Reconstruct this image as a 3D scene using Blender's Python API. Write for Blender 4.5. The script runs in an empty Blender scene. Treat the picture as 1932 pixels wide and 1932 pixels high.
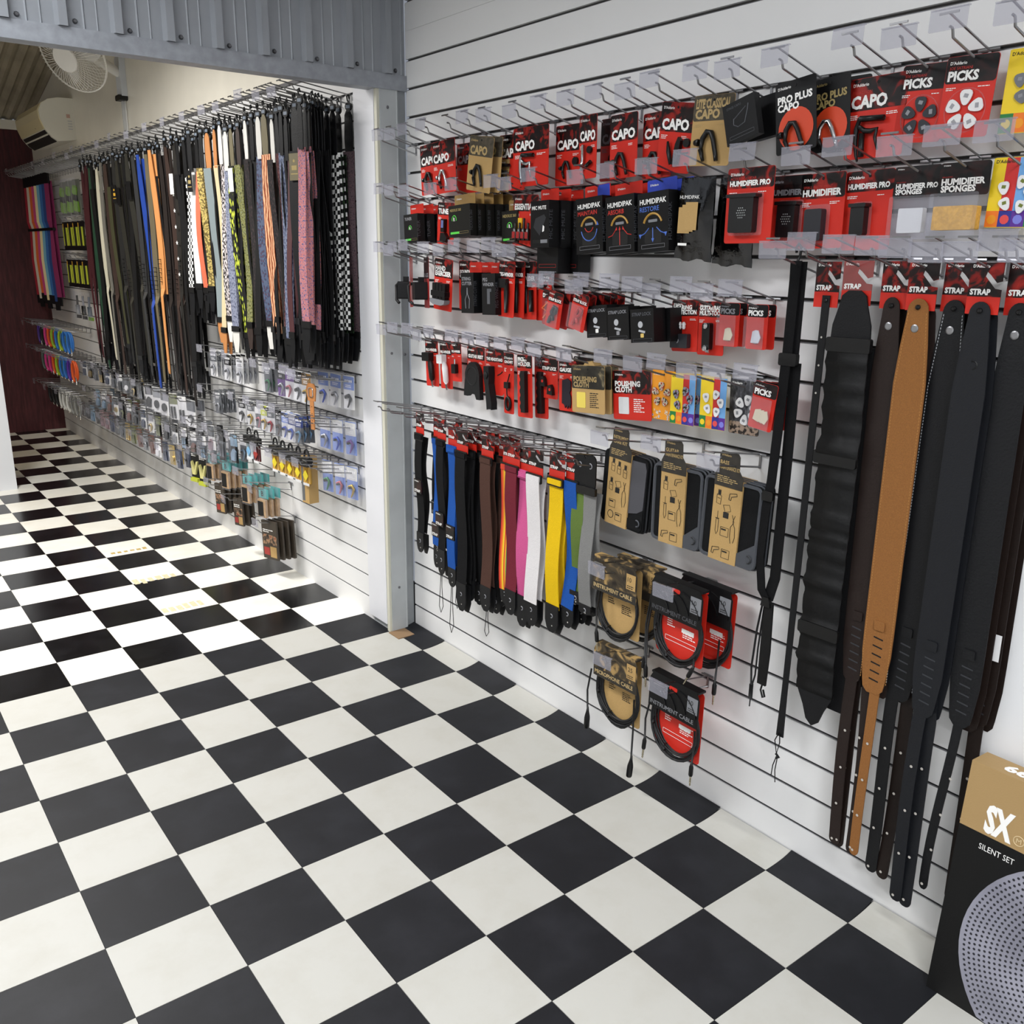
import bpy, math, random
from mathutils import Matrix, Vector
R = math.radians
random.seed(7)
scene = bpy.context.scene
COL = scene.collection

# ------------------------------------------------------------------ camera
cam_data = bpy.data.cameras.new('camera')
cam_data.sensor_fit = 'HORIZONTAL'
cam_data.sensor_width = 36.0
cam_data.lens = 1707.38 / 1932 * 36.0
cam_data.clip_start = 0.02
cam = bpy.data.objects.new('camera', cam_data)
COL.objects.link(cam)
_r = Vector((0.79560206, -0.60569237, 0.01241424))
_d = Vector((-0.15511005, -0.22346655, -0.9622908))
_f = Vector((0.58562636, 0.76367497, -0.27173942))
cam.matrix_world = Matrix(((_r.x, -_d.x, -_f.x, -1.9494), (_r.y, -_d.y, -_f.y, 0.0),
                           (_r.z, -_d.z, -_f.z, 1.5934), (0, 0, 0, 1)))
scene.camera = cam

# ------------------------------------------------------------------ light
world = bpy.data.worlds.new('world')
world.use_nodes = True
world.node_tree.nodes['Background'].inputs[0].default_value = (0.72, 0.78, 0.9, 1)
world.node_tree.nodes['Background'].inputs[1].default_value = 0.25
scene.world = world
vs = scene.view_settings
vs.view_transform = 'Standard'
vs.look = 'None'
vs.exposure = 0.38
vs.gamma = 1.0
vs.use_curve_mapping = False
scene.cycles.transparent_max_bounces = 12
scene.cycles.max_bounces = 6
scene.cycles.adaptive_threshold = 0.025


def area(name, loc, sx, sy, power, colour, rot=(0, 0, 0)):
    l = bpy.data.lights.new(name, 'AREA')
    l.shape = 'RECTANGLE'
    l.size, l.size_y, l.energy, l.color = sx, sy, power, colour
    l.spread = R(158)
    o = bpy.data.objects.new(name, l)
    o.location, o.rotation_euler = loc, rot
    COL.objects.link(o)
    return o


COOL = (0.97, 0.985, 1.0)
area('unseen_shop_lamp', (-2.0, 2.3, 2.9), 0.3, 1.3, 34, COOL)
area('unseen_shop_lamp', (-1.6, -0.5, 2.9), 0.3, 1.3, 36, COOL)
area('unseen_shop_lamp', (-2.9, -2.2, 2.9), 0.3, 1.3, 74, COOL)  # unseen lamp added behind the camera to light the wall from the front
area('back_room_lamp', (-1.75, 4.7, 3.0), 0.3, 1.2, 84, (1.0, 0.975, 0.94))
area('back_room_lamp', (-1.9, 7.2, 2.85), 0.3, 1.0, 10, (1.0, 0.86, 0.62))


# ------------------------------------------------------------------ materials
def srgb(h):
    h = h.lstrip('#')
    out = []
    for i in (0, 2, 4):
        c = int(h[i:i + 2], 16) / 255
        out.append(c / 12.92 if c <= 0.04045 else ((c + 0.055) / 1.055) ** 2.4)
    return (*out, 1.0)


MATS = {}


def mat(key, col, rough=0.5, metal=0.0, spec=0.5, coat=0.0, bump=None, mottle=None):
    """plain or lightly mottled procedural surface"""
    if key in MATS:
        return MATS[key]
    m = bpy.data.materials.new(key)
    m.use_nodes = True
    nt = m.node_tree
    b = nt.nodes['Principled BSDF']
    c = srgb(col) if isinstance(col, str) else col
    b.inputs['Base Color'].default_value = c
    b.inputs['Roughness'].default_value = rough
    b.inputs['Metallic'].default_value = metal
    b.inputs['Specular IOR Level'].default_value = spec
    b.inputs['Coat Weight'].default_value = coat
    b.inputs['Coat Roughness'].default_value = 0.12
    if bump or mottle:
        tc = nt.nodes.new('ShaderNodeTexCoord')
        n = nt.nodes.new('ShaderNodeTexNoise')
        n.inputs['Scale'].default_value = (bump or mottle)[0]
        n.inputs['Detail'].default_value = 4
        nt.links.new(tc.outputs['Object'], n.inputs['Vector'])
        if bump:
            bp = nt.nodes.new('ShaderNodeBump')
            bp.inputs['Strength'].default_value = bump[1]
            bp.inputs['Distance'].default_value = 0.002
            nt.links.new(n.outputs['Fac'], bp.inputs['Height'])
            nt.links.new(bp.outputs['Normal'], b.inputs['Normal'])
        if mottle:
            r = nt.nodes.new('ShaderNodeValToRGB')
            k = mottle[1]
            r.color_ramp.elements[0].position = 0.35
            r.color_ramp.elements[1].position = 0.7
            r.color_ramp.elements[0].color = (c[0] * (1 - k), c[1] * (1 - k), c[2] * (1 - k), 1)
            r.color_ramp.elements[1].color = (min(1, c[0] * (1 + k)), min(1, c[1] * (1 + k)), min(1, c[2] * (1 + k)), 1)
            nt.links.new(n.outputs['Fac'], r.inputs['Fac'])
            nt.links.new(r.outputs['Color'], b.inputs['Base Color'])
    MATS[key] = m
    return m


def ramp_mat(key, tex, scale, stops, rough=0.6, coords='Object', stretch=(1, 1, 1), rand=False, detail=3.0, coat=0.0, dist=0.0):
    """procedural pattern: texture -> colour ramp"""
    if key in MATS:
        return MATS[key]
    m = bpy.data.materials.new(key)
    m.use_nodes = True
    nt = m.node_tree
    b = nt.nodes['Principled BSDF']
    b.inputs['Roughness'].default_value = rough
    b.inputs['Coat Weight'].default_value = coat
    b.inputs['Specular IOR Level'].default_value = 0.35
    tc = nt.nodes.new('ShaderNodeTexCoord')
    mp = nt.nodes.new('ShaderNodeMapping')
    mp.inputs['Scale'].default_value = stretch
    nt.links.new(tc.outputs[coords], mp.inputs['Vector'])
    src = mp.outputs['Vector']
    if rand:
        oi = nt.nodes.new('ShaderNodeObjectInfo')
        mul = nt.nodes.new('ShaderNodeMath')
        mul.operation = 'MULTIPLY'
        mul.inputs[1].default_value = 37.0
        add = nt.nodes.new('ShaderNodeVectorMath')
        add.operation = 'ADD'
        nt.links.new(oi.outputs['Random'], mul.inputs[0])
        nt.links.new(src, add.inputs[0])
        nt.links.new(mul.outputs[0], add.inputs[1])
        src = add.outputs[0]
    if tex == 'noise':
        t = nt.nodes.new('ShaderNodeTexNoise')
        t.inputs['Detail'].default_value = detail
        t.inputs['Distortion'].default_value = dist
        out = t.outputs['Fac']
    elif tex == 'voronoi':
        t = nt.nodes.new('ShaderNodeTexVoronoi')
        out = t.outputs['Distance']
    elif tex == 'wave':
        t = nt.nodes.new('ShaderNodeTexWave')
        t.inputs['Distortion'].default_value = dist
        t.inputs['Detail'].default_value = detail
        out = t.outputs['Fac']
    elif tex == 'checker':
        t = nt.nodes.new('ShaderNodeTexChecker')
        out = t.outputs['Fac']
    t.inputs['Scale'].default_value = scale
    nt.links.new(src, t.inputs['Vector'])
    r = nt.nodes.new('ShaderNodeValToRGB')
    r.color_ramp.interpolation = 'LINEAR' if tex in ('noise', 'wave') else 'CONSTANT' if tex == 'checker' else 'LINEAR'
    while len(r.color_ramp.elements) < len(stops):
        r.color_ramp.elements.new(0.5)
    for e, (p, c) in zip(r.color_ramp.elements, stops):
        e.position = p
        e.color = srgb(c)
    nt.links.new(out, r.inputs['Fac'])
    nt.links.new(r.outputs['Color'], b.inputs['Base Color'])
    MATS[key] = m
    return m


def clear_mat(key, tint, body, rough=0.12, through=0.9):
    """clear plastic: tinted see-through film with a little body and sheen"""
    if key in MATS:
        return MATS[key]
    m = bpy.data.materials.new(key)
    m.use_nodes = True
    nt = m.node_tree
    b = nt.nodes['Principled BSDF']
    b.inputs['Base Color'].default_value = srgb(tint)
    b.inputs['Roughness'].default_value = rough
    b.inputs['Specular IOR Level'].default_value = 1.0
    tr = nt.nodes.new('ShaderNodeBsdfTransparent')
    tr.inputs[0].default_value = (through, through, through * 1.02, 1)
    mx = nt.nodes.new('ShaderNodeMixShader')
    mx.inputs[0].default_value = body
    nt.links.new(tr.outputs[0], mx.inputs[1])
    nt.links.new(b.outputs[0], mx.inputs[2])
    nt.links.new(mx.outputs[0], nt.nodes['Material Output'].inputs['Surface'])
    MATS[key] = m
    return m


CHROME = mat('chrome_wire', '#9a9a9c', 0.28, 1.0)
BRIGHT = mat('bright_steel', '#c9cacc', 0.2, 1.0)
TICKET = clear_mat('ticket_plastic', '#d8d8e4', 0.2, 0.1, 0.86)
FILM = clear_mat('clear_film', '#e6e9ee', 0.06, 0.06, 0.97)
RED = mat('red_card', '#cc2a1d', 0.42, spec=0.35, coat=0.08)
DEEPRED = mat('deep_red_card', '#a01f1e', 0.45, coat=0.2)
BLACKCARD = mat('black_card', '#0b0b0d', 0.45, spec=0.3)
KRAFT = mat('kraft_board', '#b8965f', 0.75, mottle=(900, 0.12))
KRAFTDARK = mat('kraft_print', '#4a4336', 0.7, mottle=(60, 0.35))
ART = ramp_mat('smoke_print', 'noise', 26, [(0.42, '#0f0607'), (0.5, '#240909'), (0.6, '#8a1610'), (0.74, '#a5271b')],
               0.45, rand=True, detail=2.0, coat=0.08, dist=1.2)
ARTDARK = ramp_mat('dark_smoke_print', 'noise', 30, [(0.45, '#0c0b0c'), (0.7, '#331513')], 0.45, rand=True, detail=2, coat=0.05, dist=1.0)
WHITEINK = mat('white_ink', '#f7f6f3', 0.5)
GREYINK = mat('grey_ink', '#8c8d92', 0.5)
DIMINK = mat('dim_ink', '#54565c', 0.5)
REDINK = mat('red_ink', '#c23028', 0.5)
GOLDINK = mat('gold_ink', '#a08d58', 0.5)
BLUEINK = mat('blue_ink', '#4f72c8', 0.5)
GREENINK = mat('green_ink', '#58d24a', 0.5)
BLACKINK = mat('black_ink', '#1b1a18', 0.6)
BLACKPL = mat('black_plastic', '#0c0c0d', 0.38, spec=0.4)
RUBBER = mat('black_rubber', '#141416', 0.6, spec=0.3)
GREYPL = mat('grey_plastic', '#7d7f84', 0.5)
WHITEPL = mat('white_plastic', '#e9e9ea', 0.4)
IVORY = mat('ivory_plastic', '#ddd3b4', 0.4)
BLUE = mat('blue_print', '#2e45b4', 0.45)
YELLOWC = mat('yellow_card', '#f0cf1e', 0.45, coat=0.2)
ORANGEC = mat('orange_card', '#ef9a1e', 0.45, coat=0.2)


# ------------------------------------------------------------------ mesh builder
class MB:
    def __init__(s):
        s.v, s.f, s.uv = [], [], []

    def face(s, idx, uv=None):
        s.f.append(tuple(idx))
        s.uv.append(uv)

    def quad(s, a, b, c, d, uv=None):
        n = len(s.v)
        s.v += [tuple(a), tuple(b), tuple(c), tuple(d)]
        s.face((n, n + 1, n + 2, n + 3), uv)
        return s

    def box(s, x0, x1, y0, y1, z0, z1):
        n = len(s.v)
        s.v += [(x0, y0, z0), (x1, y0, z0), (x1, y1, z0), (x0, y1, z0), (x0, y0, z1), (x1, y0, z1), (x1, y1, z1), (x0, y1, z1)]
        for q in ((0, 3, 2, 1), (4, 5, 6, 7), (0, 1, 5, 4), (1, 2, 6, 5), (2, 3, 7, 6), (3, 0, 4, 7)):
            s.face([n + i for i in q])
        return s

    def prism(s, pts, z0, z1, M=None):
        """2d outline (counter-clockwise) extruded along z"""
        n, k = len(s.v), len(pts)
        P = [Vector((x, y, z0)) for x, y in pts] + [Vector((x, y, z1)) for x, y in pts]
        if M is not None:
            P = [M @ p for p in P]
        s.v += [tuple(p) for p in P]
        s.face(range(n + k - 1, n - 1, -1))
        s.face(range(n + k, n + 2 * k))
        for i in range(k):
            j = (i + 1) % k
            s.face((n + i, n + j, n + k + j, n + k + i))
        return s

    def tube(s, path, r, n=6, closed=False):
        path = [Vector(p) for p in path]
        m = len(path)
        up = None
        base = len(s.v)
        for i, p in enumerate(path):
            if closed:
                t = (path[(i + 1) % m] - path[i - 1])
            else:
                t = path[min(i + 1, m - 1)] - path[max(i - 1, 0)]
            if t.length < 1e-9:
                t = Vector((0, 0, 1))
            t.normalize()
            if up is None:
                up = Vector((0, 0, 1)) if abs(t.z) < 0.9 else Vector((1, 0, 0))
            a = t.cross(up)
            if a.length < 1e-6:
                a = t.orthogonal()
            a.normalize()
            up = a.cross(t)
            rr = r[i] if isinstance(r, (list, tuple)) else r
            for k in range(n):
                w = 2 * math.pi * k / n
                s.v.append(tuple(p + a * (rr * math.cos(w)) + up * (rr * math.sin(w))))
        for i in range(m if closed else m - 1):
            j = (i + 1) % m
            for k in range(n):
                l = (k + 1) % n
                s.face((base + i * n + k, base + i * n + l, base + j * n + l, base + j * n + k))
        if not closed:
            s.face([base + k for k in range(n)])
            s.face([base + (m - 1) * n + k for k in range(n - 1, -1, -1)])
        return s

    def ribbon(s, path, w, th=0.002, side=(1, 0, 0)):
        """band along path, width along side; uv: u across, v in metres"""
        path = [Vector(p) for p in path]
        m = len(path)
        base = len(s.v)
        acc = [0.0]
        for i in range(1, m):
            acc.append(acc[-1] + (path[i] - path[i - 1]).length)
        for i, p in enumerate(path):
            t = (path[min(i + 1, m - 1)] - path[max(i - 1, 0)]).normalized()
            sd = Vector(side[i]) if isinstance(side, list) else Vector(side)
            sd = (sd - t * sd.dot(t)).normalized()
            nn = sd.cross(t) * -1
            ww = (w[i] if isinstance(w, (list, tuple)) else w) / 2
            for a, b in ((-1, 1), (1, 1), (1, -1), (-1, -1)):
                s.v.append(tuple(p + sd * (ww * a) + nn * (th / 2 * b)))
        for i in range(m - 1):
            a0, b0 = base + 4 * i, base + 4 * i + 4
            for k in range(4):
                l = (k + 1) % 4
                u = ((0, 1), (1, 1), (1, 0), (0, 0))[k]
                s.face((a0 + k, a0 + l, b0 + l, b0 + k),
                       ((u[0], acc[i]), (u[1], acc[i]), (u[1], acc[i + 1]), (u[0], acc[i + 1])))
        s.face([base + k for k in range(3, -1, -1)])
        s.face([base + 4 * (m - 1) + k for k in range(4)])
        return s

    def lathe(s, prof, n=16, M=None):
        """profile [(radius, height)] round local z"""
        base = len(s.v)
        for r, h in prof:
            for k in range(n):
                w = 2 * math.pi * k / n
                p = Vector((r * math.cos(w), r * math.sin(w), h))
                s.v.append(tuple(M @ p if M is not None else p))
        for i in range(len(prof) - 1):
            for k in range(n):
                l = (k + 1) % n
                s.face((base + i * n + k, base + i * n + l, base + (i + 1) * n + l, base + (i + 1) * n + k))
        s.face([base + k for k in range(n - 1, -1, -1)])
        s.face([base + (len(prof) - 1) * n + k for k in range(n)])
        return s

    def text(s, body, x, y, z, h, width=None, maxw=None, bold=0.0, align='l', M=None):
        vs_, fs_, tw = glyphs(body, bold)
        sx = h
        if width:
            sx = width / max(tw, 1e-6)
        elif maxw and tw * h > maxw:
            sx = maxw / tw
        off = {'l': 0, 'c': -tw * sx / 2, 'r': -tw * sx}[align]
        n = len(s.v)
        for a, b in vs_:
            p = Vector((x + off + a * sx, y + b * h, z))
            s.v.append(tuple(M @ p if M is not None else p))
        for f in fs_:
            s.face([n + i for i in f])
        return s

    def smallprint(s, x, y, z, w, n, lh=0.0035, M=None):
        for i in range(n):
            l = w * random.uniform(0.55, 1.0)
            c = 0.0
            while c < l:
                k = min(random.uniform(0.1, 0.3) * w, l - c)
                p = [Vector((x + c, y - i * lh, z)), Vector((x + c + k, y - i * lh, z)),
                     Vector((x + c + k, y - i * lh + lh * 0.45, z)), Vector((x + c, y - i * lh + lh * 0.45, z))]
                if M is not None:
                    p = [M @ q for q in p]
                s.quad(*p)
                c += k + 0.04 * w
        return s

    def mesh(s, name, m, smooth=False):
        me = bpy.data.meshes.new(name)
        me.from_pydata(s.v, [], s.f)
        if any(u is not None for u in s.uv):
            l = me.uv_layers.new(name='map')
            i = 0
            for f, u in zip(s.f, s.uv):
                for k in range(len(f)):
                    l.data[i].uv = u[k] if u is not None else (0, 0)
                    i += 1
        if m is not None:
            me.materials.append(m)
        if smooth:
            me.shade_smooth()
        return me

    def build(s, name, m, parent=None, smooth=False):
        return put(name, s.mesh(name, m, smooth), parent)


def put(name, me, parent=None, M=None):
    o = bpy.data.objects.new(name, me)
    COL.objects.link(o)
    if parent is not None:
        o.parent = parent
    if M is not None:
        o.matrix_local = M
    return o


GLY = {}


def glyphs(body, bold):
    key = (body, bold)
    if key not in GLY:
        cu = bpy.data.curves.new('lettering_source', 'FONT')
        cu.body = body
        cu.size = 1.0
        cu.resolution_u = 2
        cu.offset = bold
        ob = bpy.data.objects.new('lettering_source', cu)
        me = bpy.data.meshes.new_from_object(ob)
        k = 1 / 0.69
        v = [(p.co.x * k, p.co.y * k) for p in me.vertices]
        f = [tuple(q.vertices) for q in me.polygons]
        x0 = min((a for a, b in v), default=0)
        v = [(a - x0, b) for a, b in v]
        GLY[key] = (v, f, max((a for a, b in v), default=1))
        bpy.data.objects.remove(ob)
        bpy.data.curves.remove(cu)
        bpy.data.meshes.remove(me)
    return GLY[key]


def rrect(x0, x1, y0, y1, r, n=3):
    pts = []
    for cx, cy, a0 in ((x1 - r, y0 + r, -90), (x1 - r, y1 - r, 0), (x0 + r, y1 - r, 90), (x0 + r, y0 + r, 180)):
        for i in range(n + 1):
            a = R(a0 + 90 * i / n)
            pts.append((cx + r * math.cos(a), cy + r * math.sin(a)))
    return pts


def disc(cx, cy, r, n=14):
    return [(cx + r * math.cos(2 * math.pi * i / n), cy + r * math.sin(2 * math.pi * i / n)) for i in range(n)]


def arc(cx, cy, r, a0, a1, n=8, z=0.0):
    return [(cx + r * math.cos(R(a0 + (a1 - a0) * i / n)), cy + r * math.sin(R(a0 + (a1 - a0) * i / n)), z) for i in range(n + 1)]


# wall frame: local x to the viewer's side along the wall, y up, z out of the wall
WB = Matrix(((0, 0, -1, 0), (-1, 0, 0, 0), (0, 1, 0, 0), (0, 0, 0, 1)))


def frame(x, y, z, yaw=0, swing=0, tilt=0):
    return (Matrix.Translation((x, y, z)) @ WB @ Matrix.Rotation(R(yaw), 4, 'Y')
            @ Matrix.Rotation(R(swing), 4, 'Z') @ Matrix.Rotation(R(tilt), 4, 'X'))


def thing(name, label, cat, M=None, group=None):
    o = bpy.data.objects.new(name, None)
    o.empty_display_size = 0.02
    COL.objects.link(o)
    if M is not None:
        o.matrix_world = M
    return tag(o, label, cat, group)


def tag(o, label, cat, group=None):
    o['label'] = label
    o['category'] = cat
    if group:
        o['group'] = group
    return o


def struct(name, me_or_none=None, label=None):
    o = bpy.data.objects.new(name, me_or_none)
    COL.objects.link(o)
    o['kind'] = 'structure'
    if label:
        o['label'] = label
    return o


def xw(y):
    """face of the back-room wall, which runs slightly out of line"""
    return -0.118 - 0.0125 * (y - 3.5)

# ================================================================== the setting
def setting(name, label, cat, me=None):
    o = struct(name, me, label)
    o['category'] = cat
    return o


def tile_mat(key, base, dark, rough, scale):
    """vinyl with faint scuffs"""
    m = mat(key, base, rough, spec=0.5 if rough < 0.35 else 0.25)
    nt = m.node_tree
    b = nt.nodes['Principled BSDF']
    tc = nt.nodes.new('ShaderNodeTexCoord')
    n = nt.nodes.new('ShaderNodeTexNoise')
    n.inputs['Scale'].default_value = scale
    n.inputs['Detail'].default_value = 6
    n.inputs['Roughness'].default_value = 0.65
    geo = nt.nodes.new('ShaderNodeNewGeometry')
    nt.links.new(geo.outputs['Position'], n.inputs['Vector'])
    r = nt.nodes.new('ShaderNodeValToRGB')
    r.color_ramp.elements[0].position, r.color_ramp.elements[1].position = 0.45, 0.78
    r.color_ramp.elements[0].color, r.color_ramp.elements[1].color = srgb(base), srgb(dark)
    nt.links.new(n.outputs['Fac'], r.inputs['Fac'])
    nt.links.new(r.outputs['Color'], b.inputs['Base Color'])
    return m


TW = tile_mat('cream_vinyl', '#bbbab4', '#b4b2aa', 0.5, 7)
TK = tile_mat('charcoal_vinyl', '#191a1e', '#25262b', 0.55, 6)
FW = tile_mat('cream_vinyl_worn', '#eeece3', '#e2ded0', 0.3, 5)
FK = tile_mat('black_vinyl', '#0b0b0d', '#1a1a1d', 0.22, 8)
T, TX, TY = 0.2508, -1.3695, 3.498
floor = setting('floor', 'black and cream checkered vinyl tile floor', 'floor')
sub = MB().box(-4.4, 0.3, -3.2, 9.4, -0.06, -0.004).build('subfloor', mat('subfloor_dark', '#15120f', 0.9), floor)


def cam_px(p):
    q = Vector(p) - Vector((-1.9494, 0, 1.5934))
    dz = q.dot(_f)
    if dz < 0.05:
        return None
    return 966 + 1707.4 * q.dot(_r) / dz, 966 + 1707.4 * q.dot(_d) / dz, dz


cells = []
rest = {True: MB(), False: MB()}
restfar = {True: MB(), False: MB()}
for c in range(-11, 6):
    for r_ in range(-23, 27):
        x0, x1 = TX + c * T, TX + (c + 1) * T
        y1, y0 = TY - r_ * T, TY - (r_ + 1) * T
        if c == 5:
            x1 = -0.004 if r_ >= 0 else xw((y0 + y1) / 2) + 0.01
        far = r_ < 0
        white = (c + r_) % 2 == 1
        seen = [cam_px((x, y, 0)) for x in (x0, x1) for y in (y0, y1)]
        seen = [p for p in seen if p and -60 < p[0] < 1990 and 740 < p[1] < 1990]
        if seen and x1 - x0 > 0.02:
            cells.append((min(p[2] for p in seen), x0, x1, y0, y1, far, white, c))
        elif x1 - x0 > 0.02:
            (restfar if far else rest)[white].box(x0, x1, y0, y1, -0.004, 0)
cells.sort()
tile_mesh = {}
for i, (dz, x0, x1, y0, y1, far, white, c) in enumerate(cells):
    if i >= 298:
        (restfar if far else rest)[white].box(x0, x1, y0, y1, -0.004, 0)
        continue
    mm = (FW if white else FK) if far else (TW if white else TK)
    g = 0.0006
    if c == 5 and not far:      # the cut edge of the sheet curls up against the wall
        mb = MB()
        up = 0.016 if not white else 0.012
        n = 6
        prof = [(x0 + g + (x1 - x0 - g) * k / n, up * (k / n) ** 2.2) for k in range(n + 1)]
        for (xa, za), (xb, zb) in zip(prof, prof[1:]):
            mb.quad((xa, y0 + g, za), (xb, y0 + g, zb), (xb, y1 - g, zb), (xa, y1 - g, za))
        mb.build('floor_tile', mm, floor, smooth=True)
        continue
    key = (round(x1 - x0, 3), far, white)
    if key not in tile_mesh:
        tile_mesh[key] = MB().box(g, x1 - x0 - g, g, y1 - y0 - g, -0.004, 0).mesh('floor_tile', mm)
    put('floor_tile', tile_mesh[key], floor, Matrix.Translation((x0, y0, 0)))
for dct, (mw, mk) in ((rest, (TW, TK)), (restfar, (FW, FK))):
    for wh in (True, False):
        if dct[wh].v:
            o = dct[wh].build('floor_tile_rest', mw if wh else mk, floor)
            o['kind'] = 'stuff'
# tape residue on the back-room tiles
TAPE = mat('tape_residue', '#b79a52', 0.7, mottle=(120, 0.4))
TAPE2 = mat('pale_tape_residue', '#d3c7a4', 0.7, mottle=(120, 0.2))
for (cx, cy, L, m_, th) in ((-0.73, 5.06, 0.2, TAPE, 0.012), (-0.75, 4.52, 0.22, TAPE2, 0.028), (-0.76, 4.06, 0.2, TAPE2, 0.026)):
    mb = MB()
    for k in range(6):
        a = cx - L / 2 + L * k / 6
        mb.box(a, a + L / 6 * random.uniform(0.55, 0.8), cy - th * random.uniform(0.8, 1.6), cy + th * random.uniform(0.8, 1.6), 0, 0.0008)
    mb.build('tape_residue', m_, floor)

SLAT = mat('white_slat_board', '#e6e6e6', 0.42, bump=(300, 0.05))
GROOVE = mat('groove_shadow', '#4c4a48', 0.8)
INSERT = mat('aluminium_insert', '#77777a', 0.45, 0.5)
YA, YB, YE = 3.24, 0.812, -0.6
wall_right = setting('wall_right', 'white slatwall with horizontal grooves in the front room', 'wall')
MB().box(0.012, 0.06, YB, YA, 0, 3.1).build('groove_backing', GROOVE, wall_right)
plank = MB().box(0, 0.0135, YB, YA, 0.005, 0.095).mesh('plank', SLAT)
insert = MB().box(0.004, 0.0125, YB, YA, -0.0055, -0.0025).mesh('groove_insert', INSERT)
for k in range(30):
    if k == 0:
        MB().box(0, 0.0135, YB, YA, 0.0, 0.0955).build('plank', SLAT, wall_right)
    elif k == 24:
        MB().box(0, 0.0135, YB, YA, 0.0006, 0.0955).build('plank', SLAT, wall_right).location.z = 2.4
    elif k == 23:
        MB().box(0, 0.0135, YB, YA, 0.0045, 0.0998).build('plank', SLAT, wall_right).location.z = 2.3
    else:
        put('plank', plank, wall_right, Matrix.Translation((0, 0, 0.1 * k)))
    if k and k != 24:
        put('groove_insert', insert, wall_right, Matrix.Translation((0, 0, 0.1 * k + 0.0005)))
PLAIN = mat('plain_white_paint', '#e3e4e6', 0.5)
setting('wall_front', 'plain white wall beside the end of the slatwall', 'wall',
        MB().box(-0.022, 0.06, -3.2, YB, 0, 3.1).mesh('wall_front', PLAIN))
setting('wall_left', 'plain white side wall of the front room', 'wall',
        MB().box(-4.4, -4.3, -3.2, 9.4, 0, 3.4).mesh('wall_left', PLAIN))
setting('wall_back', 'plain white wall behind the camera', 'wall',
        MB().box(-4.4, 0.1, -3.3, -3.2, 0, 3.1).mesh('wall_back', PLAIN))
setting('ceiling', 'pale ceiling of the front room', 'ceiling',
        MB().box(-4.4, 0.1, -3.2, 3.24, 2.95, 3.0).mesh('ceiling', mat('ceiling_paint', '#d8d9dc', 0.8)))

# steel post and white jamb at the opening
STEEL = mat('galvanised_post', '#b4b8ba', 0.5, 0.1, mottle=(7, 0.07))
STEELD = mat('galvanised_dark', '#9a9ea1', 0.5, 0.1, mottle=(9, 0.1))
post = setting('trim_1', 'grey galvanised steel post at the room opening', 'post')
MB().box(-0.118, -0.045, 3.236, 3.40, 0, 2.2).build('post_face', STEEL, post)
MB().box(-0.045, -0.0005, 3.250, 3.40, 0, 2.2).build('post_channel', STEELD, post)
MB().tube([(-0.045, 3.240, 0), (-0.045, 3.240, 2.2)], 0.006, 6).build('folded_edge', STEEL, post)
SCREW = mat('screw_head', '#6d6d70', 0.4, 0.8)
for (x, z) in ((-0.085, 2.13), (-0.092, 1.21), (-0.022, 1.20), (-0.082, 0.2)):
    MB().lathe([(0.0055, 0), (0.0055, 0.002), (0.003, 0.0035)], 8, Matrix.Translation((x, 3.236 if x < -0.05 else 3.25, z)) @ Matrix.Rotation(R(90), 4, 'X')).build('screw', SCREW, post)
MB().box(-0.14, -0.06, 3.15, 3.235, 0, 0.004).build('timber_offcut', mat('offcut_brown', '#8a6f52', 0.8), post)
jamb = setting('trim_2', 'white painted jamb board at the opening', 'jamb')
MB().box(-0.132, -0.08, 3.262, 3.42, 0.03, 2.21).build('jamb_board', mat('jamb_white', '#dfe0e5', 0.45), jamb)
MB().box(-0.129, -0.08, 3.2415, 3.262, 0.0, 2.21).build('edge_strip', mat('jamb_edge', '#cfcdbd', 0.5), jamb)

# header beam and ribbed metal cladding above the opening
CLAD = mat('grey_cladding', '#969aa0', 0.42, 0.15, mottle=(5, 0.06))
part = setting('wall_partition', 'grey ribbed metal cladding above the room opening', 'wall')
MB().box(-4.3, -0.0005, 3.232, 3.30, 2.192, 2.246).build('header_beam', mat('beam_grey', '#9599a0', 0.45, 0.1, mottle=(30, 0.12)), part)
prof = [(-4.3, 0)]
x = -0.079 - 0.16 * 26
while x < 0.0:
    prof += [(x - 0.022, 0), (x - 0.013, -0.022), (x + 0.011, -0.022), (x + 0.018, 0)]
    prof += [(x + 0.058, 0), (x + 0.062, -0.004), (x + 0.066, 0), (x + 0.098, 0), (x + 0.101, -0.0035), (x + 0.104, 0)]
    x += 0.16
prof = [p for p in prof if -4.31 < p[0] < -0.002] + [(-0.002, 0)]
mb = MB()
for (xa, ya), (xb, yb) in zip(prof, prof[1:]):
    mb.quad((xa, 3.245 + ya, 2.246), (xb, 3.245 + yb, 2.246), (xb, 3.245 + yb, 3.0), (xa, 3.245 + ya, 3.0))
mb.build('ribbed_sheet', CLAD, part)
MB().box(-4.3, 0.0, 3.30, 3.34, 2.21, 3.4).build('sheet_backing', mat('sheet_back', '#8d9094', 0.6), part)
for i in range(9):
    x = -0.079 - 0.16 * i + 0.036
    MB().lathe([(0.008, 0), (0.008, 0.002), (0.0045, 0.007)], 8, Matrix.Translation((x, 3.245, 2.262 + 0.004 * (i % 2))) @ Matrix.Rotation(R(90), 4, 'X')).build('screw', SCREW, part)

# back room
wall_far = setting('wall_far_right', 'white slatwall of the back room behind the straps', 'wall')


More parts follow.
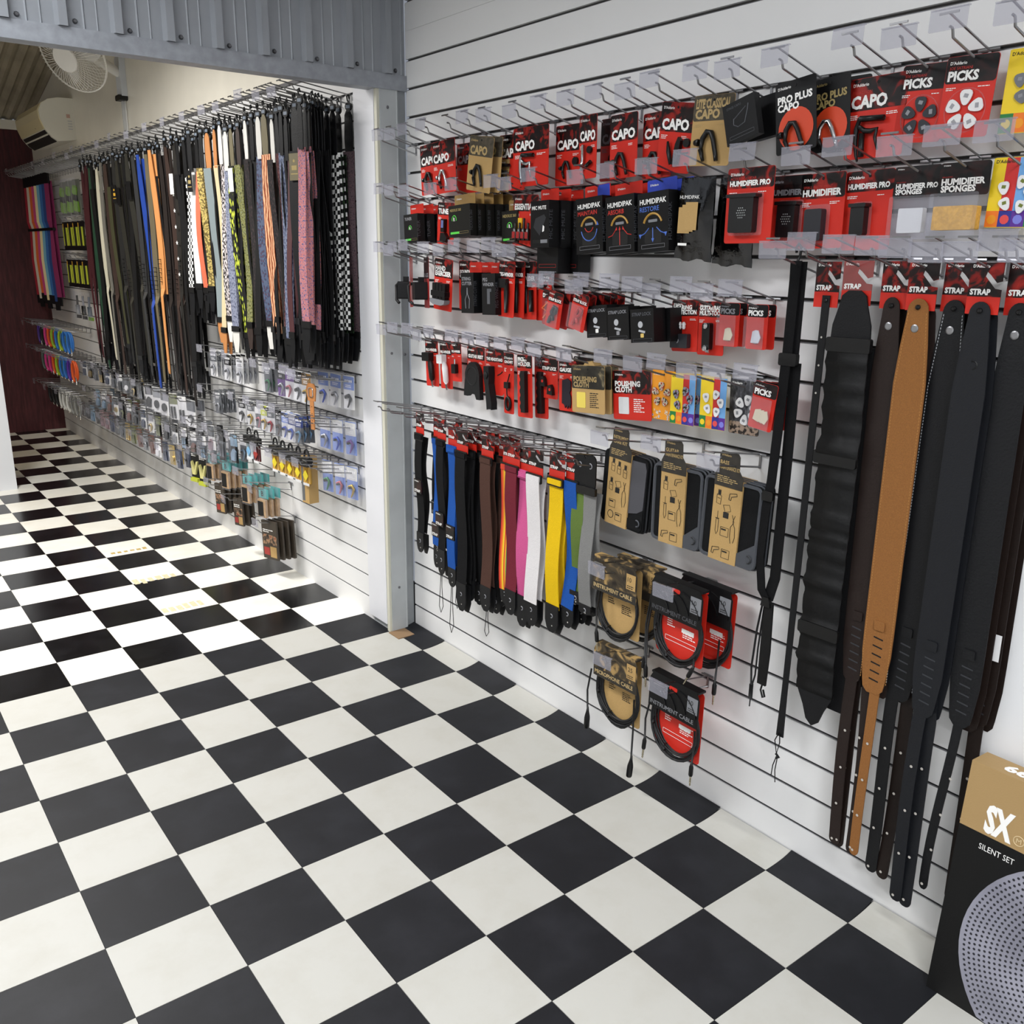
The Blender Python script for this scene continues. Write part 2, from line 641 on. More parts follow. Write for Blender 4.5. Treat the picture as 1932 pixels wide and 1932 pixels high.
def far_slab(y0, y1, z0, z1, off0, off1):
    a, b = xw(y0), xw(y1)
    mb = MB()
    n = [(a + off0, y0, z0), (a + off1, y0, z0), (b + off1, y1, z0), (b + off0, y1, z0),
         (a + off0, y0, z1), (a + off1, y0, z1), (b + off1, y1, z1), (b + off0, y1, z1)]
    mb.v = n
    for q in ((0, 3, 2, 1), (4, 5, 6, 7), (0, 1, 5, 4), (1, 2, 6, 5), (2, 3, 7, 6), (3, 0, 4, 7)):
        mb.face(q)
    return mb


FY0, FY1 = 3.40, 9.16
far_slab(FY0, FY1, 0, 2.32, 0.012, 0.05).build('groove_backing', GROOVE, wall_far)
for k in range(23):
    far_slab(FY0, 6.4, 0.1 * k + (0.004 if k else 0), 0.1 * k + 0.096, 0.0, 0.0135).build('plank', SLAT, wall_far)
    far_slab(6.402, FY1, 0.1 * k + (0.004 if k else 0), 0.1 * k + 0.096, 0.0, 0.0135).build('plank', SLAT, wall_far)
    if k:
        far_slab(FY0, FY1, 0.1 * k - 0.004, 0.1 * k - 0.001, 0.004, 0.0125).build('groove_insert', INSERT, wall_far)
far_slab(FY0, FY1, 2.297, 2.312, -0.006, 0.014).build('top_trim', INSERT, wall_far)
CREAM = mat('cream_paint', '#efeadc', 0.3, mottle=(3, 0.05))
setting('wall_far_upper', 'cream painted sheet wall above the strap display', 'wall',
        far_slab(3.30, FY1, 2.305, 3.45, 0.0, 0.05).mesh('wall_far_upper', CREAM))
MAROON = ramp_mat('maroon_grain', 'noise', 12, [(0.35, '#3a171a'), (0.7, '#54262a')], 0.5, stretch=(6, 6, 0.6))
mb = MB().box(-4.3, 0.1, 9.16, 9.26, 0, 2.575)
setting('wall_far_end', 'dark maroon wood-grain end wall of the back room', 'wall', mb.mesh('wall_far_end', MAROON))
setting('trim_3', 'cream bulkhead strip above the maroon end wall', 'trim',
        MB().box(-4.3, 0.1, 9.13, 9.26, 2.575, 2.65).mesh('trim_3', CREAM))
# sloped corrugated roof lining, ribs run down the slope
roof = setting('ceiling_far', 'brown-grey corrugated sloping ceiling of the back room', 'ceiling')
mb = MB()
zr = lambda y: 2.652 + (9.2 - y) * 0.235
n = 200
for i in range(n):
    xa, xb = -4.3 + 4.35 * i / n, -4.3 + 4.35 * (i + 1) / n
    h = lambda x_: 0.014 * math.cos(x_ / 0.075 * 2 * math.pi)
    mb.quad((xa, 3.3, zr(3.3) + h(xa)), (xa, 9.2, zr(9.2) + h(xa)), (xb, 9.2, zr(9.2) + h(xb)), (xb, 3.3, zr(3.3) + h(xb)))
mb.build('corrugated_sheet', mat('weathered_sheet', '#a39a86', 0.55, 0.1, mottle=(6, 0.15)), roof, smooth=True)
setting('wall_far_gable', 'plain wall closing the back room under its roof', 'wall',
        MB().box(-4.3, 0.1, 3.345, 3.40, 2.98, 4.3).mesh('wall_far_gable', PLAIN))

# white counter end at the edge of the view
t = thing('shop_counter', 'plain white counter end at the left edge of the back room', 'counter', Matrix.Translation((-1.5, 7.1, 0)))
MB().box(-0.68, 0.522, -0.2, 0.25, 0.0, 1.02).build('side_panel', mat('counter_white', '#dcdee2', 0.5), t)
MB().box(-0.70, 0.53, -0.215, 0.265, 1.02, 1.045).build('worktop', mat('counter_top', '#d2d3d6', 0.4), t)

# air conditioner on the upper wall
t = thing('air_conditioner', 'white split-system air conditioner high on the back room wall', 'air conditioner', Matrix.Translation((xw(7.65), 7.645, 2.52)))
pr = [(0, -0.14), (0, 0.14), (-0.10, 0.138), (-0.17, 0.122), (-0.215, 0.09), (-0.236, 0.045), (-0.232, -0.01), (-0.205, -0.085), (-0.165, -0.135), (-0.13, -0.158), (-0.06, -0.15)]
ACW = mat('aged_white_plastic', '#e4e0d2', 0.4)
L = 0.86
ROT = Matrix(((1, 0, 0, 0), (0, 0, 1, 0), (0, 1, 0, 0), (0, 0, 0, 1)))
MB().prism(pr[::-1], 0.0, L, ROT).build('housing', ACW, t)
MB().prism([(p[0] * 1.0 - 0.003, p[1]) for p in [(-0.155, 0.128), (-0.215, 0.092), (-0.240, 0.045), (-0.236, -0.01), (-0.21, -0.08), (-0.2, -0.08), (-0.22, 0.0), (-0.205, 0.085), (-0.15, 0.12)]], 0.015, L - 0.01, ROT).build('front_panel', mat('warm_bounce_plastic', '#d9cba2', 0.4), t)  # cream-yellow colour paints the warm bounce light onto the front
MB().prism([(-0.207, -0.087), (-0.168, -0.137), (-0.133, -0.161), (-0.13, -0.15), (-0.16, -0.125), (-0.2, -0.082)][::-1], 0.03, L - 0.03, ROT).build('air_outlet', mat('outlet_dark', '#1c1a17', 0.6), t)
MB().prism([(-0.193, -0.113), (-0.186, -0.12), (-0.179, -0.117), (-0.187, -0.107)][::-1], 0.03, L - 0.03, ROT).build('louvre', ACW, t)
mb = MB().box(-0.055, -0.03, -0.0008, 0, 0.005, 0.03)
mb.build('energy_sticker', mat('faded_sticker', '#c9a494', 0.6), t)
mb = MB()
for k in range(4):
    mb.box(-0.05, -0.02, -0.0008, 0, -0.02 - k * 0.018, -0.012 - k * 0.018)
mb.build('embossed_mark', mat('emboss_grey', '#c9c8c4', 0.5), t)
mb = MB()
for a in range(3):
    mb.box(-0.2215 + 0.002 * a, -0.2195 + 0.002 * a, 0.25 + 0.02 * a, 0.262 + 0.02 * a, -0.062, -0.054)
mb.build('brand_mark', BLACKINK, t)

# wall fan
t = thing('wall_fan', 'white oscillating wall fan above the strap display', 'fan', Matrix.Translation((xw(6.37), 6.37, 2.63)))
FANW = mat('fan_white', '#e6e3dc', 0.4)
MB().prism(rrect(-0.05, 0.05, -0.13, 0.12, 0.02), 0, 0.035, WB).build('wall_bracket', mat('fan_base_white', '#d9dde2', 0.4), t)
MB().prism(rrect(-0.052, 0.052, -0.132, -0.10, 0.015), 0, 0.05, WB).build('control_box', BLACKPL, t)
MB().tube([(-0.03, 0, 0.03), (-0.12, -0.05, 0.06), (-0.22, -0.12, 0.11)], [0.028, 0.03, 0.045], 10).build('neck', FANW, t, True)
# head turned towards the room and downwards
nrm = Vector((-0.72, -0.48, -0.50)).normalized()
q = nrm.to_track_quat('Z', 'Y').to_matrix().to_4x4()
FM = Matrix.Translation(Vector((-0.275, -0.125, 0.105))) @ q
MB().lathe([(0.03, -0.09), (0.055, -0.06), (0.055, 0.0), (0.04, 0.02)], 16, FM).build('motor', FANW, t, True)
CAGE = mat('cage_wire', '#efece4', 0.35)
mb = MB()
RF = 0.215
for k in range(56):
    a = 2 * math.pi * k / 56
    ca, sa = math.cos(a), math.sin(a)
    mb.tube([FM @ Vector((r_ * ca, r_ * sa, h)) for r_, h in ((0.072, 0.135), (0.12, 0.13), (0.19, 0.105), (RF, 0.07))], 0.0013, 3)
mb.build('front_grille', CAGE, t)
mb = MB()
for k in range(44):
    a = 2 * math.pi * k / 44
    ca, sa = math.cos(a), math.sin(a)
    mb.tube([FM @ Vector((r_ * ca, r_ * sa, h)) for r_, h in ((0.05, 0.0), (0.14, 0.0), (0.2, 0.03), (RF, 0.068))], 0.0013, 3)
mb.build('rear_grille', CAGE, t)
mb = MB()
for rr, h in ((RF, 0.069), (RF * 1.01, 0.063)):
    mb.tube([FM @ Vector((rr * math.cos(2 * math.pi * k / 36), rr * math.sin(2 * math.pi * k / 36), h)) for k in range(36)], 0.003, 5, True)
mb.build('rim', CAGE, t)
MB().lathe([(0.074, 0.128), (0.078, 0.136), (0.074, 0.142), (0.0, 0.144)], 20, FM).build('hub_badge', FANW, t)
for k in range(3):
    mb = MB()
    pts = []
    for i in range(7):
        rr = 0.03 + 0.15 * i / 6
        wd = 0.055 * math.sin(0.5 + 2.2 * i / 6)
        a0 = 2 * math.pi * k / 3
        lo = FM @ Vector((rr * math.cos(a0) - wd * math.sin(a0), rr * math.sin(a0) + wd * math.cos(a0), 0.085))
        hi = FM @ Vector((rr * math.cos(a0) + wd * math.sin(a0), rr * math.sin(a0) - wd * math.cos(a0), 0.045))
        pts.append((lo, hi))
    for (a, b), (c, d) in zip(pts, pts[1:]):
        mb.quad(a, c, d, b)
    mb.build('blade', clear_mat('fan_blade', '#e8e6e0', 0.6, 0.3), t)
t = thing('power_conduit', 'white cable conduit running down below the wall fan', 'conduit', Matrix.Translation((xw(6.4), 6.4, 2.4)))
MB().box(-0.022, 0, -0.03, 0.0, -0.09, 0.3).build('trunking', mat('conduit_white', '#d5d6d4', 0.5), t)
MB().tube([(-0.008, -0.045, 0.1), (-0.008, -0.045, -0.09)], 0.004, 6).build('cable', mat('cable_white', '#dcdcd8', 0.5), t)

# ================================================================== display hooks
HM = {}
HOOK_N = {}


def hook(y, z, label, L=0.16, rise=0.04, ticket=True, x=0.0, group=None, single=False, drop=0.036, lean=0.0):
    key = (L, rise, single, drop)
    if key not in HM:
        br = MB().box(-0.018, 0.018, -0.004, 0.002, -0.010, 0.006)
        br.box(-0.003, 0.003, -drop - 0.004, 0.0, 0.0, 0.004)
        br.tube([(-0.022, -0.001, 0.006), (0.022, -0.001, 0.006)], 0.003, 5)
        pr = MB().tube([(0, -drop, 0.002), (0, -drop + rise * 0.9, L * 0.90), (0, -drop + rise * 0.93, L * 0.925),
                        (0, -drop + rise + 0.010, L * 0.955), (0, -drop + rise + 0.013, L * 0.975), (0, -drop + rise + 0.014, L + 0.004)], 0.0026, 6)
        lp = MB().tube([(0, -0.002, 0.004), (0, rise, L + 0.012)], 0.0024, 6)
        lp.box(-0.019, 0.019, rise - 0.002, rise + 0.002, L + 0.011, L + 0.0135)
        tk = MB().prism(rrect(-0.037, 0.037, rise - 0.036, rise + 0.002, 0.003), L + 0.0145, L + 0.0155)
        tk.box(-0.037, 0.037, rise + 0.001, rise + 0.0035, L + 0.009, L + 0.0165)
        HM[key] = (br.mesh('bracket', CHROME), pr.mesh('product_prong', CHROME, True), lp.mesh('label_prong', CHROME), tk.mesh('ticket_holder', TICKET))
    br, pr, lp, tk = HM[key]
    t = thing('display_hook', label, 'hook', frame(x, y, z, yaw=lean), group)
    put('bracket', br, t)
    put('product_prong', pr, t)
    if not single:
        put('label_prong', lp, t)
        if ticket:
            o = put('ticket_holder', tk, t)
            o.rotation_euler = (R(random.uniform(-3, 5)), R(random.uniform(-5, 5)), 0)
    return t


def prong_z(zr, d, L=0.16, rise=0.04, drop=0.036):
    return zr - drop + rise * min(d, L) / L


# ================================================================== carded goods
def brand(mb, x, y, h, z, word="D'Addario"):
    mb.text(word, x, y, z, h, bold=0.02)


def card(name, label, y, z, d, w, h, sw, title, cat='packet', head=0.42, body=None, top=None, ink=None, yaw=0, tsize=0.16,
         hk=None, group=None, small=2, tw=0.86, ty=None, sub=None, subink=None, corner=0.006, x0=0.0, tilt=0, brandink=None):
    """blister card hanging from its hook; origin at the top edge"""
    body, top, ink = body or RED, top or ART, ink or WHITEINK
    t = thing(name, label, cat, frame(x0 - d, y, z, yaw, sw, tilt), group)
    MB().prism(rrect(-w / 2, w / 2, -h, 0, corner), -0.0012, 0.0).build('backing_card', body, t)
    hh = h * head
    if head:
        MB().prism(rrect(-w / 2 + 0.0005, w / 2 - 0.0005, -hh, -0.0005, min(corner, hh * 0.3)), 0.0, 0.0004).build('header_print', top, t)
    mb = MB()
    hb = h * 0.05
    brand(mb, -w / 2 + 0.07 * w, -h * 0.1, hb * 0.75, 0.0008)
    ls = [title] if isinstance(title, str) else list(title)
    th = h * tsize * 0.72
    ybase = (ty if ty is not None else -hh + h * 0.035)
    for i, s in enumerate(reversed(ls)):
        mb.text(s, -w / 2 + 0.06 * w, ybase + i * th * 1.18, 0.0009, th, maxw=w * tw, bold=0.045)
    if small:
        mb.smallprint(-w / 2 + 0.06 * w, -hh - h * 0.06, 0.0008, w * 0.22, small + 1, h * 0.022)
        mb.smallprint(w / 2 - 0.32 * w, -hh - h * 0.06, 0.0008, w * 0.24, small, h * 0.022)
    mb.build('lettering', ink, t)
    if sub:
        MB().text(sub, -w / 2 + 0.07 * w, ybase + len(ls) * th * 1.2, 0.0009, h * 0.035, maxw=w * 0.7).build('range_name', subink or REDINK, t)
    MB().prism(disc(0, -0.012, 0.0035, 8), 0.0004, 0.0010).build('hang_hole', mat('hole_dark', '#141214', 0.8), t)
    if hk:
        hook(y, hk[0], hk[1], *hk[2:]) if len(hk) > 2 else hook(y, hk[0], hk[1])
    return t


def boxed(name, label, y, z, d, w, h, dep, sw, title, sub=None, front=None, ink=None, subink=None, tab=None, tabh=0.035, tabw=0.95,
          cat='box', group=None, spine=None, tsize=0.1, hk=None, yaw=0, tabx=0.0):
    """carton with a hang tab; front face at distance d from the wall, body reaches back"""
    t = thing(name, label, cat, frame(-d, y, z, yaw, sw), group)
    MB().box(-w / 2, w / 2, -h, 0, -dep, 0).build('carton', front or BLACKCARD, t)
    if tab is not None:
        MB().prism(rrect(-w / 2 * tabw + tabx, w / 2 * tabw + tabx, -0.002, tabh, 0.004), -dep, -dep + 0.001).build('hang_tab', tab, t)
        mb = MB()
        brand(mb, -w / 2 * 0.75, tabh * 0.55, 0.005, -dep + 0.0014)
        mb.build('tab_lettering', WHITEINK, t)
    mb = MB()
    ls = [title] if isinstance(title, str) else list(title)
    for i, s in enumerate(ls):
        mb.text(s, -w / 2 + 0.08 * w, -h * (0.13 + tsize * 1.15 * i) - h * tsize * 0.6, 0.0006, h * tsize * 0.8, maxw=w * 0.85, bold=0.02)
    mb.build('lettering', ink or GREYINK, t)
    if sub:
        MB().text(sub, -w / 2 + 0.08 * w, -h * (0.13 + tsize * 1.15 * len(ls)) - h * tsize * 0.6, 0.0006, h * tsize * 0.75, maxw=w * 0.8, bold=0.01).build('variant_name', subink or REDINK, t)
    if spine:
        M = Matrix.Translation((w / 2 + 0.0006, -h * 0.82, -dep * 0.32)) @ Matrix.Rotation(R(90), 4, 'Y') @ Matrix.Rotation(R(90), 4, 'Z')
        MB().text(spine, 0, 0, 0, min(dep * 0.42, 0.013), maxw=h * 0.62, M=M).build('spine_lettering', DIMINK, t)
    if hk:
        hook(y, hk[0], hk[1], *hk[2:])
    return t


def frame_line(mb, x0, x1, y0, y1, z, th=0.0008):
    mb.box(x0, x1, y0, y0 + th, z, z + 0.0003)
    mb.box(x0, x1, y1 - th, y1, z, z + 0.0003)
    mb.box(x0, x0 + th, y0, y1, z, z + 0.0003)
    mb.box(x1 - th, x1, y0, y1, z, z + 0.0003)


# ---- goods on the cards
def capo_arch(t, x, y, s, m, open_=False):
    mb = MB()
    mb.tube([(x - 0.020 * s, y - 0.012 * s, 0.008), (x - 0.017 * s, y + 0.012 * s, 0.008), (x - 0.006 * s, y + 0.026 * s, 0.008), (x + 0.006 * s, y + 0.024 * s, 0.008),
             (x + 0.014 * s, y + 0.008 * s, 0.008), (x + 0.024 * s, y - 0.022 * s, 0.008), (x + 0.027 * s, y - 0.034 * s, 0.008)],
            [0.004 * s, 0.006 * s, 0.006 * s, 0.006 * s, 0.0055 * s, 0.005 * s, 0.0045 * s], 7)
    c = mb.build('capo_arm', m, t, True)
    mb = MB().tube([(x - 0.020 * s, y - 0.010 * s, 0.008), (x - 0.010 * s, y - 0.034 * s, 0.008)], [0.006 * s, 0.004 * s], 6)
    mb.build('capo_pad', BLACKPL, t, True)
    MB().lathe([(0.007 * s, 0), (0.008 * s, 0.004), (0.006 * s, 0.012 * s)], 10, Matrix.Translation((x - 0.026 * s, y + 0.004 * s, 0.008)) @ Matrix.Rotation(R(-90), 4, 'Y')).build('tension_knob', m, t)


def capo_trigger(t, x, y, s, m, mdark):
    MB().tube([(x - 0.020 * s, y + 0.030 * s, 0.009), (x + 0.030 * s, y + 0.027 * s, 0.009)], 0.0055 * s, 7).build('fret_bar', mdark, t, True)
    MB().tube([(x - 0.020 * s, y + 0.032 * s, 0.009), (x - 0.026 * s, y + 0.012 * s, 0.009), (x - 0.026 * s, y - 0.01 * s, 0.009), (x - 0.022 * s, y - 0.035 * s, 0.009), (x - 0.018 * s, y - 0.046 * s, 0.009)],
              [0.004 * s, 0.0045 * s, 0.004 * s, 0.003 * s, 0.002 * s], 7).build('capo_arm', m, t, True)
    MB().tube([(x - 0.020 * s, y + 0.016 * s, 0.010), (x - 0.008 * s, y + 0.008 * s, 0.010), (x + 0.006 * s, y + 0.006 * s, 0.010), (x + 0.018 * s, y + 0.010 * s, 0.010),
               (x + 0.015 * s, y - 0.006 * s, 0.010), (x + 0.022 * s, y - 0.028 * s, 0.010)],
              [0.004 * s, 0.005 * s, 0.005 * s, 0.003 * s, 0.0035 * s, 0.002 * s], 7).build('trigger_lever', m, t, True)
    MB().tube([(x - 0.014 * s, y + 0.004 * s, 0.008), (x - 0.012 * s, y - 0.038 * s, 0.008)], 0.0055 * s, 7).build('capo_grip', mdark, t, True)


def guitar_pick(s):
    """rounded triangle outline pointing down"""
    pts = []
    for i in range(18):
        a = 2 * math.pi * i / 18
        r = 0.0125 * (1 + 0.13 * math.cos(3 * (a + math.pi / 2))) * s
        pts.append((r * 0.95 * math.cos(a), r * 1.08 * math.sin(a) - (0.002 * s if math.sin(a) < 0 else 0)))
    return pts


def picks(t, spots, m, s=1.0, ink=None, z=0.002):
    me = MB().prism(guitar_pick(s), 0, 0.0025).mesh('pick', m)
    ik = None
    if ink:
        ik = MB().prism([(-0.005 * s, -0.002 * s), (0.004 * s, -0.004 * s), (0.006 * s, 0.003 * s), (-0.003 * s, 0.005 * s)], 0.0026, 0.0028).mesh('pick_print', ink)
    for px, py, rot in spots:
        o = put('pick', me, t, Matrix.Translation((px, py, z)) @ Matrix.Rotation(R(rot), 4, 'Z'))
        if ik:
            put('pick_print', ik, o)


def flower(cx, cy, r, n=6, a0=90):
    return [(cx + r * math.cos(R(a0 + 360 * k / n)), cy + r * math.sin(R(a0 + 360 * k / n)), a0 + 360 * k / n - 90) for k in range(n)]


# ------------------------------------------------------------------ row A: capos and picks, hooks in the top groove
ZA = 2.0


def hA(s, *a):
    return (ZA, 'chrome prong hook in the top row holding ' + s, *a)


t = card('capo_card', 'red capo card with black capo, nearest the steel post', 2.973, 1.98, 0.07, 0.122, 0.172, 3.5, 'CAPO', head=0.43, tsize=0.2, hk=hA('the red capo card nearest the post'))
capo_arch(t, 0.0, -0.125, 1.0, BLACKPL)
t = card('capo_card', 'red capo card with silver capo, second from the steel post', 2.848, 1.98, 0.09, 0.145, 0.174, 3.0, 'CAPO', head=0.43, tsize=0.2, hk=hA('the silver capo card'))
capo_arch(t, 0.0, -0.125, 1.0, BRIGHT)
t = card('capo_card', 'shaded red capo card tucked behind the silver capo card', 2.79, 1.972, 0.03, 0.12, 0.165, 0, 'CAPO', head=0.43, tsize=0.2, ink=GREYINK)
t = card('capo_card', 'dim red capo card half hidden left of the kraft capo card', 2.71, 1.972, 0.035, 0.11, 0.165, 0, 'CAPO', head=0.43, tsize=0.2, hk=hA('two half-hidden red capo cards', 0.16, 0.04, False))
t = card('capo_card', 'kraft capo card with black capo, in the left half of the top row', 2.598, 1.971, 0.10, 0.138, 0.172, -8.5, 'CAPO', head=0.36, tsize=0.2, body=KRAFT, top=KRAFTDARK, ink=mat('tan_ink', '#b49a68', 0.6), small=1, hk=hA('the left kraft capo card'))
capo_arch(t, 0.0, -0.118, 1.05, BLACKPL)
for k in range(2):
    t = card('capo_card', ('first', 'second')[k] + ' kraft capo card stacked behind the left kraft one', 2.585 - 0.01 * k, 1.972, 0.075 - 0.025 * k, 0.138, 0.172, -6 + 2 * k, 'CAPO', head=0.36, tsize=0.2, body=KRAFT, top=KRAFTDARK, ink=GOLDINK, small=0)
t = card('capo_card', 'red card with upright black trigger capo, left of the silver trigger capo', 2.50, 1.973, 0.05, 0.14, 0.172, -1, 'CAPO', head=0.43, tsize=0.2, hk=hA('the black trigger capo card on the left'))
capo_trigger(t, -0.03, -0.12, 0.95, BLACKPL, BLACKPL)
t = card('capo_card', 'wide red card with silver trigger capo', 2.342, 1.977, 0.10, 0.175, 0.172, 0.5, 'CAPO', head=0.41, tsize=0.2, sub='TRI-ACTION', tw=0.62, hk=hA('the silver trigger capo card'))
capo_trigger(t, -0.01, -0.115, 1.15, BRIGHT, BLACKPL)
t = card('capo_card', 'red card with black banjo capo and round tuner', 2.215, 1.974, 0.055, 0.118, 0.172, 0, 'CAPO', head=0.43, tsize=0.2, hk=hA('the banjo capo card'))
capo_arch(t, 0.0, -0.125, 0.8, BLACKPL)
MB().prism(disc(0.038, -0.105, 0.012, 12), 0.001, 0.008).build('clip_tuner', BLACKPL, t)
t = card('capo_card', 'narrow-looking red capo card turned slightly, silver capo bar', 2.096, 1.986, 0.085, 0.075, 0.172, 1, 'CAPO', head=0.43, tsize=0.2, hk=hA('the narrow red capo card'))
MB().tube([(-0.012, -0.08, 0.008), (-0.014, -0.12, 0.008), (-0.018, -0.15, 0.008)], 0.005, 7).build('capo_bar', BRIGHT, t, True)
MB().prism(disc(0.012, -0.095, 0.010, 12), 0.001, 0.008).build('clip_tuner', BLACKPL, t)
MB().tube([(0.0, -0.14, 0.008), (0.022, -0.128, 0.008)], 0.006, 6).build('capo_lever', BLACKPL, t, True)
t = card('capo_card', 'shadowed red capo card hanging close to the wall mid row', 2.045, 1.978, 0.03, 0.11, 0.17, 0, 'CAPO', head=0.43, tsize=0.2, top=ARTDARK, body=DEEPRED, ink=DIMINK)  # shade is put into its darker card, print and ink colours
MB().prism(disc(0.0, -0.11, 0.014, 12), 0.001, 0.008).build('clip_tuner', BLACKPL, t)
t = card('capo_card', 'red card with black arch capo in the middle of the top row', 1.965, 1.977, 0.07, 0.108, 0.168, 1.5, 'CAPO', head=0.42, tsize=0.2, hk=hA('the middle red capo card'))
capo_arch(t, -0.004, -0.128, 0.95, BLACKPL)
t = card('capo_card', 'red capo card overlapped by the glossy tilted one', 1.860, 1.973, 0.045, 0.108, 0.168, 1.5, 'CAPO', head=0.42, tsize=0.2, hk=hA('the overlapped red capo card'))
capo_arch(t, -0.006, -0.128, 0.95, BLACKPL)
t = card('capo_card', 'glossy red capo card tilted left, catching the ceiling light', 1.758, 1.982, 0.075, 0.118, 0.170, -8, 'CAPO', head=0.42, tsize=0.2, tilt=4, hk=hA('the glossy tilted capo card'))
MB().tube([(-0.018, -0.095, 0.008), (-0.012, -0.12, 0.008), (0.0, -0.15, 0.008)], [0.003, 0.006, 0.005], 7).build('capo_arm', BLACKPL, t, True)
MB().prism([(0.005, -0.15), (0.022, -0.15), (0.03, -0.09), (0.02, -0.082), (0.012, -0.1)], 0.001, 0.012).build('capo_body', BLACKPL, t)
MB().prism(disc(0.046, -0.095, 0.011, 12), 0.001, 0.008).build('clip_tuner', BLACKPL, t)
t = card('capo_card', 'large kraft card reading Lite Classical with black capo', 1.63, 1.984, 0.085, 0.130, 0.165, -3, ['LITE CLASSICAL', 'CAPO'], head=0.36, tsize=0.17, body=KRAFT, top=KRAFTDARK, ink=mat('tan_ink', '#b49a68', 0.6), small=1, hk=hA('the classical kraft capo card'))
capo_arch(t, 0.0, -0.115, 1.15, BLACKPL)
t = boxed('capo_box', 'black tilted carton printed with a grey capo outline', 1.525, 1.956, 0.125, 0.094, 0.094, 0.02, 15, '', hk=hA('the tilted black carton'))
mb = MB()
mb.tube([(-0.018, -0.038, 0.0005), (-0.02, -0.052, 0.0005), (-0.008, -0.060, 0.0005), (0.012, -0.056, 0.0005), (0.024, -0.03, 0.0005), (0.028, -0.018, 0.0005)], 0.0012, 4)
mb.tube([(-0.018, -0.04, 0.0005), (0.02, -0.022, 0.0005)], 0.0012, 4)
frame_line(mb, -0.036, 0.036, -0.084, -0.076, 0.0003)
mb.text('STAGE CAPO', -0.035, -0.014, 0.0005, 0.005)
mb.build('capo_outline', DIMINK, t)
boxed('capo_box', 'black carton behind the tilted carton with the capo outline', 1.50, 1.965, 0.07, 0.09, 0.094, 0.02, 8, '')
PROC = mat('orange_red_disc', '#d3431f', 0.45)
for k, (yy, dd, ww, sw, ink, lab) in enumerate(((1.385, 0.10, 0.108, 7, WHITEINK, 'black card with orange disc and white Pro Plus lettering'),
                                                (1.318, 0.065, 0.1, 6, GOLDINK, 'black orange-disc capo card with gold lettering, second of three'),
                                                (1.285, 0.035, 0.1, 0, DIMINK, 'rearmost black orange-disc capo card, close to the wall'))):
    t = card('capo_card', lab, yy, 1.985, dd, ww, 0.155, sw, ['PRO PLUS', 'CAPO'], head=0.0, body=BLACKCARD, ink=ink, tsize=0.13, ty=-0.062, small=0, hk=hA('the three black orange-disc capo cards') if k == 0 else None)
    MB().prism([p for p in disc(0, -0.105, ww * 0.43, 26)], 0.0003, 0.0007).build('orange_disc', PROC, t)
    capo_arch(t, -0.004, -0.118, 1.0, BLACKPL if k == 0 else BRIGHT)
t = card('capo_card', 'large red card with black trigger capo, left of the pick packs', 1.208, 1.975, 0.05, 0.138, 0.165, 1, 'CAPO', head=0.40, tsize=0.2, sub='TRI-ACTION', tw=0.62, hk=hA('the large black trigger capo card'))
capo_trigger(t, -0.008, -0.118, 1.15, BLACKPL, BLACKPL)
for k, (yy, m_, ik, lab) in enumerate(((1.101, mat('charcoal_pick', '#2e3036', 0.3), GREYINK, 'red pick card with five charcoal picks in a ring'),
                                       (1.0, mat('pearl_pick', '#e9e8e8', 0.25), mat('pencil_ink', '#9b9ba0', 0.5), 'red pick card with white picks in a ring'))):
    t = card('pick_card', lab, yy, 1.983, 0.05 + 0.012 * k, 0.104, 0.15, -2.5, 'PICKS', head=0.33, tsize=0.155, ink=WHITEINK, top=ARTDARK, small=1, hk=hA('the card of %s picks' % ('white' if k else 'charcoal')), sub='JOE SATRIANI')
    picks(t, flower(0.0, -0.1, 0.026, 5, 90), m_, 1.0, ik)
    mb = MB()
    mb.tube([(p[0], p[1], 0.001) for p in disc(0, -0.1, 0.041, 24)], 0.0012, 4, True)
    mb.build('blister_edge', FILM, t)


def stripes_card(name, label, y, z, d, w, h, sw, hk=None, pm=None, ink=None, cols=4, heads=True, start=0):
    """card in bold colour bands with a row of plain coloured tiles below"""
    t = thing(name, label, 'packet', frame(-d, y, z, 0, sw))
    MB().prism(rrect(-w / 2, w / 2, -h, 0, 0.004), -0.0012, 0).build('backing_card', YELLOWC, t)
    band = [YELLOWC, YELLOWC, mat('scarlet_band', '#cc2f2c', 0.45), mat('sky_band', '#6fa6dd', 0.45)]
    foot = [mat('green_tile', '#1f7a3c', 0.5), mat('orange_tile', '#ee7a22', 0.5), mat('indigo_tile', '#2b2f8d', 0.5), mat('violet_tile', '#5a2a91', 0.5)]
    blob = [YELLOWC, ORANGEC, mat('coral_blob', '#dd4a4a', 0.5), mat('lilac_blob', '#7d7fd8', 0.5)]
    for k in range(cols):
        a, b = -w / 2 + w * k / cols, -w / 2 + w * (k + 1) / cols
        MB().box(a, b, -h * 0.76, -0.001, 0, 0.0003).build('colour_band', band[(k + start) % 4], t)
        MB().box(a, b, -h + 0.001, -h * 0.76, 0, 0.0003).build('colour_tile', foot[(k + start) % 4], t)
        MB().prism(disc((a + b) / 2, -h * 0.885, w / cols * 0.36, 10), 0.0003, 0.0006).build('tile_spot', blob[(k + start) % 4], t)
    picks(t, [(-0.022, -0.055, 10), (0.012, -0.045, -20), (0.028, -0.065, 15), (-0.016, -0.085, 30), (0.016, -0.09, -10)], pm or WHITEPL, 0.85, ink or BLACKINK)
    mb = MB()
    brand(mb, -w / 2 + 0.05 * w, -h * 0.08, 0.006, 0.0007)
    mb.build('lettering', BLACKINK, t)
    if hk:
        hook(y, hk[0], hk[1], *hk[2:])
    return t


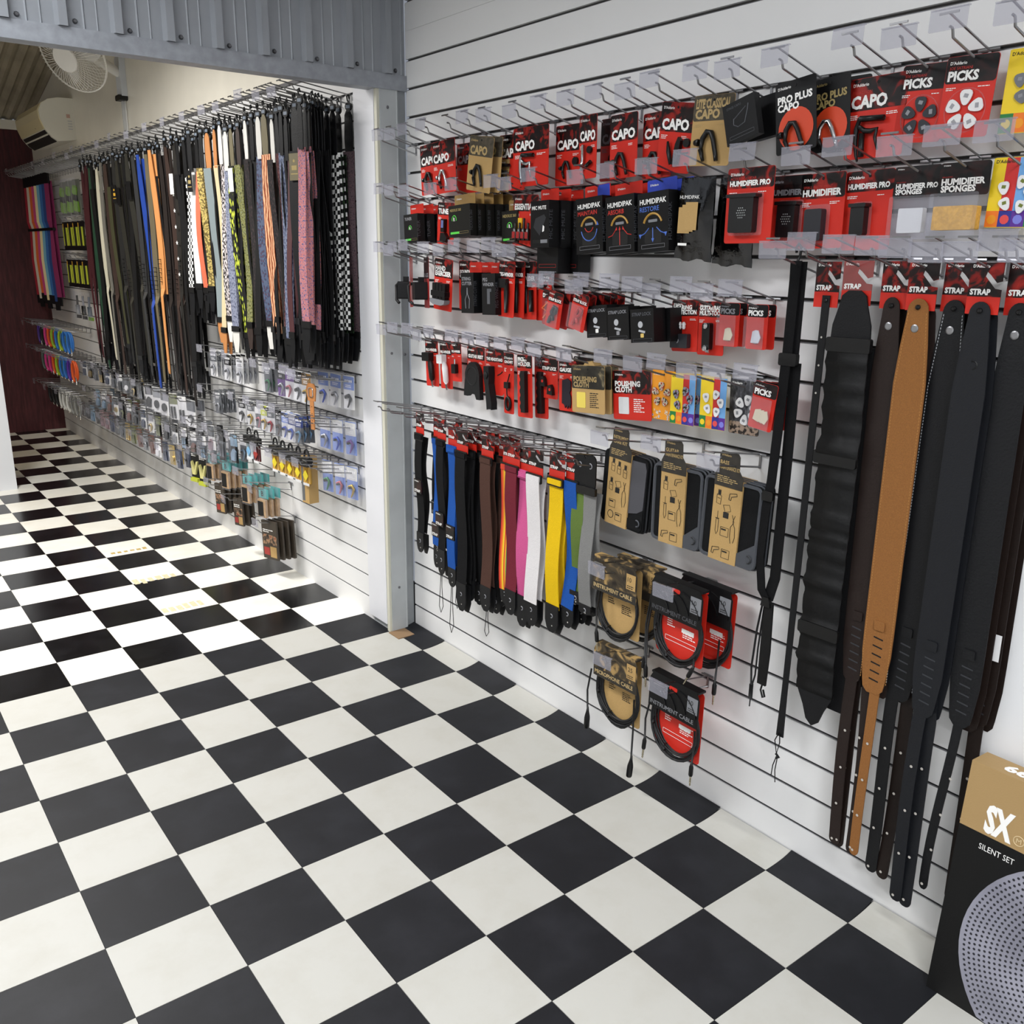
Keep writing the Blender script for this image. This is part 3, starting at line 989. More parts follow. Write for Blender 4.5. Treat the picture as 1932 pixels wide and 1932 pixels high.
stripes_card('pick_card', 'colour-banded pick card cut by the frame edge, upper right row', 0.886, 1.983, 0.05, 0.10, 0.15, -1, hk=hA('the upper colour-banded pick card'), pm=mat('slate_pick', '#6f7176', 0.3), ink=GREYINK)
# empty hook pairs further out on the top row carry only tickets
for k, yy in enumerate((3.08, 3.17)):
    hook(yy, ZA, ('second' , 'first')[k] + ' empty prong hook from the steel post in the top row')
# ------------------------------------------------------------------ row B: tuners, humidifiers
ZB = 1.8


def hB(s, *a):
    return (ZB, 'chrome prong hook in the second row holding ' + s, *a)


def needle(t, x, y, s, c=None):
    mb = MB()
    mb.tube(arc(x, y, 0.010 * s, 200, -20, 10, 0.0004), 0.0013 * s, 4)
    mb.build('dial_print', GREENINK, t)
    MB().text('R', x, y - 0.004 * s, 0.0006, 0.009 * s, align='c', bold=0.02).build('dial_letter', WHITEINK, t)


def ecobar(t, w, h):
    MB().box(-w * 0.42, -w * 0.02, -h * 0.92, -h * 0.85, 0, 0.0004).build('green_flash', GREENINK, t)
    mb = MB()
    frame_line(mb, -w * 0.02, w * 0.4, -h * 0.92, -h * 0.85, 0.0, 0.0006)
    mb.build('flash_frame', GOLDINK, t)


for k in range(3):
    t = boxed('tuner_box', ('front', 'middle', 'rear')[k] + ' black tuner carton with red tab, nearest the steel post', 2.985 - 0.004 * k, 1.737, 0.145 - 0.04 * k, 0.096, 0.1, 0.03, 3, 'TUNER', tab=RED, spine='TUNER', tsize=0.13, hk=hB('the black tuner cartons with red tabs') if k == 0 else None)
    if k == 0:
        needle(t, -0.005, -0.05, 1.0)
        ecobar(t, 0.096, 0.1)
t = card('tuner_card', 'red card with black clip-on tuner', 2.815, 1.773, 0.10, 0.105, 0.142, -4, 'TUNER', head=0.3, tsize=0.16, hk=hB('the red clip-on tuner card'))
MB().prism(rrect(-0.012, 0.010, -0.1, -0.055, 0.003), 0.001, 0.014).build('tuner_screen', BLACKPL, t)
MB().prism([(-0.012, -0.102), (0.012, -0.102), (0.03, -0.118), (0.014, -0.136), (-0.016, -0.13)], 0.001, 0.014).build('tuner_clip', BLACKPL, t)
MB().box(-0.008, 0.006, -0.085, -0.06, 0.014, 0.0145).build('tuner_display', mat('tuner_glass', '#6b74a8', 0.3), t)
TABK = mat('bronze_tab', '#9c7b45', 0.5)
for k in range(5):
    t = boxed('tuner_box', ('front', 'second', 'third', 'fourth', 'last')[k] + ' olive-black tuner carton with bronze tab in the deep stack', 2.64 - 0.012 * k, 1.757, 0.165 - 0.03 * k, 0.128 if k == 0 else 0.118, 0.102, 0.026, 3, 'NEXXUS 360' if k == 0 else '', front=mat('olive_black_card', '#151512', 0.42, spec=0.3), ink=GOLDINK, tab=TABK, spine='NEXXUS 360', tsize=0.1, hk=hB('the deep stack of bronze-tab cartons', 0.18) if k == 0 else None)
    if k == 0:
        needle(t, -0.03, -0.045, 1.25)
        ecobar(t, 0.128, 0.1)
t = boxed('tuner_box', 'single bronze-tab tuner carton left of the care set card', 2.452, 1.735, 0.095, 0.085, 0.1, 0.03, 2, 'NEXXUS 360', front=mat('olive_black_card', '#151512', 0.42), ink=GOLDINK, tab=TABK, tsize=0.11, hk=hB('the single bronze-tab carton'))
needle(t, 0.0, -0.048, 1.2)
ecobar(t, 0.085, 0.1)
t = card('care_set_card', 'red Essentials card with small dark oil bottles', 2.373, 1.781, 0.09, 0.126, 0.155, -2, 'ESSENTIALS', head=0.32, tsize=0.15, hk=hB('the small bottle set card'))
MB().prism(rrect(-0.048, -0.012, -0.128, -0.07, 0.003), 0.0005, 0.004).build('yellow_cloth', mat('cloth_yellow', '#e6b21f', 0.8), t)
for k in range(4):
    b = MB().lathe([(0.0075, 0), (0.008, 0.003), (0.008, 0.034), (0.004, 0.038), (0.0042, 0.052 + (0.014 if k == 2 else 0)), (0.002, 0.054 + (0.014 if k == 2 else 0))], 10, Matrix.Translation((-0.035 + 0.022 * k, -0.138, 0.011)) @ Matrix.Rotation(R(-90), 4, 'X')).build('bottle', mat('dark_bottle', '#17100f', 0.25), t, True)
    MB().box(-0.0425 + 0.022 * k, -0.0275 + 0.022 * k, -0.132, -0.112, 0.0189, 0.0192).build('bottle_label', DEEPRED, b)
for k in range(3):
    t = boxed('mute_box', ('front', 'middle', 'rear')[k] + ' black Mic Mute carton with red tab', 2.223 - 0.006 * k, 1.755, 0.155 - 0.043 * k, 0.088, 0.135, 0.04, 1.5, 'MIC MUTE' if k == 0 else '', ink=WHITEINK, tab=RED, spine='MIC MUTE', tsize=0.095, hk=hB('the microphone mute cartons', 0.18) if k == 0 else None)
    if k == 0:
        mb = MB().box(-0.034, 0.004, -0.122, -0.112, 0, 0.0005)
        mb.build('grey_flash', mat('flash_grey', '#0b0b0c', 0.4), t)
        MB().box(0.004, 0.036, -0.122, -0.112, 0, 0.0005).build('silver_flash', GREYPL, t)
        MB().prism([(0.012, -0.09), (0.02, -0.088), (0.022, -0.075), (0.015, -0.07)], 0, 0.0005).build('logo_mark', WHITEINK, t)
        MB().prism([(-0.03, -0.075), (0.0, -0.1), (0.03, -0.05), (0.02, -0.04), (-0.02, -0.05)], 0, 0.0004).build('product_photo', mat('photo_dark', '#2c2d31', 0.4), t)
for k in range(2):
    t = boxed('mute_box', ('front', 'rear')[k] + ' black carton hanging under the Mic Mute cartons', 2.225 - 0.03 * k, 1.632, 0.12 - 0.055 * k, 0.10, 0.088, 0.05, 1, '')
    mb = MB()
    frame_line(mb, -0.04, 0.04, -0.07, -0.06, 0.0, 0.0006)
    mb.build('printed_frame', REDINK, t)
for k, (yy, sub, sink, tabm, dz, lab, kind) in enumerate(((2.022, 'MAINTAIN', REDINK, RED, 0, 'black Humidipak carton with circular blue arrow', 0),
                                                          (1.897, 'ABSORB', REDINK, RED, 0, 'black Humidipak carton with red arrows pointing up', 1),
                                                          (1.772, 'RESTORE', BLUEINK, BLUE, 0.004, 'black Humidipak carton with three blue arrows', 2))):
    for j in range(2):
        t = boxed('humidity_box', lab if j == 0 else 'black carton hanging behind the Humidipak %s carton' % sub.lower(), yy - 0.022 * j, 1.757 + dz, 0.14 - 0.04 * j, 0.112, 0.152, 0.036, 4.5, 'HUMIDIPAK' if j == 0 else '', sub=sub if j == 0 else None, subink=sink, ink=WHITEINK, tab=tabm, spine='HUMIDIPAK', tsize=0.105, hk=hB('the Humidipak %s cartons' % sub.lower(), 0.17) if j == 0 else None)
        if j:
            continue
        if kind == 0:
            MB().box(0.0, 0.05, 0.0, 0.034, -0.0349, -0.0346).build('tab_print', BLUE, t)
        MB().tube(arc(0, -0.088, 0.034, 160, 20, 12, 0.0005), 0.003, 5).build('gold_arch', mat('gold_glow', '#b98e3c', 0.5), t)
        MB().prism(rrect(-0.016, 0.016, -0.076, -0.069, 0.002), 0, 0.0008).build('pack_print', GREYPL, t)
        MB().prism(rrect(-0.03, 0.03, -0.13, -0.095, 0.004), 0, 0.0003).build('body_print', mat('photo_black', '#101011', 0.5), t)
        mb = MB()
        if kind == 0:
            mb.tube(arc(0, -0.085, 0.033, 190, 355, 12, 0.0008), 0.0016, 4)
            mb.prism([(0.027, -0.078), (0.040, -0.078), (0.034, -0.067)], 0.0004, 0.001)
            mb.build('arrow_print', BLUEINK, t)
            MB().tube(arc(0, -0.076, 0.018, 200, 340, 8, 0.0008), 0.0014, 4).build('arrow_print', REDINK, t)
        elif kind == 1:
            for q in (-1, 0, 1):
                mb.tube([(q * 0.045, -0.106 if q else -0.13, 0.0008), (q * 0.03, -0.103 if q else -0.11, 0.0008), (q * 0.014, -0.088, 0.0008)], 0.0012, 4)
                mb.prism([(q * 0.014 - 0.004, -0.09), (q * 0.014 + 0.004, -0.09), (q * 0.012, -0.081)], 0.0004, 0.001)
            mb.build('arrow_print', REDINK, t)
        else:
            for q in (-1, 0, 1):
                mb.tube([(q * 0.014, -0.09, 0.0008), (q * 0.028, -0.102 if q else -0.1, 0.0008), (q * 0.042, -0.107 if q else -0.118, 0.0008)], 0.0014, 4)
                mb.prism([(q * 0.046 - 0.005, -0.104 if q else -0.117), (q * 0.046, -0.115 if q else -0.127), (q * 0.046 + 0.005, -0.104 if q else -0.117)], 0.0004, 0.001)
            mb.build('arrow_print', BLUEINK, t)
        mb = MB()
        frame_line(mb, -0.042, 0.042, -0.142, -0.132, 0.0, 0.0007)
        mb.build('printed_frame', GREYINK, t)
POUCH = mat('black_foil', '#070708', 0.1, 0.0, 0.7, bump=(34, 1.0))
for k in range(2):
    yy, dd = (1.629, 0.125) if k == 0 else (1.555, 0.06)
    t = thing('humidity_pouch', ('front glossy black foil humidity pouch with kraft sachets pictured', 'rear glossy black foil pouch behind the humidifier card')[k], 'pouch', frame(-dd, yy, 1.79, 0, -1.5))
    mb = MB()
    W, H, nx, ny = 0.112 + 0.004 * k, 0.2 + 0.012 * k, 8, 14
    g = []
    for z_ in (1, -1):
        for j in range(ny + 1):
            for i in range(nx + 1):
                u, v = i / nx * 2 - 1, j / ny
                puff = 0.014 * (1 - u ** 4) * math.sin(math.pi * min(1, max(0, v * 1.1 - 0.05))) + 0.0025 * math.sin(9 * u + 7 * v * (1 + k)) * math.sin(math.pi * v)
                crimp = 0.004 * math.sin(u * 11) * (v > 0.9)
                g.append((u * W / 2 * (1 + 0.06 * v), -v * H + 0.004 * math.sin(u * 5) * v, z_ * (abs(puff) * 0.9 + 0.0006) + crimp))
    mb.v = g
    S = (nx + 1) * (ny + 1)
    for j in range(ny):
        for i in range(nx):
            a = j * (nx + 1) + i
            mb.face((a, a + nx + 1, a + nx + 2, a + 1))
            mb.face((S + a, S + a + 1, S + a + nx + 2, S + a + nx + 1))
    mb.build('foil_bag', POUCH, t, True)
    if k == 0:
        for q in range(3):
            MB().box(-0.046 + 0.012 * q, -0.006 + 0.012 * q, -0.135 + 0.004 * q, -0.072 + 0.006 * q, 0.0145 + 0.0008 * q, 0.0148 + 0.0008 * q).build('sachet_print', KRAFT, t)
        mb = MB().text('HUMIDIPAK', -0.044, -0.052, 0.0155, 0.0085, maxw=0.075)
        mb.box(-0.042, -0.012, -0.165, -0.159, 0.0135, 0.0138)
        mb.build('lettering', WHITEINK, t)
        hook(yy, ZB, 'chrome prong hook in the second row holding the black foil pouches', 0.18)


def humidifier(t, w, h, x, y, lip=True, dots=0, m=None):
    m = m or mat('humidifier_black', '#121315', 0.35)
    MB().prism(rrect(x - w / 2, x + w / 2, y - h, y, 0.005), 0.001, 0.02).build('humidifier_case', m, t)
    if lip:
        MB().prism(rrect(x - w * 0.62, x + w * 0.62, y - 0.002, y + 0.006, 0.002), 0.001, 0.024).build('humidifier_lip', m, t)
    if dots:
        mb = MB()
        for i in range(-2, 3):
            for j in range(-2, 3):
                if abs(i) + abs(j) < 4 - (i * j % 2):
                    mb.prism(disc(x + i * 0.0055 + (j % 2) * 0.0027, y - h * 0.45 + j * 0.0055, 0.0013, 6), 0.02, 0.0203)
        mb.build('vent_holes', mat('vent_light', '#bfc3c2', 0.5), t)
    MB().prism(rrect(x - w * 0.7, x + w * 0.7, y - h - 0.006, y + 0.01, 0.006), 0.0009, 0.0015).build('blister_edge', FILM, t)


t = card('humidifier_card', 'large red Humidifier Pro card with vented black case, hung forward', 1.468, 1.803, 0.125, 0.138, 0.172, 0.5, 'HUMIDIFIER PRO', head=0.27, tsize=0.09, sub='ACOUSTIC GUITAR', small=1, hk=hB('the forward humidifier card'))
humidifier(t, 0.072, 0.082, -0.008, -0.066, True, 1)
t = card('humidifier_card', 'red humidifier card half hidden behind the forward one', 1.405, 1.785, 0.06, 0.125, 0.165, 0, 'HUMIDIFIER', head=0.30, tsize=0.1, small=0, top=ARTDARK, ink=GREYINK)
humidifier(t, 0.05, 0.075, 0.01, -0.065, True, 1)
t = card('humidifier_card', 'red card with plain dark humidifier block', 1.314, 1.785, 0.06, 0.118, 0.165, 1.5, 'HUMIDIFIER', head=0.33, tsize=0.115, sub='SMALL INSTRUMENT', hk=hB('the plain humidifier block card'))
humidifier(t, 0.046, 0.07, -0.008, -0.078, False, 0, mat('humidifier_slate', '#24252b', 0.4))
t = card('humidifier_card', 'red card with slim black ukulele humidifier', 1.203, 1.785, 0.05, 0.118, 0.168, 1.5, 'HUMIDIFIER PRO', head=0.26, tsize=0.09, sub='UKULELE', small=1, hk=hB('the slim humidifier card'))
humidifier(t, 0.034, 0.062, -0.012, -0.075, True, 0)
SPW = mat('white_sponge', '#e2e3e2', 0.9, bump=(200, 0.3))
SPY = mat('yellow_sponge', '#dba94a', 0.95, bump=(120, 0.8), mottle=(150, 0.15))
for k, (yy, ls, m_, lab, dm) in enumerate(((1.093, ['HUMIDIFIER PRO', 'SPONGES'], SPW, 'bag of white replacement sponge under a dark header', (0.055, 0.05, 0.012)),
                                           (0.987, ['HUMIDIFIER', 'SPONGES'], SPY, 'bag of yellow replacement sponge under a dark header', (0.082, 0.046, 0.03)))):
    t = card('sponge_bag', lab, yy, 1.787, 0.05 + 0.01 * k, 0.104, 0.064, 0.5, ls, head=1.0, tsize=0.25 if k else 0.21, ty=-0.056, small=0, top=ARTDARK, body=BLACKCARD, sub='REPLACEMENT', tw=0.9, cat='bag', hk=hB('the %s sponge bag' % ('yellow' if k else 'white')))
    a, b, c_ = dm
    MB().prism(rrect(-a / 2, a / 2, -0.085 - b, -0.085, 0.003), -0.004, c_).build('sponge', m_, t)
    MB().prism(rrect(-0.05, 0.05, -0.148, -0.06, 0.004), c_ + 0.002, c_ + 0.0025).build('clear_bag', FILM, t)
    MB().prism(rrect(-0.05, 0.05, -0.148, -0.06, 0.004), -0.006, -0.0055).build('clear_bag', FILM, t)
stripes_card('pick_card', 'colour-banded pick card with white picks cut by the frame edge, second row', 0.886, 1.79, 0.05, 0.10, 0.13, -1, hk=hB('the lower colour-banded pick card'), pm=WHITEPL, ink=mat('olive_ink', '#6f7a30', 0.5), start=1)

# ------------------------------------------------------------------ row C left: small tools at 1.6 m
ZC = 1.6


def hC(s, *a):
    return (ZC, 'chrome prong hook in the third row holding ' + s, *a)


for k, (yy, dd, yaw, lab) in enumerate(((3.06, 0.10, -38, 'clear-fronted red card turned edge-on with black rest, nearest the steel post'),
                                        (2.985, 0.08, -20, 'shaded red card with black rest beside the hand exerciser'))):
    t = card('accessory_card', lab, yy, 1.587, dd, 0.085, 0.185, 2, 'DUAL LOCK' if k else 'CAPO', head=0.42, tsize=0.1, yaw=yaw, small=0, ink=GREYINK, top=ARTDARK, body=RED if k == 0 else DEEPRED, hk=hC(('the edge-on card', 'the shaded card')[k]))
    MB().prism(rrect(-0.028, 0.02, -0.155, -0.09, 0.006), 0.001, 0.05).build('rest_block', RUBBER, t)
    MB().tube([(-0.03, -0.095, 0.05), (-0.036, -0.105, 0.062), (-0.03, -0.16, 0.06), (-0.02, -0.17, 0.05)], 0.006, 6).build('rest_arm', RUBBER, t, True)
    MB().prism(rrect(-0.012, 0.008, -0.092, -0.072, 0.003), 0.01, 0.03).build('rest_clip', RUBBER, t)
t = card('exerciser_card', 'red Hand Exerciser card with four-button black grip', 2.856, 1.581, 0.085, 0.12, 0.182, -4, ['HAND', 'EXERCISER'], head=0.36, tsize=0.12, hk=hC('the hand exerciser card'))
for k in range(4):
    MB().prism(rrect(-0.042 + 0.022 * k, -0.023 + 0.022 * k, -0.142, -0.085 + 0.002 * (k % 2), 0.004), 0.001, 0.02).build('finger_button', BLACKPL, t)
MB().prism(rrect(-0.045, 0.047, -0.132, -0.112, 0.004), 0.001, 0.024).build('grip_frame', BLACKPL, t)
MB().prism([(-0.05, -0.142), (-0.046, -0.155), (-0.025, -0.162), (0.025, -0.162), (0.046, -0.155), (0.05, -0.142)], 0.001, 0.026).build('palm_rest', GREYPL, t)
t = card('cover_card', 'red Soundhole Cover card with black rubber disc', 2.745, 1.577, 0.055, 0.115, 0.17, 0.5, ['SOUNDHOLE', 'COVER'], head=0.38, tsize=0.1, small=0, hk=hC('the soundhole cover card'))
MB().prism(disc(0.012, -0.105, 0.052, 26), 0.001, 0.006).build('rubber_disc', RUBBER, t)
MB().tube([(p[0], p[1], 0.006) for p in disc(0.012, -0.105, 0.045, 26)], 0.0016, 4, True).build('disc_ridge', RUBBER, t)
for k, (yy, ls, dd, lab) in enumerate(((2.651, ['STRING', 'CUTTER'], 0.125, 'black String Cutter carton with red hang tab'), (2.540, ['PEG', 'WINDER'], 0.115, 'black Peg Winder carton with red hang tab'))):
    for j in range(2):
        t = boxed('tool_box', lab if j == 0 else 'second carton behind the ' + lab, yy - 0.012 * j, 1.538, dd - 0.042 * j, 0.076, 0.136, 0.038, 2, ls if j == 0 else '', tab=RED, spine=' '.join(ls), tsize=0.1, hk=hC('the %s cartons' % ' '.join(ls).lower()) if j == 0 else None)
        if j == 0 and k == 0:
            mb = MB()
            mb.tube([(-0.01, -0.12, 0.0006), (-0.013, -0.09, 0.0006), (-0.002, -0.072, 0.0006), (0.0, -0.05, 0.0006)], 0.0013, 4)
            mb.tube([(0.01, -0.12, 0.0006), (0.013, -0.09, 0.0006), (0.002, -0.072, 0.0006), (0.0, -0.05, 0.0006)], 0.0013, 4)
            mb.build('cutter_print', GREYINK, t)
        if j == 0 and k:
            MB().prism([(-0.008, -0.1), (0.008, -0.1), (0.008, -0.06), (0.016, -0.06), (0.016, -0.05), (-0.008, -0.05)], 0.0, 0.0005).build('winder_print', DIMINK, t)
for k in range(3):
    t = card('winder_card', ('front', 'middle', 'rear')[k] + ' red Peg-Winder card with black handle in the third row', 2.468 - 0.02 * k, 1.578, 0.09 - 0.025 * k, 0.088, 0.18, -2 + k, 'PEG-WINDER', head=0.30, tsize=0.085, hk=hC('the red peg winder cards') if k == 0 else None)
    MB().tube([(0.012, -0.07, 0.008), (0.014, -0.1, 0.010), (0.012, -0.165, 0.008)], [0.007, 0.009, 0.006], 7).build('winder_handle', BLACKPL, t, True)
    MB().prism(rrect(-0.04, 0.014, -0.085, -0.055, 0.004), 0.001, 0.016).build('winder_head', BLACKPL, t)
for k in range(2):
    t = card('holder_card', ('left', 'right')[k] + ' tall red holder card partly behind the black cartons', 2.405 - 0.065 * k, 1.578, 0.05 - 0.01 * k, 0.08, 0.185, 2, 'HOLDER', head=0.36, tsize=0.1, hk=hC('the %s tall holder card' % ('left', 'right')[k]))
    MB().tube([(0.02, -0.09, 0.008), (0.022, -0.16, 0.008)], 0.008, 7).build('holder_bar', BLACKPL, t, True)
    MB().tube([(-0.02, -0.072, 0.006), (0.0, -0.08, 0.01), (0.02, -0.072, 0.006)], 0.006, 6).build('holder_clip', BLACKPL, t, True)

# ------------------------------------------------------------------ row D: strap blocks, plugs, tools at 1.5 m
ZD = 1.5


def hD(s, *a):
    return (ZD, 'chrome prong hook in the fourth row holding ' + s, *a)


t = card('bag_tag', 'small bag of black netting with orange clips beside the strap blocks', 2.225, 1.49, 0.115, 0.05, 0.1, 0, 'D', head=0.2, body=DEEPRED, small=0, hk=hD('the small bag of netting'))
MB().tube([(0.01, -0.03, 0.004), (-0.015, -0.05, 0.008), (0.012, -0.06, 0.006), (-0.01, -0.08, 0.008)], 0.004, 5).build('clip', mat('orange_clip', '#d4622a', 0.5), t, True)
for g, (yy, lab, n) in enumerate(((2.135, 'tilted', 6), (2.02, 'straight', 6))):
    for k in range(n):
        t = card('strap_block_bag', '%s bag in the %s stack of red strap blocks' % (('front', 'second', 'third', 'fourth', 'fifth', 'rearmost')[k], lab), yy - 0.008 * k, 1.493, 0.155 - 0.02 * k, 0.07, 0.108, -10 + 2.2 * k - (3 if g else 0), 'STRAP BLOCK' if k == 0 else '', head=0.3, tsize=0.1, small=0, body=RED if (k % 2 == 0) else DEEPRED, hk=hD('the %s stack of strap block bags' % lab, 0.18) if k == 0 else None)
        if k == 0:
            MB().tube(([(-0.015, -0.095, 0.005), (-0.006, -0.075, 0.006), (0.014, -0.06, 0.006), (0.016, -0.045, 0.006), (0.006, -0.042, 0.006), (-0.004, -0.06, 0.006), (0.006, -0.085, 0.005)]), 0.0055, 6).build('rubber_block', mat('block_black', '#111113', 0.3) if g == 0 else mat('block_red', '#b8201c', 0.35), t, True)
            MB().prism(rrect(-0.033, 0.033, -0.106, -0.033, 0.003), 0.012, 0.0123).build('clear_bag', FILM, t)
for k, yy in enumerate((1.969, 1.882, 1.787)):
    for j in range(2):
        t = boxed('strap_lock_box', (('left', 'middle', 'right')[k] + ' of three small black Strap Lock cartons') if j == 0 else 'black carton behind the %s Strap Lock carton' % ('left', 'middle', 'right')[k], yy - 0.014 * j, 1.461, 0.145 - 0.05 * j, 0.088, 0.09, 0.045, 6.5, 'STRAP LOCK' if j == 0 else '', tsize=0.12, ink=GREYINK if k < 2 else DIMINK, hk=hD('the %s strap lock cartons' % ('left', 'middle', 'right')[k], 0.18) if j == 0 else None)
        if j == 0:
            mb = MB().prism(disc(-0.006, -0.042, 0.009, 12), 0, 0.0005)
            mb.prism([(-0.012, -0.055), (0.012, -0.06), (0.01, -0.066), (-0.014, -0.06)], 0, 0.0005)
            mb.build('lock_print', mat('silver_ink', '#b6b8bd', 0.3), t)
            MB().prism(rrect(-0.006, 0.006, -0.077, -0.066, 0.002), 0, 0.0005).build('pin_print', (WHITEINK, GREYINK, mat('brass_ink', '#d9bc6a', 0.4))[k], t)
            mb = MB()
            frame_line(mb, -0.036, 0.036, -0.088, -0.08, 0, 0.0006)
            mb.build('printed_frame', DIMINK, t)
t = card('ear_plug_card', 'red Hearing Protection card with white ear plugs', 1.716, 1.486, 0.05, 0.096, 0.138, 3, ['HEARING', 'PROTECTION'], head=0.31, tsize=0.11, hk=hD('the hearing protection card'))
for q in (-1, 1):
    MB().lathe([(0.003, 0), (0.0055, 0.006), (0.004, 0.009), (0.006, 0.013), (0.004, 0.018), (0.002, 0.02)], 10, Matrix.Translation((-0.006 + 0.007 * q, -0.078, 0.006)) @ Matrix.Rotation(R(-90), 4, 'X')).build('ear_plug', WHITEPL, t, True)
MB().prism(rrect(-0.04, 0.022, -0.128, -0.09, 0.003), 0.001, 0.016).build('carry_case', mat('case_slate', '#24262c', 0.4), t)
MB().tube(arc(-0.015, -0.108, 0.006, -80, 100, 6, 0.0165), 0.0014, 4).build('logo_mark', GREYINK, t)
t = card('multi_tool_card', 'red Multi-Tool card with folded steel tool', 1.624, 1.486, 0.05, 0.09, 0.14, 2, ['GUITAR/BASS', 'MULTI-TOOL'], head=0.29, tsize=0.11, hk=hD('the multi-tool card'))
for k in range(4):
    MB().prism(rrect(-0.012, 0.014, -0.125, -0.055, 0.006), 0.002 + 0.005 * k, 0.006 + 0.005 * k).build('tool_plate', BLACKPL if k in (1, 2, 3) else BRIGHT, t)
for q in (-0.062, -0.12):
    MB().lathe([(0.008, 0), (0.008, 0.003), (0.004, 0.004)], 10, Matrix.Translation((0.001, q, 0.022))).build('pivot', BRIGHT, t)
for q in range(4):
    MB().prism(rrect(-0.010 + 0.006 * q, -0.006 + 0.006 * q, -0.132, -0.118, 0.001), 0.004 + 0.004 * q, 0.007 + 0.004 * q).build('blade_tip', BRIGHT, t)
for k, (yy, m_, lab) in enumerate(((1.55, IVORY, 'small red Picks bag with ivory finger picks'), (1.462, mat('frost_pick', '#d8dade', 0.4), 'small red Picks bag with frosted white picks'))):
    for j in range(2):
        t = card('pick_bag', lab if j == 0 else 'bag behind the ' + lab, yy - 0.008 * j, 1.486, 0.065 - 0.02 * j, 0.064, 0.11, 1, 'PICKS', head=0.28, tsize=0.155, small=0, top=BLACKCARD, body=RED, ink=WHITEINK if k else GREYINK, hk=hD('the %s picks bags' % ('white' if k else 'ivory')) if j == 0 else None)
        if j == 0:
            for q in range(3):
                MB().prism([(-0.014 + 0.006 * q, -0.094 + 0.001 * q), (0.002 + 0.006 * q, -0.096 + 0.001 * q), (0.008 + 0.006 * q, -0.08), (0.0 + 0.006 * q, -0.062), (-0.01 + 0.006 * q, -0.066)], 0.0015 + 0.003 * q, 0.0035 + 0.003 * q).build('pick', m_, t)
            MB().prism(rrect(-0.031, 0.031, -0.108, -0.03, 0.003), 0.013, 0.0133).build('clear_bag', FILM, t)

# ------------------------------------------------------------------ row E: winders, cloths and pick cards at 1.3 m
ZE = 1.3


def hE(s, *a):
    return (ZE, 'chrome prong hook in the fifth row holding ' + s, *a)


for k, (yy, w, h, m_, lab) in enumerate(((2.988, 0.09, 0.182, BLACKPL, 'red Pro-Winder card with black winder, nearest the steel post'),
                                         (2.889, 0.08, 0.18, WHITEPL, 'red Pro-Winder card with white winder'),
                                         (2.818, 0.065, 0.145, BLACKPL, 'small red winder card with short black tip'))):
    t = card('winder_card', lab, yy, 1.287, 0.06, w, h, 3, 'PRO-WINDER', head=0.30, tsize=0.075, small=1, hk=hE(('the black winder card', 'the white winder card', 'the short winder card')[k]))
    if k < 2:
        MB().prism(rrect(-0.036 if k == 0 else -0.03, 0.014 if k == 0 else 0.006, -0.085, -0.052, 0.004), 0.002, 0.024).build('winder_head', m_, t)
        MB().tube([(0.004, -0.08, 0.012), (0.012, -0.1, 0.014), (0.014, -0.15, 0.012), (0.012, -0.16, 0.01)], [0.008, 0.012, 0.011, 0.006], 8).build('winder_handle', m_, t, True)
        MB().prism([(0.004, -0.158), (0.02, -0.158), (0.018, -0.178), (0.012, -0.184)], 0.005, 0.012).build('cutter_tip', BRIGHT, t)
    else:
        MB().prism(rrect(-0.014, 0.012, -0.115, -0.08, 0.004), 0.002, 0.016).build('winder_head', m_, t)
        MB().tube([(-0.001, -0.08, 0.008), (0.0, -0.062, 0.008)], 0.003, 6).build('drive_pin', BRIGHT, t)
t = card('rest_card', 'red Guitar Rest card with large black rubber cradle', 2.689, 1.28, 0.06, 0.108, 0.158, 0.5, 'GUITAR REST', head=0.29, tsize=0.1, hk=hE('the rubber guitar rest card'))
pts = [(0.05, -0.185)] + [(0.045 * math.cos(R(a)) + 0.0, -0.105 + 0.052 * math.sin(R(a))) for a in range(-10, 191, 18)] + [(-0.052, -0.168), (-0.052, -0.178), (-0.03, -0.178), (-0.014, -0.166), (0.016, -0.168), (0.026, -0.186)]
MB().prism(pts, 0.002, 0.018).build('rubber_cradle', RUBBER, t)
MB().tube([(p[0], p[1], 0.018) for p in disc(0.0, -0.104, 0.032, 22)], 0.0012, 4, True).build('cradle_ridge', RUBBER, t)
t = card('headstand_card', 'rounded red The Headstand card with long black neck rest', 2.575, 1.282, 0.06, 0.112, 0.16, 1, 'THE HEADSTAND', head=0.29, tsize=0.085, corner=0.02, hk=hE('the headstand card'))
MB().prism([(-0.03, -0.06), (0.0, -0.06), (0.002, -0.085), (0.0, -0.12), (0.016, -0.185), (0.016, -0.21), (0.002, -0.205), (-0.012, -0.212), (-0.014, -0.19), (-0.022, -0.13), (-0.03, -0.1)][::-1], 0.002, 0.028).build('neck_rest', RUBBER, t)
MB().lathe([(0.012, 0), (0.012, 0.004), (0.004, 0.006)], 12, Matrix.Translation((-0.014, -0.09, 0.028))).build('rest_pivot', RUBBER, t)
MB().tube([(0.018, -0.09, 0.001), (0.035, -0.083, 0.001), (0.046, -0.075, 0.001)], 0.002, 4).build('usage_print', BLACKINK, t)
t = card('strap_cinch_card', 'narrow red card with black cord cinch, left of the pick holders', 2.487, 1.276, 0.065, 0.056, 0.208, 1.5, 'CINCHFIT', head=0.20, tsize=0.055, hk=hE('the cord cinch card'))
MB().tube([(0.012, -0.07, 0.006), (0.004, -0.09, 0.006), (-0.006, -0.11, 0.006), (-0.004, -0.14, 0.006), (0.004, -0.16, 0.006)], 0.0022, 5).build('cord', RUBBER, t, True)
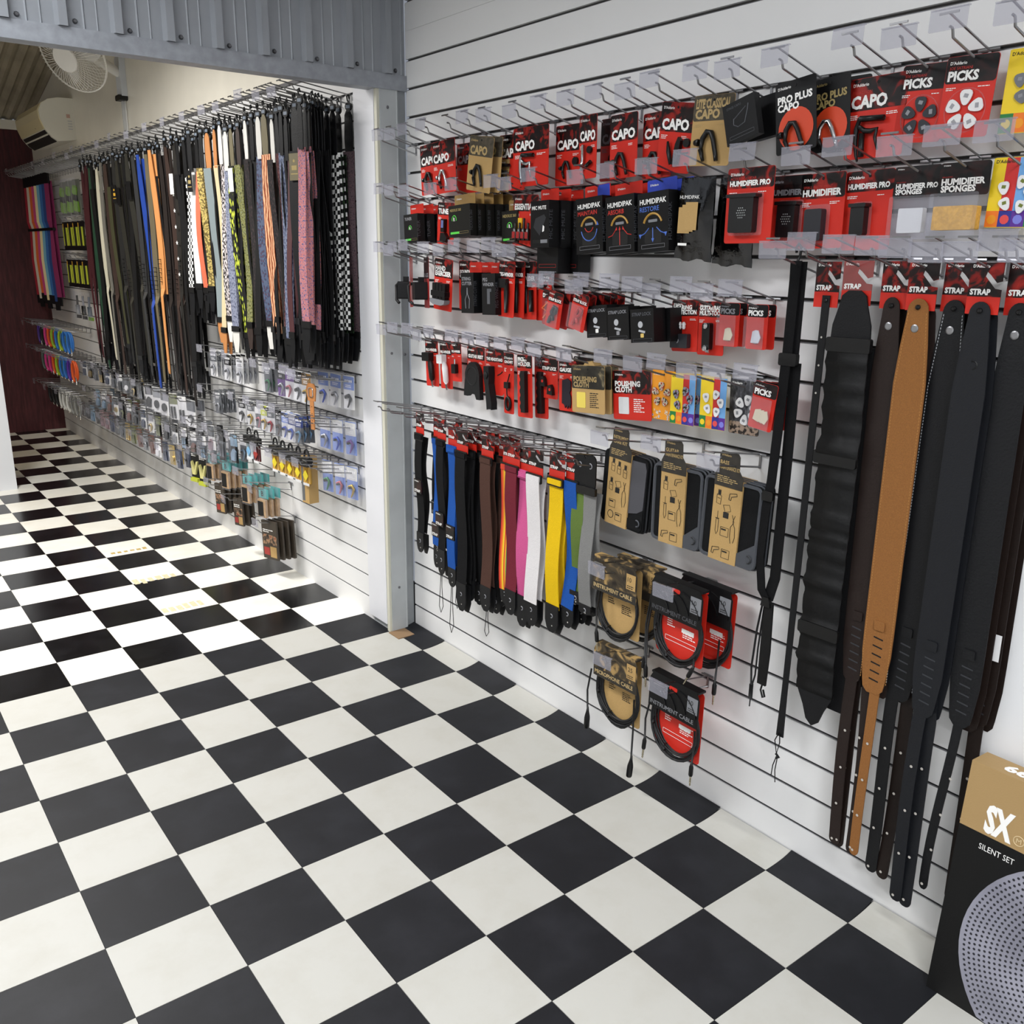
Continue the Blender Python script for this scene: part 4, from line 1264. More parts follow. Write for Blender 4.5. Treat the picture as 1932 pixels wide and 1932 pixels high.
MB().prism(rrect(-0.014, 0.01, -0.12, -0.098, 0.003), 0.002, 0.012).build('cord_lock', BLACKPL, t)
MB().tube([(p[0] + 0.002, p[1] - 0.172, 0.006) for p in [(0.012 * math.cos(a), 0.022 * math.sin(a)) for a in [i * 0.5236 for i in range(12)]]], 0.005, 6, True).build('cinch_loop', BLACKPL, t, True)
for k in range(2):
    t = card('pick_holder_card', ('front', 'rear')[k] + ' tall red Pick Holder card with black clip', 2.382 - 0.045 * k, 1.28, 0.08 - 0.035 * k, 0.08 if k == 0 else 0.07, 0.208, 3, ['PICK', 'HOLDER'], head=0.21, tsize=0.085, ink=WHITEINK if k == 0 else DIMINK, hk=hE('the pick holder cards') if k == 0 else None)
    MB().prism(rrect(-0.004, 0.018, -0.19, -0.052, 0.002), 0.001, 0.016).build('clip_bar', BLACKPL, t)
    for q in range(5):
        MB().prism(disc(-0.006, -0.068 - 0.026 * q, 0.013, 12), 0.002, 0.008).build('holder_slot', RUBBER, t)
t = card('strap_lock_card', 'red Strap Lock card with two black locks', 2.286, 1.275, 0.05, 0.084, 0.13, 1.5, 'STRAP LOCK', head=0.32, tsize=0.11, hk=hE('the red strap lock card'))
for (px, py) in ((-0.024, -0.075), (0.014, -0.1)):
    MB().prism([(px - 0.012, py - 0.014), (px + 0.016, py - 0.016), (px + 0.012, py + 0.008), (px + 0.004, py + 0.018), (px - 0.008, py + 0.014)], 0.002, 0.014).build('strap_lock', BLACKPL, t)
    MB().prism(disc(px + 0.003, py + 0.002, 0.005, 8), 0.014, 0.0145).build('lock_hole', RED, t)
t = card('gauge_card', 'red Gauge card with notched dark setup tool', 2.198, 1.276, 0.05, 0.084, 0.16, 3, 'GAUGE', head=0.25, tsize=0.1, hk=hE('the gauge card'))
pts = [(-0.022, -0.062), (0.004, -0.055), (0.02, -0.064), (0.02, -0.09), (0.014, -0.1), (0.02, -0.112), (0.02, -0.135)] + [(0.016, -0.15), (0.01, -0.14), (0.004, -0.152), (-0.002, -0.14), (-0.008, -0.15), (-0.014, -0.138), (-0.024, -0.136)]
MB().prism(pts[::-1], 0.001, 0.004).build('setup_gauge', mat('anodised_violet', '#2a2530', 0.45, 0.4), t)
card('pouch_card', 'dark folded card leaning above the gauge card', 2.15, 1.29, 0.022, 0.1, 0.06, 0, '', head=1, top=ARTDARK, body=BLACKCARD, small=0)
for j in range(3):
    t = card('polishing_cloth_pack', ('front', 'middle', 'rear')[j] + ' kraft Polishing Cloth pack with yellow window', 2.062 - 0.008 * j, 1.277, 0.085 - 0.02 * j, 0.15, 0.145, 4, ['POLISHING', 'CLOTH'], head=0.49, tsize=0.14, body=KRAFT, top=ramp_mat('kraft_photo', 'noise', 20, [(0.4, '#2b2822'), (0.6, '#3a362c'), (0.75, '#8f8264')], 0.6, rand=True, dist=1.0), ink=mat('tan_ink', '#b49a68', 0.6), small=0, hk=hE('the kraft polishing cloth packs') if j == 0 else None)
    if j == 0:
        MB().prism(rrect(-0.052, -0.012, -0.13, -0.082, 0.003), 0.0, 0.001).build('cloth_window', mat('cloth_pale_yellow', '#e6cf5e', 0.9), t)
        MB().smallprint(0.008, -0.085, 0.0006, 0.045, 8, 0.006).build('small_print', BLACKINK, t)
        MB().prism([(-0.02, 0.0), (0.03, 0.0), (0.02, 0.014), (0.005, 0.01), (-0.01, 0.012)], -0.03, 0.0).build('folded_flap', KRAFT, t)
t = card('polishing_cloth_pack', 'red Polishing Cloth pack with white window', 1.905, 1.276, 0.055, 0.158, 0.145, 5.5, ['POLISHING', 'CLOTH'], head=0.47, tsize=0.14, small=0, hk=hE('the red polishing cloth pack'))
MB().prism(rrect(-0.055, -0.012, -0.128, -0.078, 0.003), 0.0, 0.001).build('cloth_window', mat('cloth_white', '#d9dadb', 0.9), t)
MB().smallprint(0.008, -0.085, 0.0006, 0.05, 7, 0.006).build('small_print', WHITEINK, t)
t = card('pick_card', 'orange pick card with a ring of patterned picks', 1.779, 1.289, 0.05, 0.092, 0.14, 1.5, '', head=0, body=ORANGEC, small=0, hk=hE('the orange pick card'))
picks(t, flower(-0.006, -0.068, 0.025, 5, 90), ramp_mat('marbled_pick', 'noise', 160, [(0.4, '#2b1a16'), (0.52, '#e8dfc8'), (0.62, '#9c3a2a')], 0.4), 0.85)
mb = MB()
for q in range(26):
    a, b = random.uniform(-0.042, 0.042), random.uniform(-0.138, -0.112)
    mb.prism(disc(a, b, random.uniform(0.002, 0.005), 6), 0.0003, 0.0006 + 0.0001 * (q % 3))
mb.build('confetti_print', ramp_mat('confetti', 'noise', 130, [(0.35, '#6b3a86'), (0.48, '#efe7d3'), (0.58, '#d8913a'), (0.68, '#3f7a4a')], 0.5), t)
for k, yy in enumerate((1.683, 1.576)):
    for j in range(3 if k == 0 else 1):
        stripes_card('pick_card', ('colour-banded pick card with dark patterned picks' if j == 0 else 'colour-banded card %s behind the dark patterned picks' % ('', 'directly', 'furthest')[j]) if k == 0 else 'colour-banded pick card with plain white picks beside the photo card', yy - 0.012 * j, 1.291 + 0.004 * k, 0.075 - 0.015 * j, 0.088, 0.139, 1, hk=hE(('the stack of banded pick cards', 'the white banded pick card')[k]) if j == 0 else None,
                     pm=WHITEPL if k else ramp_mat('swirl_pick', 'noise', 150, [(0.4, '#201a24'), (0.55, '#a9b7c4'), (0.62, '#7a2f50')], 0.4), ink=None if k == 0 else GREYINK)
CITY = ramp_mat('grey_city_print', 'noise', 45, [(0.35, '#26272b'), (0.55, '#4a4b51'), (0.75, '#8b8b8e')], 0.5, stretch=(2, 1, 1), detail=5)
t = card('pick_card', 'grey photographic pick card with white picks in a fan', 1.493, 1.297, 0.05, 0.098, 0.145, 2, '', head=0, body=CITY, small=0, hk=hE('the grey photo pick card'))
picks(t, flower(0.008, -0.08, 0.028, 6, 80), WHITEPL, 0.95, GREYINK)
MB().prism(rrect(-0.048, 0.048, -0.144, -0.112, 0.005), 0, 0.0005).build('foot_print', ramp_mat('tan_speckle', 'noise', 90, [(0.42, '#2a2320'), (0.52, '#a28d7c')], 0.6), t)
for j in range(3):
    t = card('pick_bag', ('front', 'middle', 'rear')[j] + ' red Picks bag with ivory thumb picks, last in the fifth row', 1.393 - 0.008 * j, 1.301, 0.095 - 0.02 * j, 0.072, 0.118, -6 + 4 * j, 'PICKS', head=0.30, tsize=0.16, small=0, top=ARTDARK, hk=hE('the ivory thumb pick bags') if j == 0 else None)
    if j == 0:
        for q in range(3):
            MB().prism([(-0.022 + 0.012 * q, -0.095), (-0.004 + 0.012 * q, -0.1), (0.004 + 0.012 * q, -0.085), (-0.002 + 0.012 * q, -0.066), (-0.018 + 0.012 * q, -0.07)], 0.002 + 0.003 * q, 0.004 + 0.003 * q).build('pick', IVORY, t)
        MB().prism(rrect(-0.034, 0.034, -0.116, -0.036, 0.003), 0.013, 0.0133).build('clear_bag', FILM, t)
for k, yy in enumerate((3.09, 3.17)):
    hook(yy, ZE, ('second', 'first')[k] + ' empty prong hook from the steel post in the fifth row')
    hook(yy - 0.01, ZB, ('second', 'first')[k] + ' empty prong hook from the steel post in the second row')
    hook(yy + 0.01, ZC, ('second', 'first')[k] + ' empty prong hook from the steel post in the third row')

# ------------------------------------------------------------------ leather and padded straps on the right, third row
WEBK = mat('black_webbing', '#0c0c0e', 0.8, spec=0.2, bump=(600, 0.4))
LEAK = mat('black_leather', '#0d0e11', 0.5, spec=0.32, bump=(260, 0.25))
LEAB = mat('dark_brown_leather', '#241a17', 0.5, spec=0.3, bump=(240, 0.2), mottle=(14, 0.12))
LEAC = mat('espresso_leather', '#1c120e', 0.5, spec=0.3, bump=(240, 0.2), mottle=(14, 0.12))
SUEDE = mat('tan_suede', '#8a5a2a', 0.9, bump=(500, 0.3), mottle=(18, 0.12))


def strap_card(t, w, h, gloss=None):
    """hang card with a diagonal strap slot"""
    o = [(-w / 2, -h), (w / 2, -h), (w / 2, -h * 0.52), (w * 0.30, -h * 0.50), (-0.02 * w, -h * 0.27), (0.02 * w, -h * 0.18), (w * 0.13, -h * 0.24), (w * 0.34, -h * 0.39), (w / 2, -h * 0.36), (w / 2, 0), (-w / 2, 0)]
    MB().prism(o, -0.0012, 0).build('hang_card', gloss or ART, t)
    MB().prism([(-w / 2, -h), (w / 2, -h), (w / 2, -h * 0.66), (-w / 2, -h * 0.66)], 0.0, 0.0004).build('card_foot', RED, t)
    mb = MB().text('STRAP', -w / 2 + 0.07 * w, -h * 0.62, 0.0008, h * 0.105, maxw=w * 0.62, bold=0.05)
    brand(mb, -w / 2 + 0.08 * w, -h * 0.1, h * 0.055, 0.0008)
    mb.build('lettering', WHITEINK, t)


def leather_outline(w, top, zend, nar=0.62):
    """rounded head, full-width body, narrowed rounded foot"""
    pts = [(w * 0.31 * math.cos(R(a)), top - 0.024 + 0.024 * math.sin(R(a))) for a in range(180, -1, -20)]
    right = [(w * 0.33, top - 0.04), (w * 0.42, top - 0.10), (w / 2, top - 0.18), (w / 2, zend + 0.16), (w * 0.49, zend + 0.10), (w * nar * 0.62, zend + 0.03), (w * nar * 0.55, zend + 0.012), (w * nar * 0.3, zend)]
    left = [(-x_, y_) for x_, y_ in reversed(right)]
    return list(reversed(pts + right + left))


SLOT = MB().prism([(-0.012, 0), (-0.012, -0.0035), (0.012, -0.0065), (0.012, -0.003)], 0.0, 0.0004).mesh('slot', mat('slot_dark', '#070708', 0.9))
SLOTG = MB().prism([(-0.012, 0), (-0.012, -0.003), (0.012, -0.006), (0.012, -0.003)], 0.0, 0.0006).mesh('slot', mat('slot_highlight', '#34363b', 0.35))  # lighter grey paints the highlight along slot edges in black leather
THOLE = MB().prism(disc(0, 0, 0.0034, 8), 0.0, 0.0004).mesh('tail_hole', mat('hole_pale', '#b9b4ad', 0.8))


def leather_strap(label, y, d, mat_, w, bot, cardlab, sw=0.0, stitch=None, rivet=True, slots=6, tail=0.03, back=None, badge=False, tails=((0.0, 0.0),)):
    t = thing('guitar_strap', label, 'strap', frame(-d, y, 1.594, 0, sw))
    strap_card(t, 0.066, 0.1)
    top, b = -0.075, bot - 1.594
    zend = -0.985
    MB().prism(leather_outline(w, top, zend), 0.004, 0.007).build('strap_body', mat_, t)
    MB().prism([(p[0] * 0.97 + 0.008, p[1] - 0.012) for p in leather_outline(w, top, zend)], -0.014, -0.011).build('strap_back', back or mat_, t)
    for k, (x0, x1) in enumerate(tails):
        m_ = mat_ if k == 0 else (back or mat_)
        zz = 0.0005 - 0.006 * k
        bb = b - 0.004 * k
        path = [(x0 * 0.3, zend + 0.12, zz), (x0 * 0.5, zend - 0.01, zz), (x0, zend - 0.15, zz + 0.003), ((x0 + x1) / 2, (zend + bb) / 2, zz + 0.006 * (1 - 2 * k)), (x1, bb + 0.08, zz + 0.002), (x1, bb + 0.012, zz), (x1, bb, zz)]
        path, ws = [], []
        for j in range(15):
            v = j / 14
            e = v * v * (3 - 2 * v)
            path.append((x0 * min(1, v * 5) * (1 - e) + x1 * e + 0.002 * math.sin(v * 5 + y * 30), zend + 0.12 + (bb + 0.014 - zend - 0.12) * v, zz + 0.005 * math.sin(v * 4 + 2 * k)))
            ws.append(tail * (1.08 - 0.08 * min(1, v * 4)))
        for q_, f_ in ((0.007, 0.86), (0.0115, 0.62), (0.014, 0.3)):
            path.append((x1 + 0.002 * math.sin(5 + y * 30), bb + 0.014 - q_, path[14][2]))
            ws.append(tail * f_)
        tl = MB().ribbon(path, ws, 0.003).build('strap_tail', m_, t)
        for j in range(4):
            v = j / 3
            q = zend - 0.13 + (bb + 0.02 - zend + 0.13) * v
            put('tail_hole', THOLE, tl, Matrix.Translation((x0 + (x1 - x0) * v, q, zz + 0.0075 - 0.004 * k)))
    MB().lathe([(0.0055, 0), (0.0055, 0.003), (0.003, 0.006)], 10, Matrix.Translation((0, top - 0.018, 0.007))).build('button', BLACKPL, t)
    if rivet:
        MB().lathe([(0.0085, 0), (0.0085, 0.0015), (0.006, 0.0025)], 14, Matrix.Translation((-0.002, top - 0.062, 0.007))).build('rivet', mat('pewter', '#98989a', 0.35, 0.8), t)
    if badge:
        MB().tube(arc(0.002, top - 0.125, 0.008, -90, 120, 7, 0.0073), 0.0016, 4).build('embossed_logo', mat('emboss_black', '#0c0d0f', 0.5), t)
    MB().prism(rrect(-0.012, 0.014, -0.825, -0.802, 0.004), 0.007, 0.0105).build('keeper_loop', mat_, t)
    for k in range(slots):
        put('slot', SLOT if mat_ is SUEDE else SLOTG, t, Matrix.Translation((0.001, -0.842 - 0.021 * k, 0.007)))
    if stitch:
        mb = MB()
        for sgn in (-1, 1):
            for k in range(125):
                q0 = top - 0.03 - k * 0.0068
                u = min(1, (top - 0.03 - q0) / 0.15)
                xx = sgn * (w * (0.33 + 0.17 * u) - 0.004)
                mb.box(xx - 0.0006, xx + 0.0006, q0 - 0.0042, q0, 0.007, 0.0076)
        o = mb.build('stitching', stitch, t)
        o['kind'] = 'stuff'
    hook(y, ZC, 'chrome prong hook in the third row holding ' + cardlab, 0.17)
    return t


leather_strap('dark brown leather guitar strap, left of the tan suede one', 1.104, 0.065, LEAB, 0.062, 0.152, 'the dark brown leather strap', sw=0.9, back=LEAC, tails=((0.0, -0.004), (0.006, 0.004)))
leather_strap('tan suede guitar strap with tan stitching', 1.035, 0.078, SUEDE, 0.073, 0.162, 'the tan suede strap', sw=0.6, stitch=mat('tan_thread', '#a9783e', 0.8), back=LEAB, tail=0.024, tails=((0.006, 0.0), (-0.022, -0.012)))
leather_strap('black leather guitar strap edged with white stitching', 0.965, 0.062, LEAK, 0.072, 0.131, 'the white-stitched black strap', sw=-0.2, stitch=mat('white_thread', '#aeb0b4', 0.8), back=LEAC, tails=((-0.012, -0.012), (0.022, 0.016)))
leather_strap('plain black leather guitar strap with embossed mark', 0.900, 0.088, mat('blue_black_leather', '#14161b', 0.5, spec=0.35, bump=(260, 0.25)), 0.068, 0.113, 'the plain black leather strap', sw=0.3, rivet=False, badge=True, tails=((-0.006, -0.006), (0.014, 0.016)))
leather_strap('black grained leather guitar strap at the end of the slatwall', 0.835, 0.066, mat('black_grain_leather', '#121316', 0.48, spec=0.32, bump=(160, 0.5)), 0.066, 0.168, 'the last black leather strap', sw=0.8, back=LEAC, tail=0.02, tails=((0.0, -0.03),))
t = leather_strap('espresso leather guitar strap partly hidden behind the last black one', 0.815, 0.034, LEAC, 0.062, 0.15, 'the hidden espresso strap', sw=0.9, rivet=False)
MB().box(0.012, 0.03, -0.82, -0.76, 0.014, 0.0144).build('price_tag', WHITEPL, t)
# thin black ukulele strap
t = thing('ukulele_strap', 'thin black leather strap ending in a knotted cord', 'strap', frame(-0.07, 1.269, 1.591, 0, 0.2))
strap_card(t, 0.064, 0.102)
path = [(0.004, -0.075, 0.004), (0.003, -0.3, 0.005), (0.002, -0.7, 0.006), (0.0, -1.0, 0.006), (-0.002, -1.08, 0.004), (-0.002, -1.21, 0.006)]
MB().ribbon(path, [0.02, 0.019, 0.018, 0.017, 0.017, 0.022], 0.003).build('strap_body', LEAK, t)
mb = MB()
for q in (-0.17, -0.235, -0.3):
    mb.prism(disc(0.003, q, 0.0025, 8), 0.0068, 0.0072)
mb.build('holes', mat('hole_pale', '#b9b4ad', 0.8), t)
MB().lathe([(0.005, 0), (0.005, 0.003), (0.003, 0.005)], 10, Matrix.Translation((0.004, -0.086, 0.005))).build('button', BLACKPL, t)
mb = MB().tube([(-0.004, -1.2, 0.008), (-0.013, -1.225, 0.01), (-0.004, -1.262, 0.01), (0.004, -1.225, 0.012), (0.0, -1.2, 0.01)], 0.0016, 5)
mb.tube([(-0.006, -1.262, 0.01), (0.006, -1.268, 0.012), (-0.002, -1.272, 0.014)], 0.0035, 5)
mb.tube([(-0.003, -1.268, 0.01), (-0.012, -1.3, 0.01), (-0.014, -1.33, 0.01)], 0.0015, 5)
mb.tube([(0.0, -1.268, 0.01), (-0.004, -1.31, 0.01), (0.0, -1.345, 0.01)], 0.0015, 5)
mb.build('tie_cord', RUBBER, t, True)
hook(1.269, ZC, 'chrome prong hook in the third row holding the thin black strap', 0.17)
# wide padded strap
t = thing('padded_strap', 'wide black padded nylon bass strap with gathered folds', 'strap', frame(-0.08, 1.187, 1.594, 0, 0.8))
strap_card(t, 0.074, 0.097, mat('sheen_paled_card', '#8f3a38', 0.2, coat=0.8))  # paler red paints the bright reflection into this card's colour
NYL = mat('black_nylon', '#0a0a0b', 0.6, spec=0.3, bump=(60, 0.6))
MB().prism([(-0.05, -0.17), (0.05, -0.17), (0.048, -0.14), (0.036, -0.10), (0.03, -0.075), (0.015, -0.064), (-0.015, -0.064), (-0.03, -0.075), (-0.036, -0.10), (-0.048, -0.14)], 0.003, 0.007).build('leather_tip', LEAK, t)
MB().prism(rrect(-0.056, 0.056, -0.2, -0.168, 0.005), 0.003, 0.015).build('buckle', BLACKPL, t)
mb = MB()
pth, sid = [], []
N = 90
wd = []
folds = [(random.uniform(1, N), random.uniform(0.003, 0.008) * random.choice((1, 1, -0.6))) for _ in range(34)]
for i in range(N + 1):
    v = i / N
    ridge = sum(a_ * max(0.0, 1 - abs(i - c_) / 1.6) for c_, a_ in folds)
    pth.append((0.003 * math.sin(6 * v), -0.185 - 0.86 * v, 0.010 + ridge + 0.0006 * math.sin(i * 0.9)))
    wd.append(0.103 + 0.6 * ridge)
mb.ribbon(pth, wd, 0.006)
mb.build('padded_body', NYL, t, True)
mb = MB()
mb.ribbon([(0.018, -0.19, -0.012), (0.02, -0.6, -0.012), (0.02, -1.08, -0.012)], 0.1, 0.004)
mb.build('rear_layer', WEBK, t)
for q in (-0.43, -0.86):
    MB().prism(rrect(-0.058, 0.054, q - 0.032, q, 0.006), 0.012, 0.02).build('slide_buckle', BLACKPL, t)
MB().prism([(-0.052, -1.04), (-0.03, -1.085), (-0.018, -1.12), (0.0, -1.135), (0.018, -1.12), (0.03, -1.085), (0.052, -1.04)], 0.004, 0.009).build('leather_end', LEAK, t)
hook(1.187, ZC, 'chrome prong hook in the third row holding the wide padded strap', 0.17)
# clip strap (saxophone sling)
t = thing('instrument_sling', 'black webbing sling with plastic snap clips', 'strap', frame(-0.085, 1.345, 1.61, 0, 0.6))
mb = MB()
mb.tube([(-0.004, 0.0, 0.0), (-0.007, 0.012, 0.0), (0.0, 0.02, 0.0), (0.008, 0.012, 0.0), (0.006, -0.006, 0.0), (0.0, -0.02, 0.0)], 0.0035, 6)
mb.build('snap_clip', BLACKPL, t, True)
MB().ribbon([(0, -0.018, 0.004), (0.0, -0.06, 0.004), (-0.002, -0.235, 0.005)], [0.03, 0.028, 0.028], 0.004).build('ribbed_band', WEBK, t)
MB().ribbon([(0.012, -0.02, -0.004), (0.012, -0.235, -0.002)], 0.024, 0.004).build('rear_band', WEBK, t)
MB().prism(rrect(-0.024, 0.026, -0.262, -0.232, 0.005), -0.004, 0.010).build('slide_buckle', BLACKPL, t)
MB().ribbon([(-0.004, -0.255, 0.006), (-0.008, -0.4, 0.008), (-0.014, -0.55, 0.01), (-0.022, -0.62, 0.012), (-0.03, -0.75, 0.01), (-0.018, -0.84, 0.008), (-0.004, -0.86, 0.006)], [0.028, 0.027, 0.026, 0.025, 0.024, 0.024, 0.022], 0.003).build('webbing', WEBK, t)
MB().ribbon([(0.016, -0.255, -0.006), (0.016, -0.5, -0.004), (0.014, -0.8, 0.0), (0.0, -0.86, 0.002)], 0.03, 0.003).build('rear_webbing', WEBK, t)
MB().prism(rrect(-0.032, 0.0, -0.6, -0.575, 0.005), 0.01, 0.02).build('side_release', BLACKPL, t)
MB().prism([(-0.016, -0.88), (0.014, -0.88), (0.008, -0.855), (-0.01, -0.855)], 0.0, 0.012).build('triangle_ring', BLACKPL, t)
MB().ribbon([(0.006, -0.87, 0.004), (0.008, -1.0, 0.006), (0.004, -1.1, 0.004)], [0.026, 0.03, 0.026], 0.006).build('elastic', NYL, t)
mb = MB().tube([(-0.012, -0.87, 0.006), (-0.022, -0.95, 0.008), (-0.03, -1.06, 0.008), (-0.026, -1.115, 0.008)], 0.003, 5)
mb.tube([(-0.006, -0.87, 0.006), (-0.014, -1.0, 0.008), (-0.016, -1.08, 0.008), (-0.024, -1.115, 0.008)], 0.0025, 5)
mb.tube([(-0.025, -1.11, 0.008), (-0.025, -1.15, 0.008)], 0.006, 6)
mb.tube([(-0.025, -1.15, 0.008), (-0.026, -1.175, 0.008)], 0.0018, 5)
mb.build('toggle_cord', RUBBER, t, True)
mb = MB().tube([(0.006, -1.1, 0.004), (0.004, -1.115, 0.006), (0.012, -1.135, 0.006), (0.018, -1.13, 0.006), (0.012, -1.112, 0.006)], 0.0028, 6)
mb.build('end_clip', BLACKPL, t, True)
hook(1.345, ZC, 'chrome prong hook in the third row holding the black webbing sling', 0.17)

# ------------------------------------------------------------------ row F: webbing straps at 1.0 m
ZF = 1.0


def webbing(key, col):
    return mat('webbing_' + key, col, 0.85, spec=0.2, bump=(420, 0.5), mottle=(300, 0.08))


RAIN = None


def rainbow():
    if 'webbing_rainbow' in MATS:
        return MATS['webbing_rainbow']
    m = mat('webbing_rainbow', '#ffffff', 0.8)
    nt = m.node_tree
    tc = nt.nodes.new('ShaderNodeTexCoord')
    sp = nt.nodes.new('ShaderNodeSeparateXYZ')
    r = nt.nodes.new('ShaderNodeValToRGB')
    r.color_ramp.interpolation = 'CONSTANT'
    cs = [(0.0, '#c8371f'), (0.17, '#e2761f'), (0.33, '#e8c526'), (0.5, '#c8371f'), (0.62, '#e8a024'), (0.75, '#3f8f4a'), (0.88, '#2b4f9a')]
    while len(r.color_ramp.elements) < len(cs):
        r.color_ramp.elements.new(0.5)
    for e, (p, c) in zip(r.color_ramp.elements, cs):
        e.position = p
        e.color = srgb(c)
    nt.links.new(tc.outputs['UV'], sp.inputs[0])
    nt.links.new(sp.outputs[0], r.inputs['Fac'])
    nt.links.new(r.outputs['Color'], nt.nodes['Principled BSDF'].inputs['Base Color'])
    return m


def logo_mark(t, x, y, z, s=1.0, m=None):
    MB().tube(arc(x, y, 0.0065 * s, -95, 110, 7, z), 0.0017 * s, 4).build('logo_mark', m or GREYINK, t)


def web_strap(label, y, d, m, w, top, bot, hk=None, buckle='black', endm=None, band=False, cord=0, lean=0.0, bend=0.0, cardshow=True, leather=0.07, wind=0.0, hanger=False):
    """folded polyester strap: hang card, slide buckle, front run, rear run, leather end"""
    t = thing('webbing_strap', label, 'strap', frame(-d, y, top + 0.075, 0, lean))
    if hanger:
        MB().prism(rrect(-w * 0.44, w * 0.44, -0.115, -0.005, 0.02), 0.002, 0.006).build('leather_top', LEAK, t)
        logo_mark(t, 0.0, -0.04, 0.0068, 1.2)
        MB().prism(rrect(-w / 2 - 0.002, w / 2 + 0.002, -0.13, -0.105, 0.004), 0.002, 0.012).build('slide_buckle', BLACKPL, t)
        z0 = -0.125
    else:
        strap_card(t, w * 1.15, 0.085)
        MB().prism(rrect(-w / 2 - 0.006, w / 2 + 0.006, -0.108, -0.078, 0.004), 0.004, 0.009).build('slide_buckle', BLACKPL if buckle == 'black' else m, t)
        MB().prism(rrect(-w / 2, w / 2, -0.102, -0.084, 0.003), 0.009, 0.013).build('buckle_wrap', m, t)
        z0 = -0.095
    zb = bot + leather - (top + 0.075)
    n = 12
    path = []
    for i in range(n + 1):
        v = i / n
        path.append((wind * math.sin(v * 3.0), z0 + (zb - z0) * v, 0.006 + 0.006 * math.sin(v * 6 + y * 40) + bend * math.sin(math.pi * v)))
    MB().ribbon(path, w, 0.0022).build('webbing', m, t, False)
    path2 = [(p[0] * -0.6 + 0.008, z0 + (p[1] - z0) * 0.97, -0.012 + 0.007 * math.sin(i * 0.7 + y * 25)) for i, p in enumerate(path)]
    MB().ribbon(path2, w * 0.96, 0.0022).build('rear_webbing', m, t)
    ex, ez = path[-1][0], path[-1][1]
    em = endm or LEAK
    MB().prism([(ex + p[0], ez + p[1]) for p in [(-w / 2, 0.012), (-w / 2, -leather * 0.55), (-w * 0.36, -leather * 0.86), (-w * 0.15, -leather), (w * 0.15, -leather), (w * 0.36, -leather * 0.86), (w / 2, -leather * 0.55), (w / 2, 0.012)]], 0.004, 0.0085).build('leather_end', em, t)
    MB().prism([(ex + 0.012 + p[0] * 0.8, ez - 0.006 + p[1]) for p in [(-w / 2, 0.012), (-w / 2, -leather * 0.6), (-w * 0.2, -leather), (w * 0.2, -leather), (w / 2, -leather * 0.6), (w / 2, 0.012)]], -0.014, -0.010).build('rear_end', em, t)
    logo_mark(t, ex, ez - leather * 0.32, 0.0092)
    MB().prism(disc(ex + 0.004, ez - leather * 0.72, 0.0026, 8), 0.0085, 0.009).build('end_hole', mat('hole_pale', '#b9b4ad', 0.8), t)
    if band:
        b0 = z0 + (zb - z0) * band
        MB().box(-w / 2 - 0.002, w / 2 + 0.002, b0 - 0.055, b0, 0.010, 0.0155).build('paper_band', ARTDARK, t)
        mb = MB().text('STRAP', -w * 0.45, b0 - 0.05, 0.0162, 0.010, maxw=w * 0.85, bold=0.03)
        brand(mb, -w * 0.42, b0 - 0.009, 0.005, 0.0162)
        mb.build('band_lettering', WHITEINK, t)
    if cord:
        a = ez - leather * 0.9
        MB().tube([(ex - 0.003, a + 0.02, 0.006), (ex - 0.008, a - cord * 0.4, 0.008), (ex - 0.016, a - cord * 0.85, 0.008), (ex - 0.004, a - cord, 0.008), (ex + 0.012, a - cord * 0.82, 0.008), (ex + 0.004, a - cord * 0.35, 0.008), (ex + 0.002, a + 0.02, 0.006)], 0.0014, 5).build('tie_cord', RUBBER, t, True)
    if hk:
        hook(y, ZF, hk, 0.2, 0.035, False)
    return t


hF = 'chrome prong hook in the webbing strap row holding '
BLU = webbing('royal_blue', '#1c4f9e')
BRN = webbing('chocolate', '#4a322a')
web_strap('black webbing strap with paper band, nearest the steel post', 2.981, 0.12, webbing('black', '#0e0e10'), 0.05, 0.93, 0.44, hF + 'the first black strap', band=0.42)
web_strap('black webbing strap behind the first black one, hanging lower', 2.955, 0.06, webbing('black', '#0e0e10'), 0.04, 0.93, 0.37, band=0.55)
web_strap('royal blue strap with paper band, second from the steel post', 2.887, 0.10, BLU, 0.046, 0.928, 0.46, hF + 'the first blue strap', band=0.78, leather=0.03)
web_strap('black strap with paper band and long tie cord', 2.834, 0.115, webbing('black', '#0e0e10'), 0.05, 0.93, 0.385, hF + 'the black strap with tie cord', band=0.62, cord=0.17, leather=0.09)
web_strap('narrow black strap with tie cord behind the banded one', 2.80, 0.06, webbing('black', '#0e0e10'), 0.04, 0.925, 0.39, band=0.66, cord=0.16, leather=0.09)
web_strap('royal blue strap with doubled blue buckle', 2.752, 0.12, BLU, 0.052, 0.92, 0.36, hF + 'the doubled-buckle blue strap', buckle='self', band=0.62, cord=0.2)
web_strap('long black strap with rounded leather end and large buckle', 2.682, 0.125, webbing('black', '#0e0e10'), 0.064, 0.912, 0.285, hF + 'the long black strap', leather=0.10)
for k in range(4):
    web_strap('%s black strap in the dark stack left of the brown straps' % ('front', 'second', 'third', 'rearmost')[k], 2.655 - 0.03 * k, 0.10 - 0.018 * k, webbing('black', '#0e0e10'), 0.05, 0.918, 0.33 - 0.012 * k, (hF + 'the dark stack of straps') if k == 1 else None, cord=0.12 if k == 2 else 0)
web_strap('chocolate brown strap with rounded black end, in front', 2.525, 0.125, BRN, 0.062, 0.92, 0.335, hF + 'the front brown strap', leather=0.085, wind=0.004)
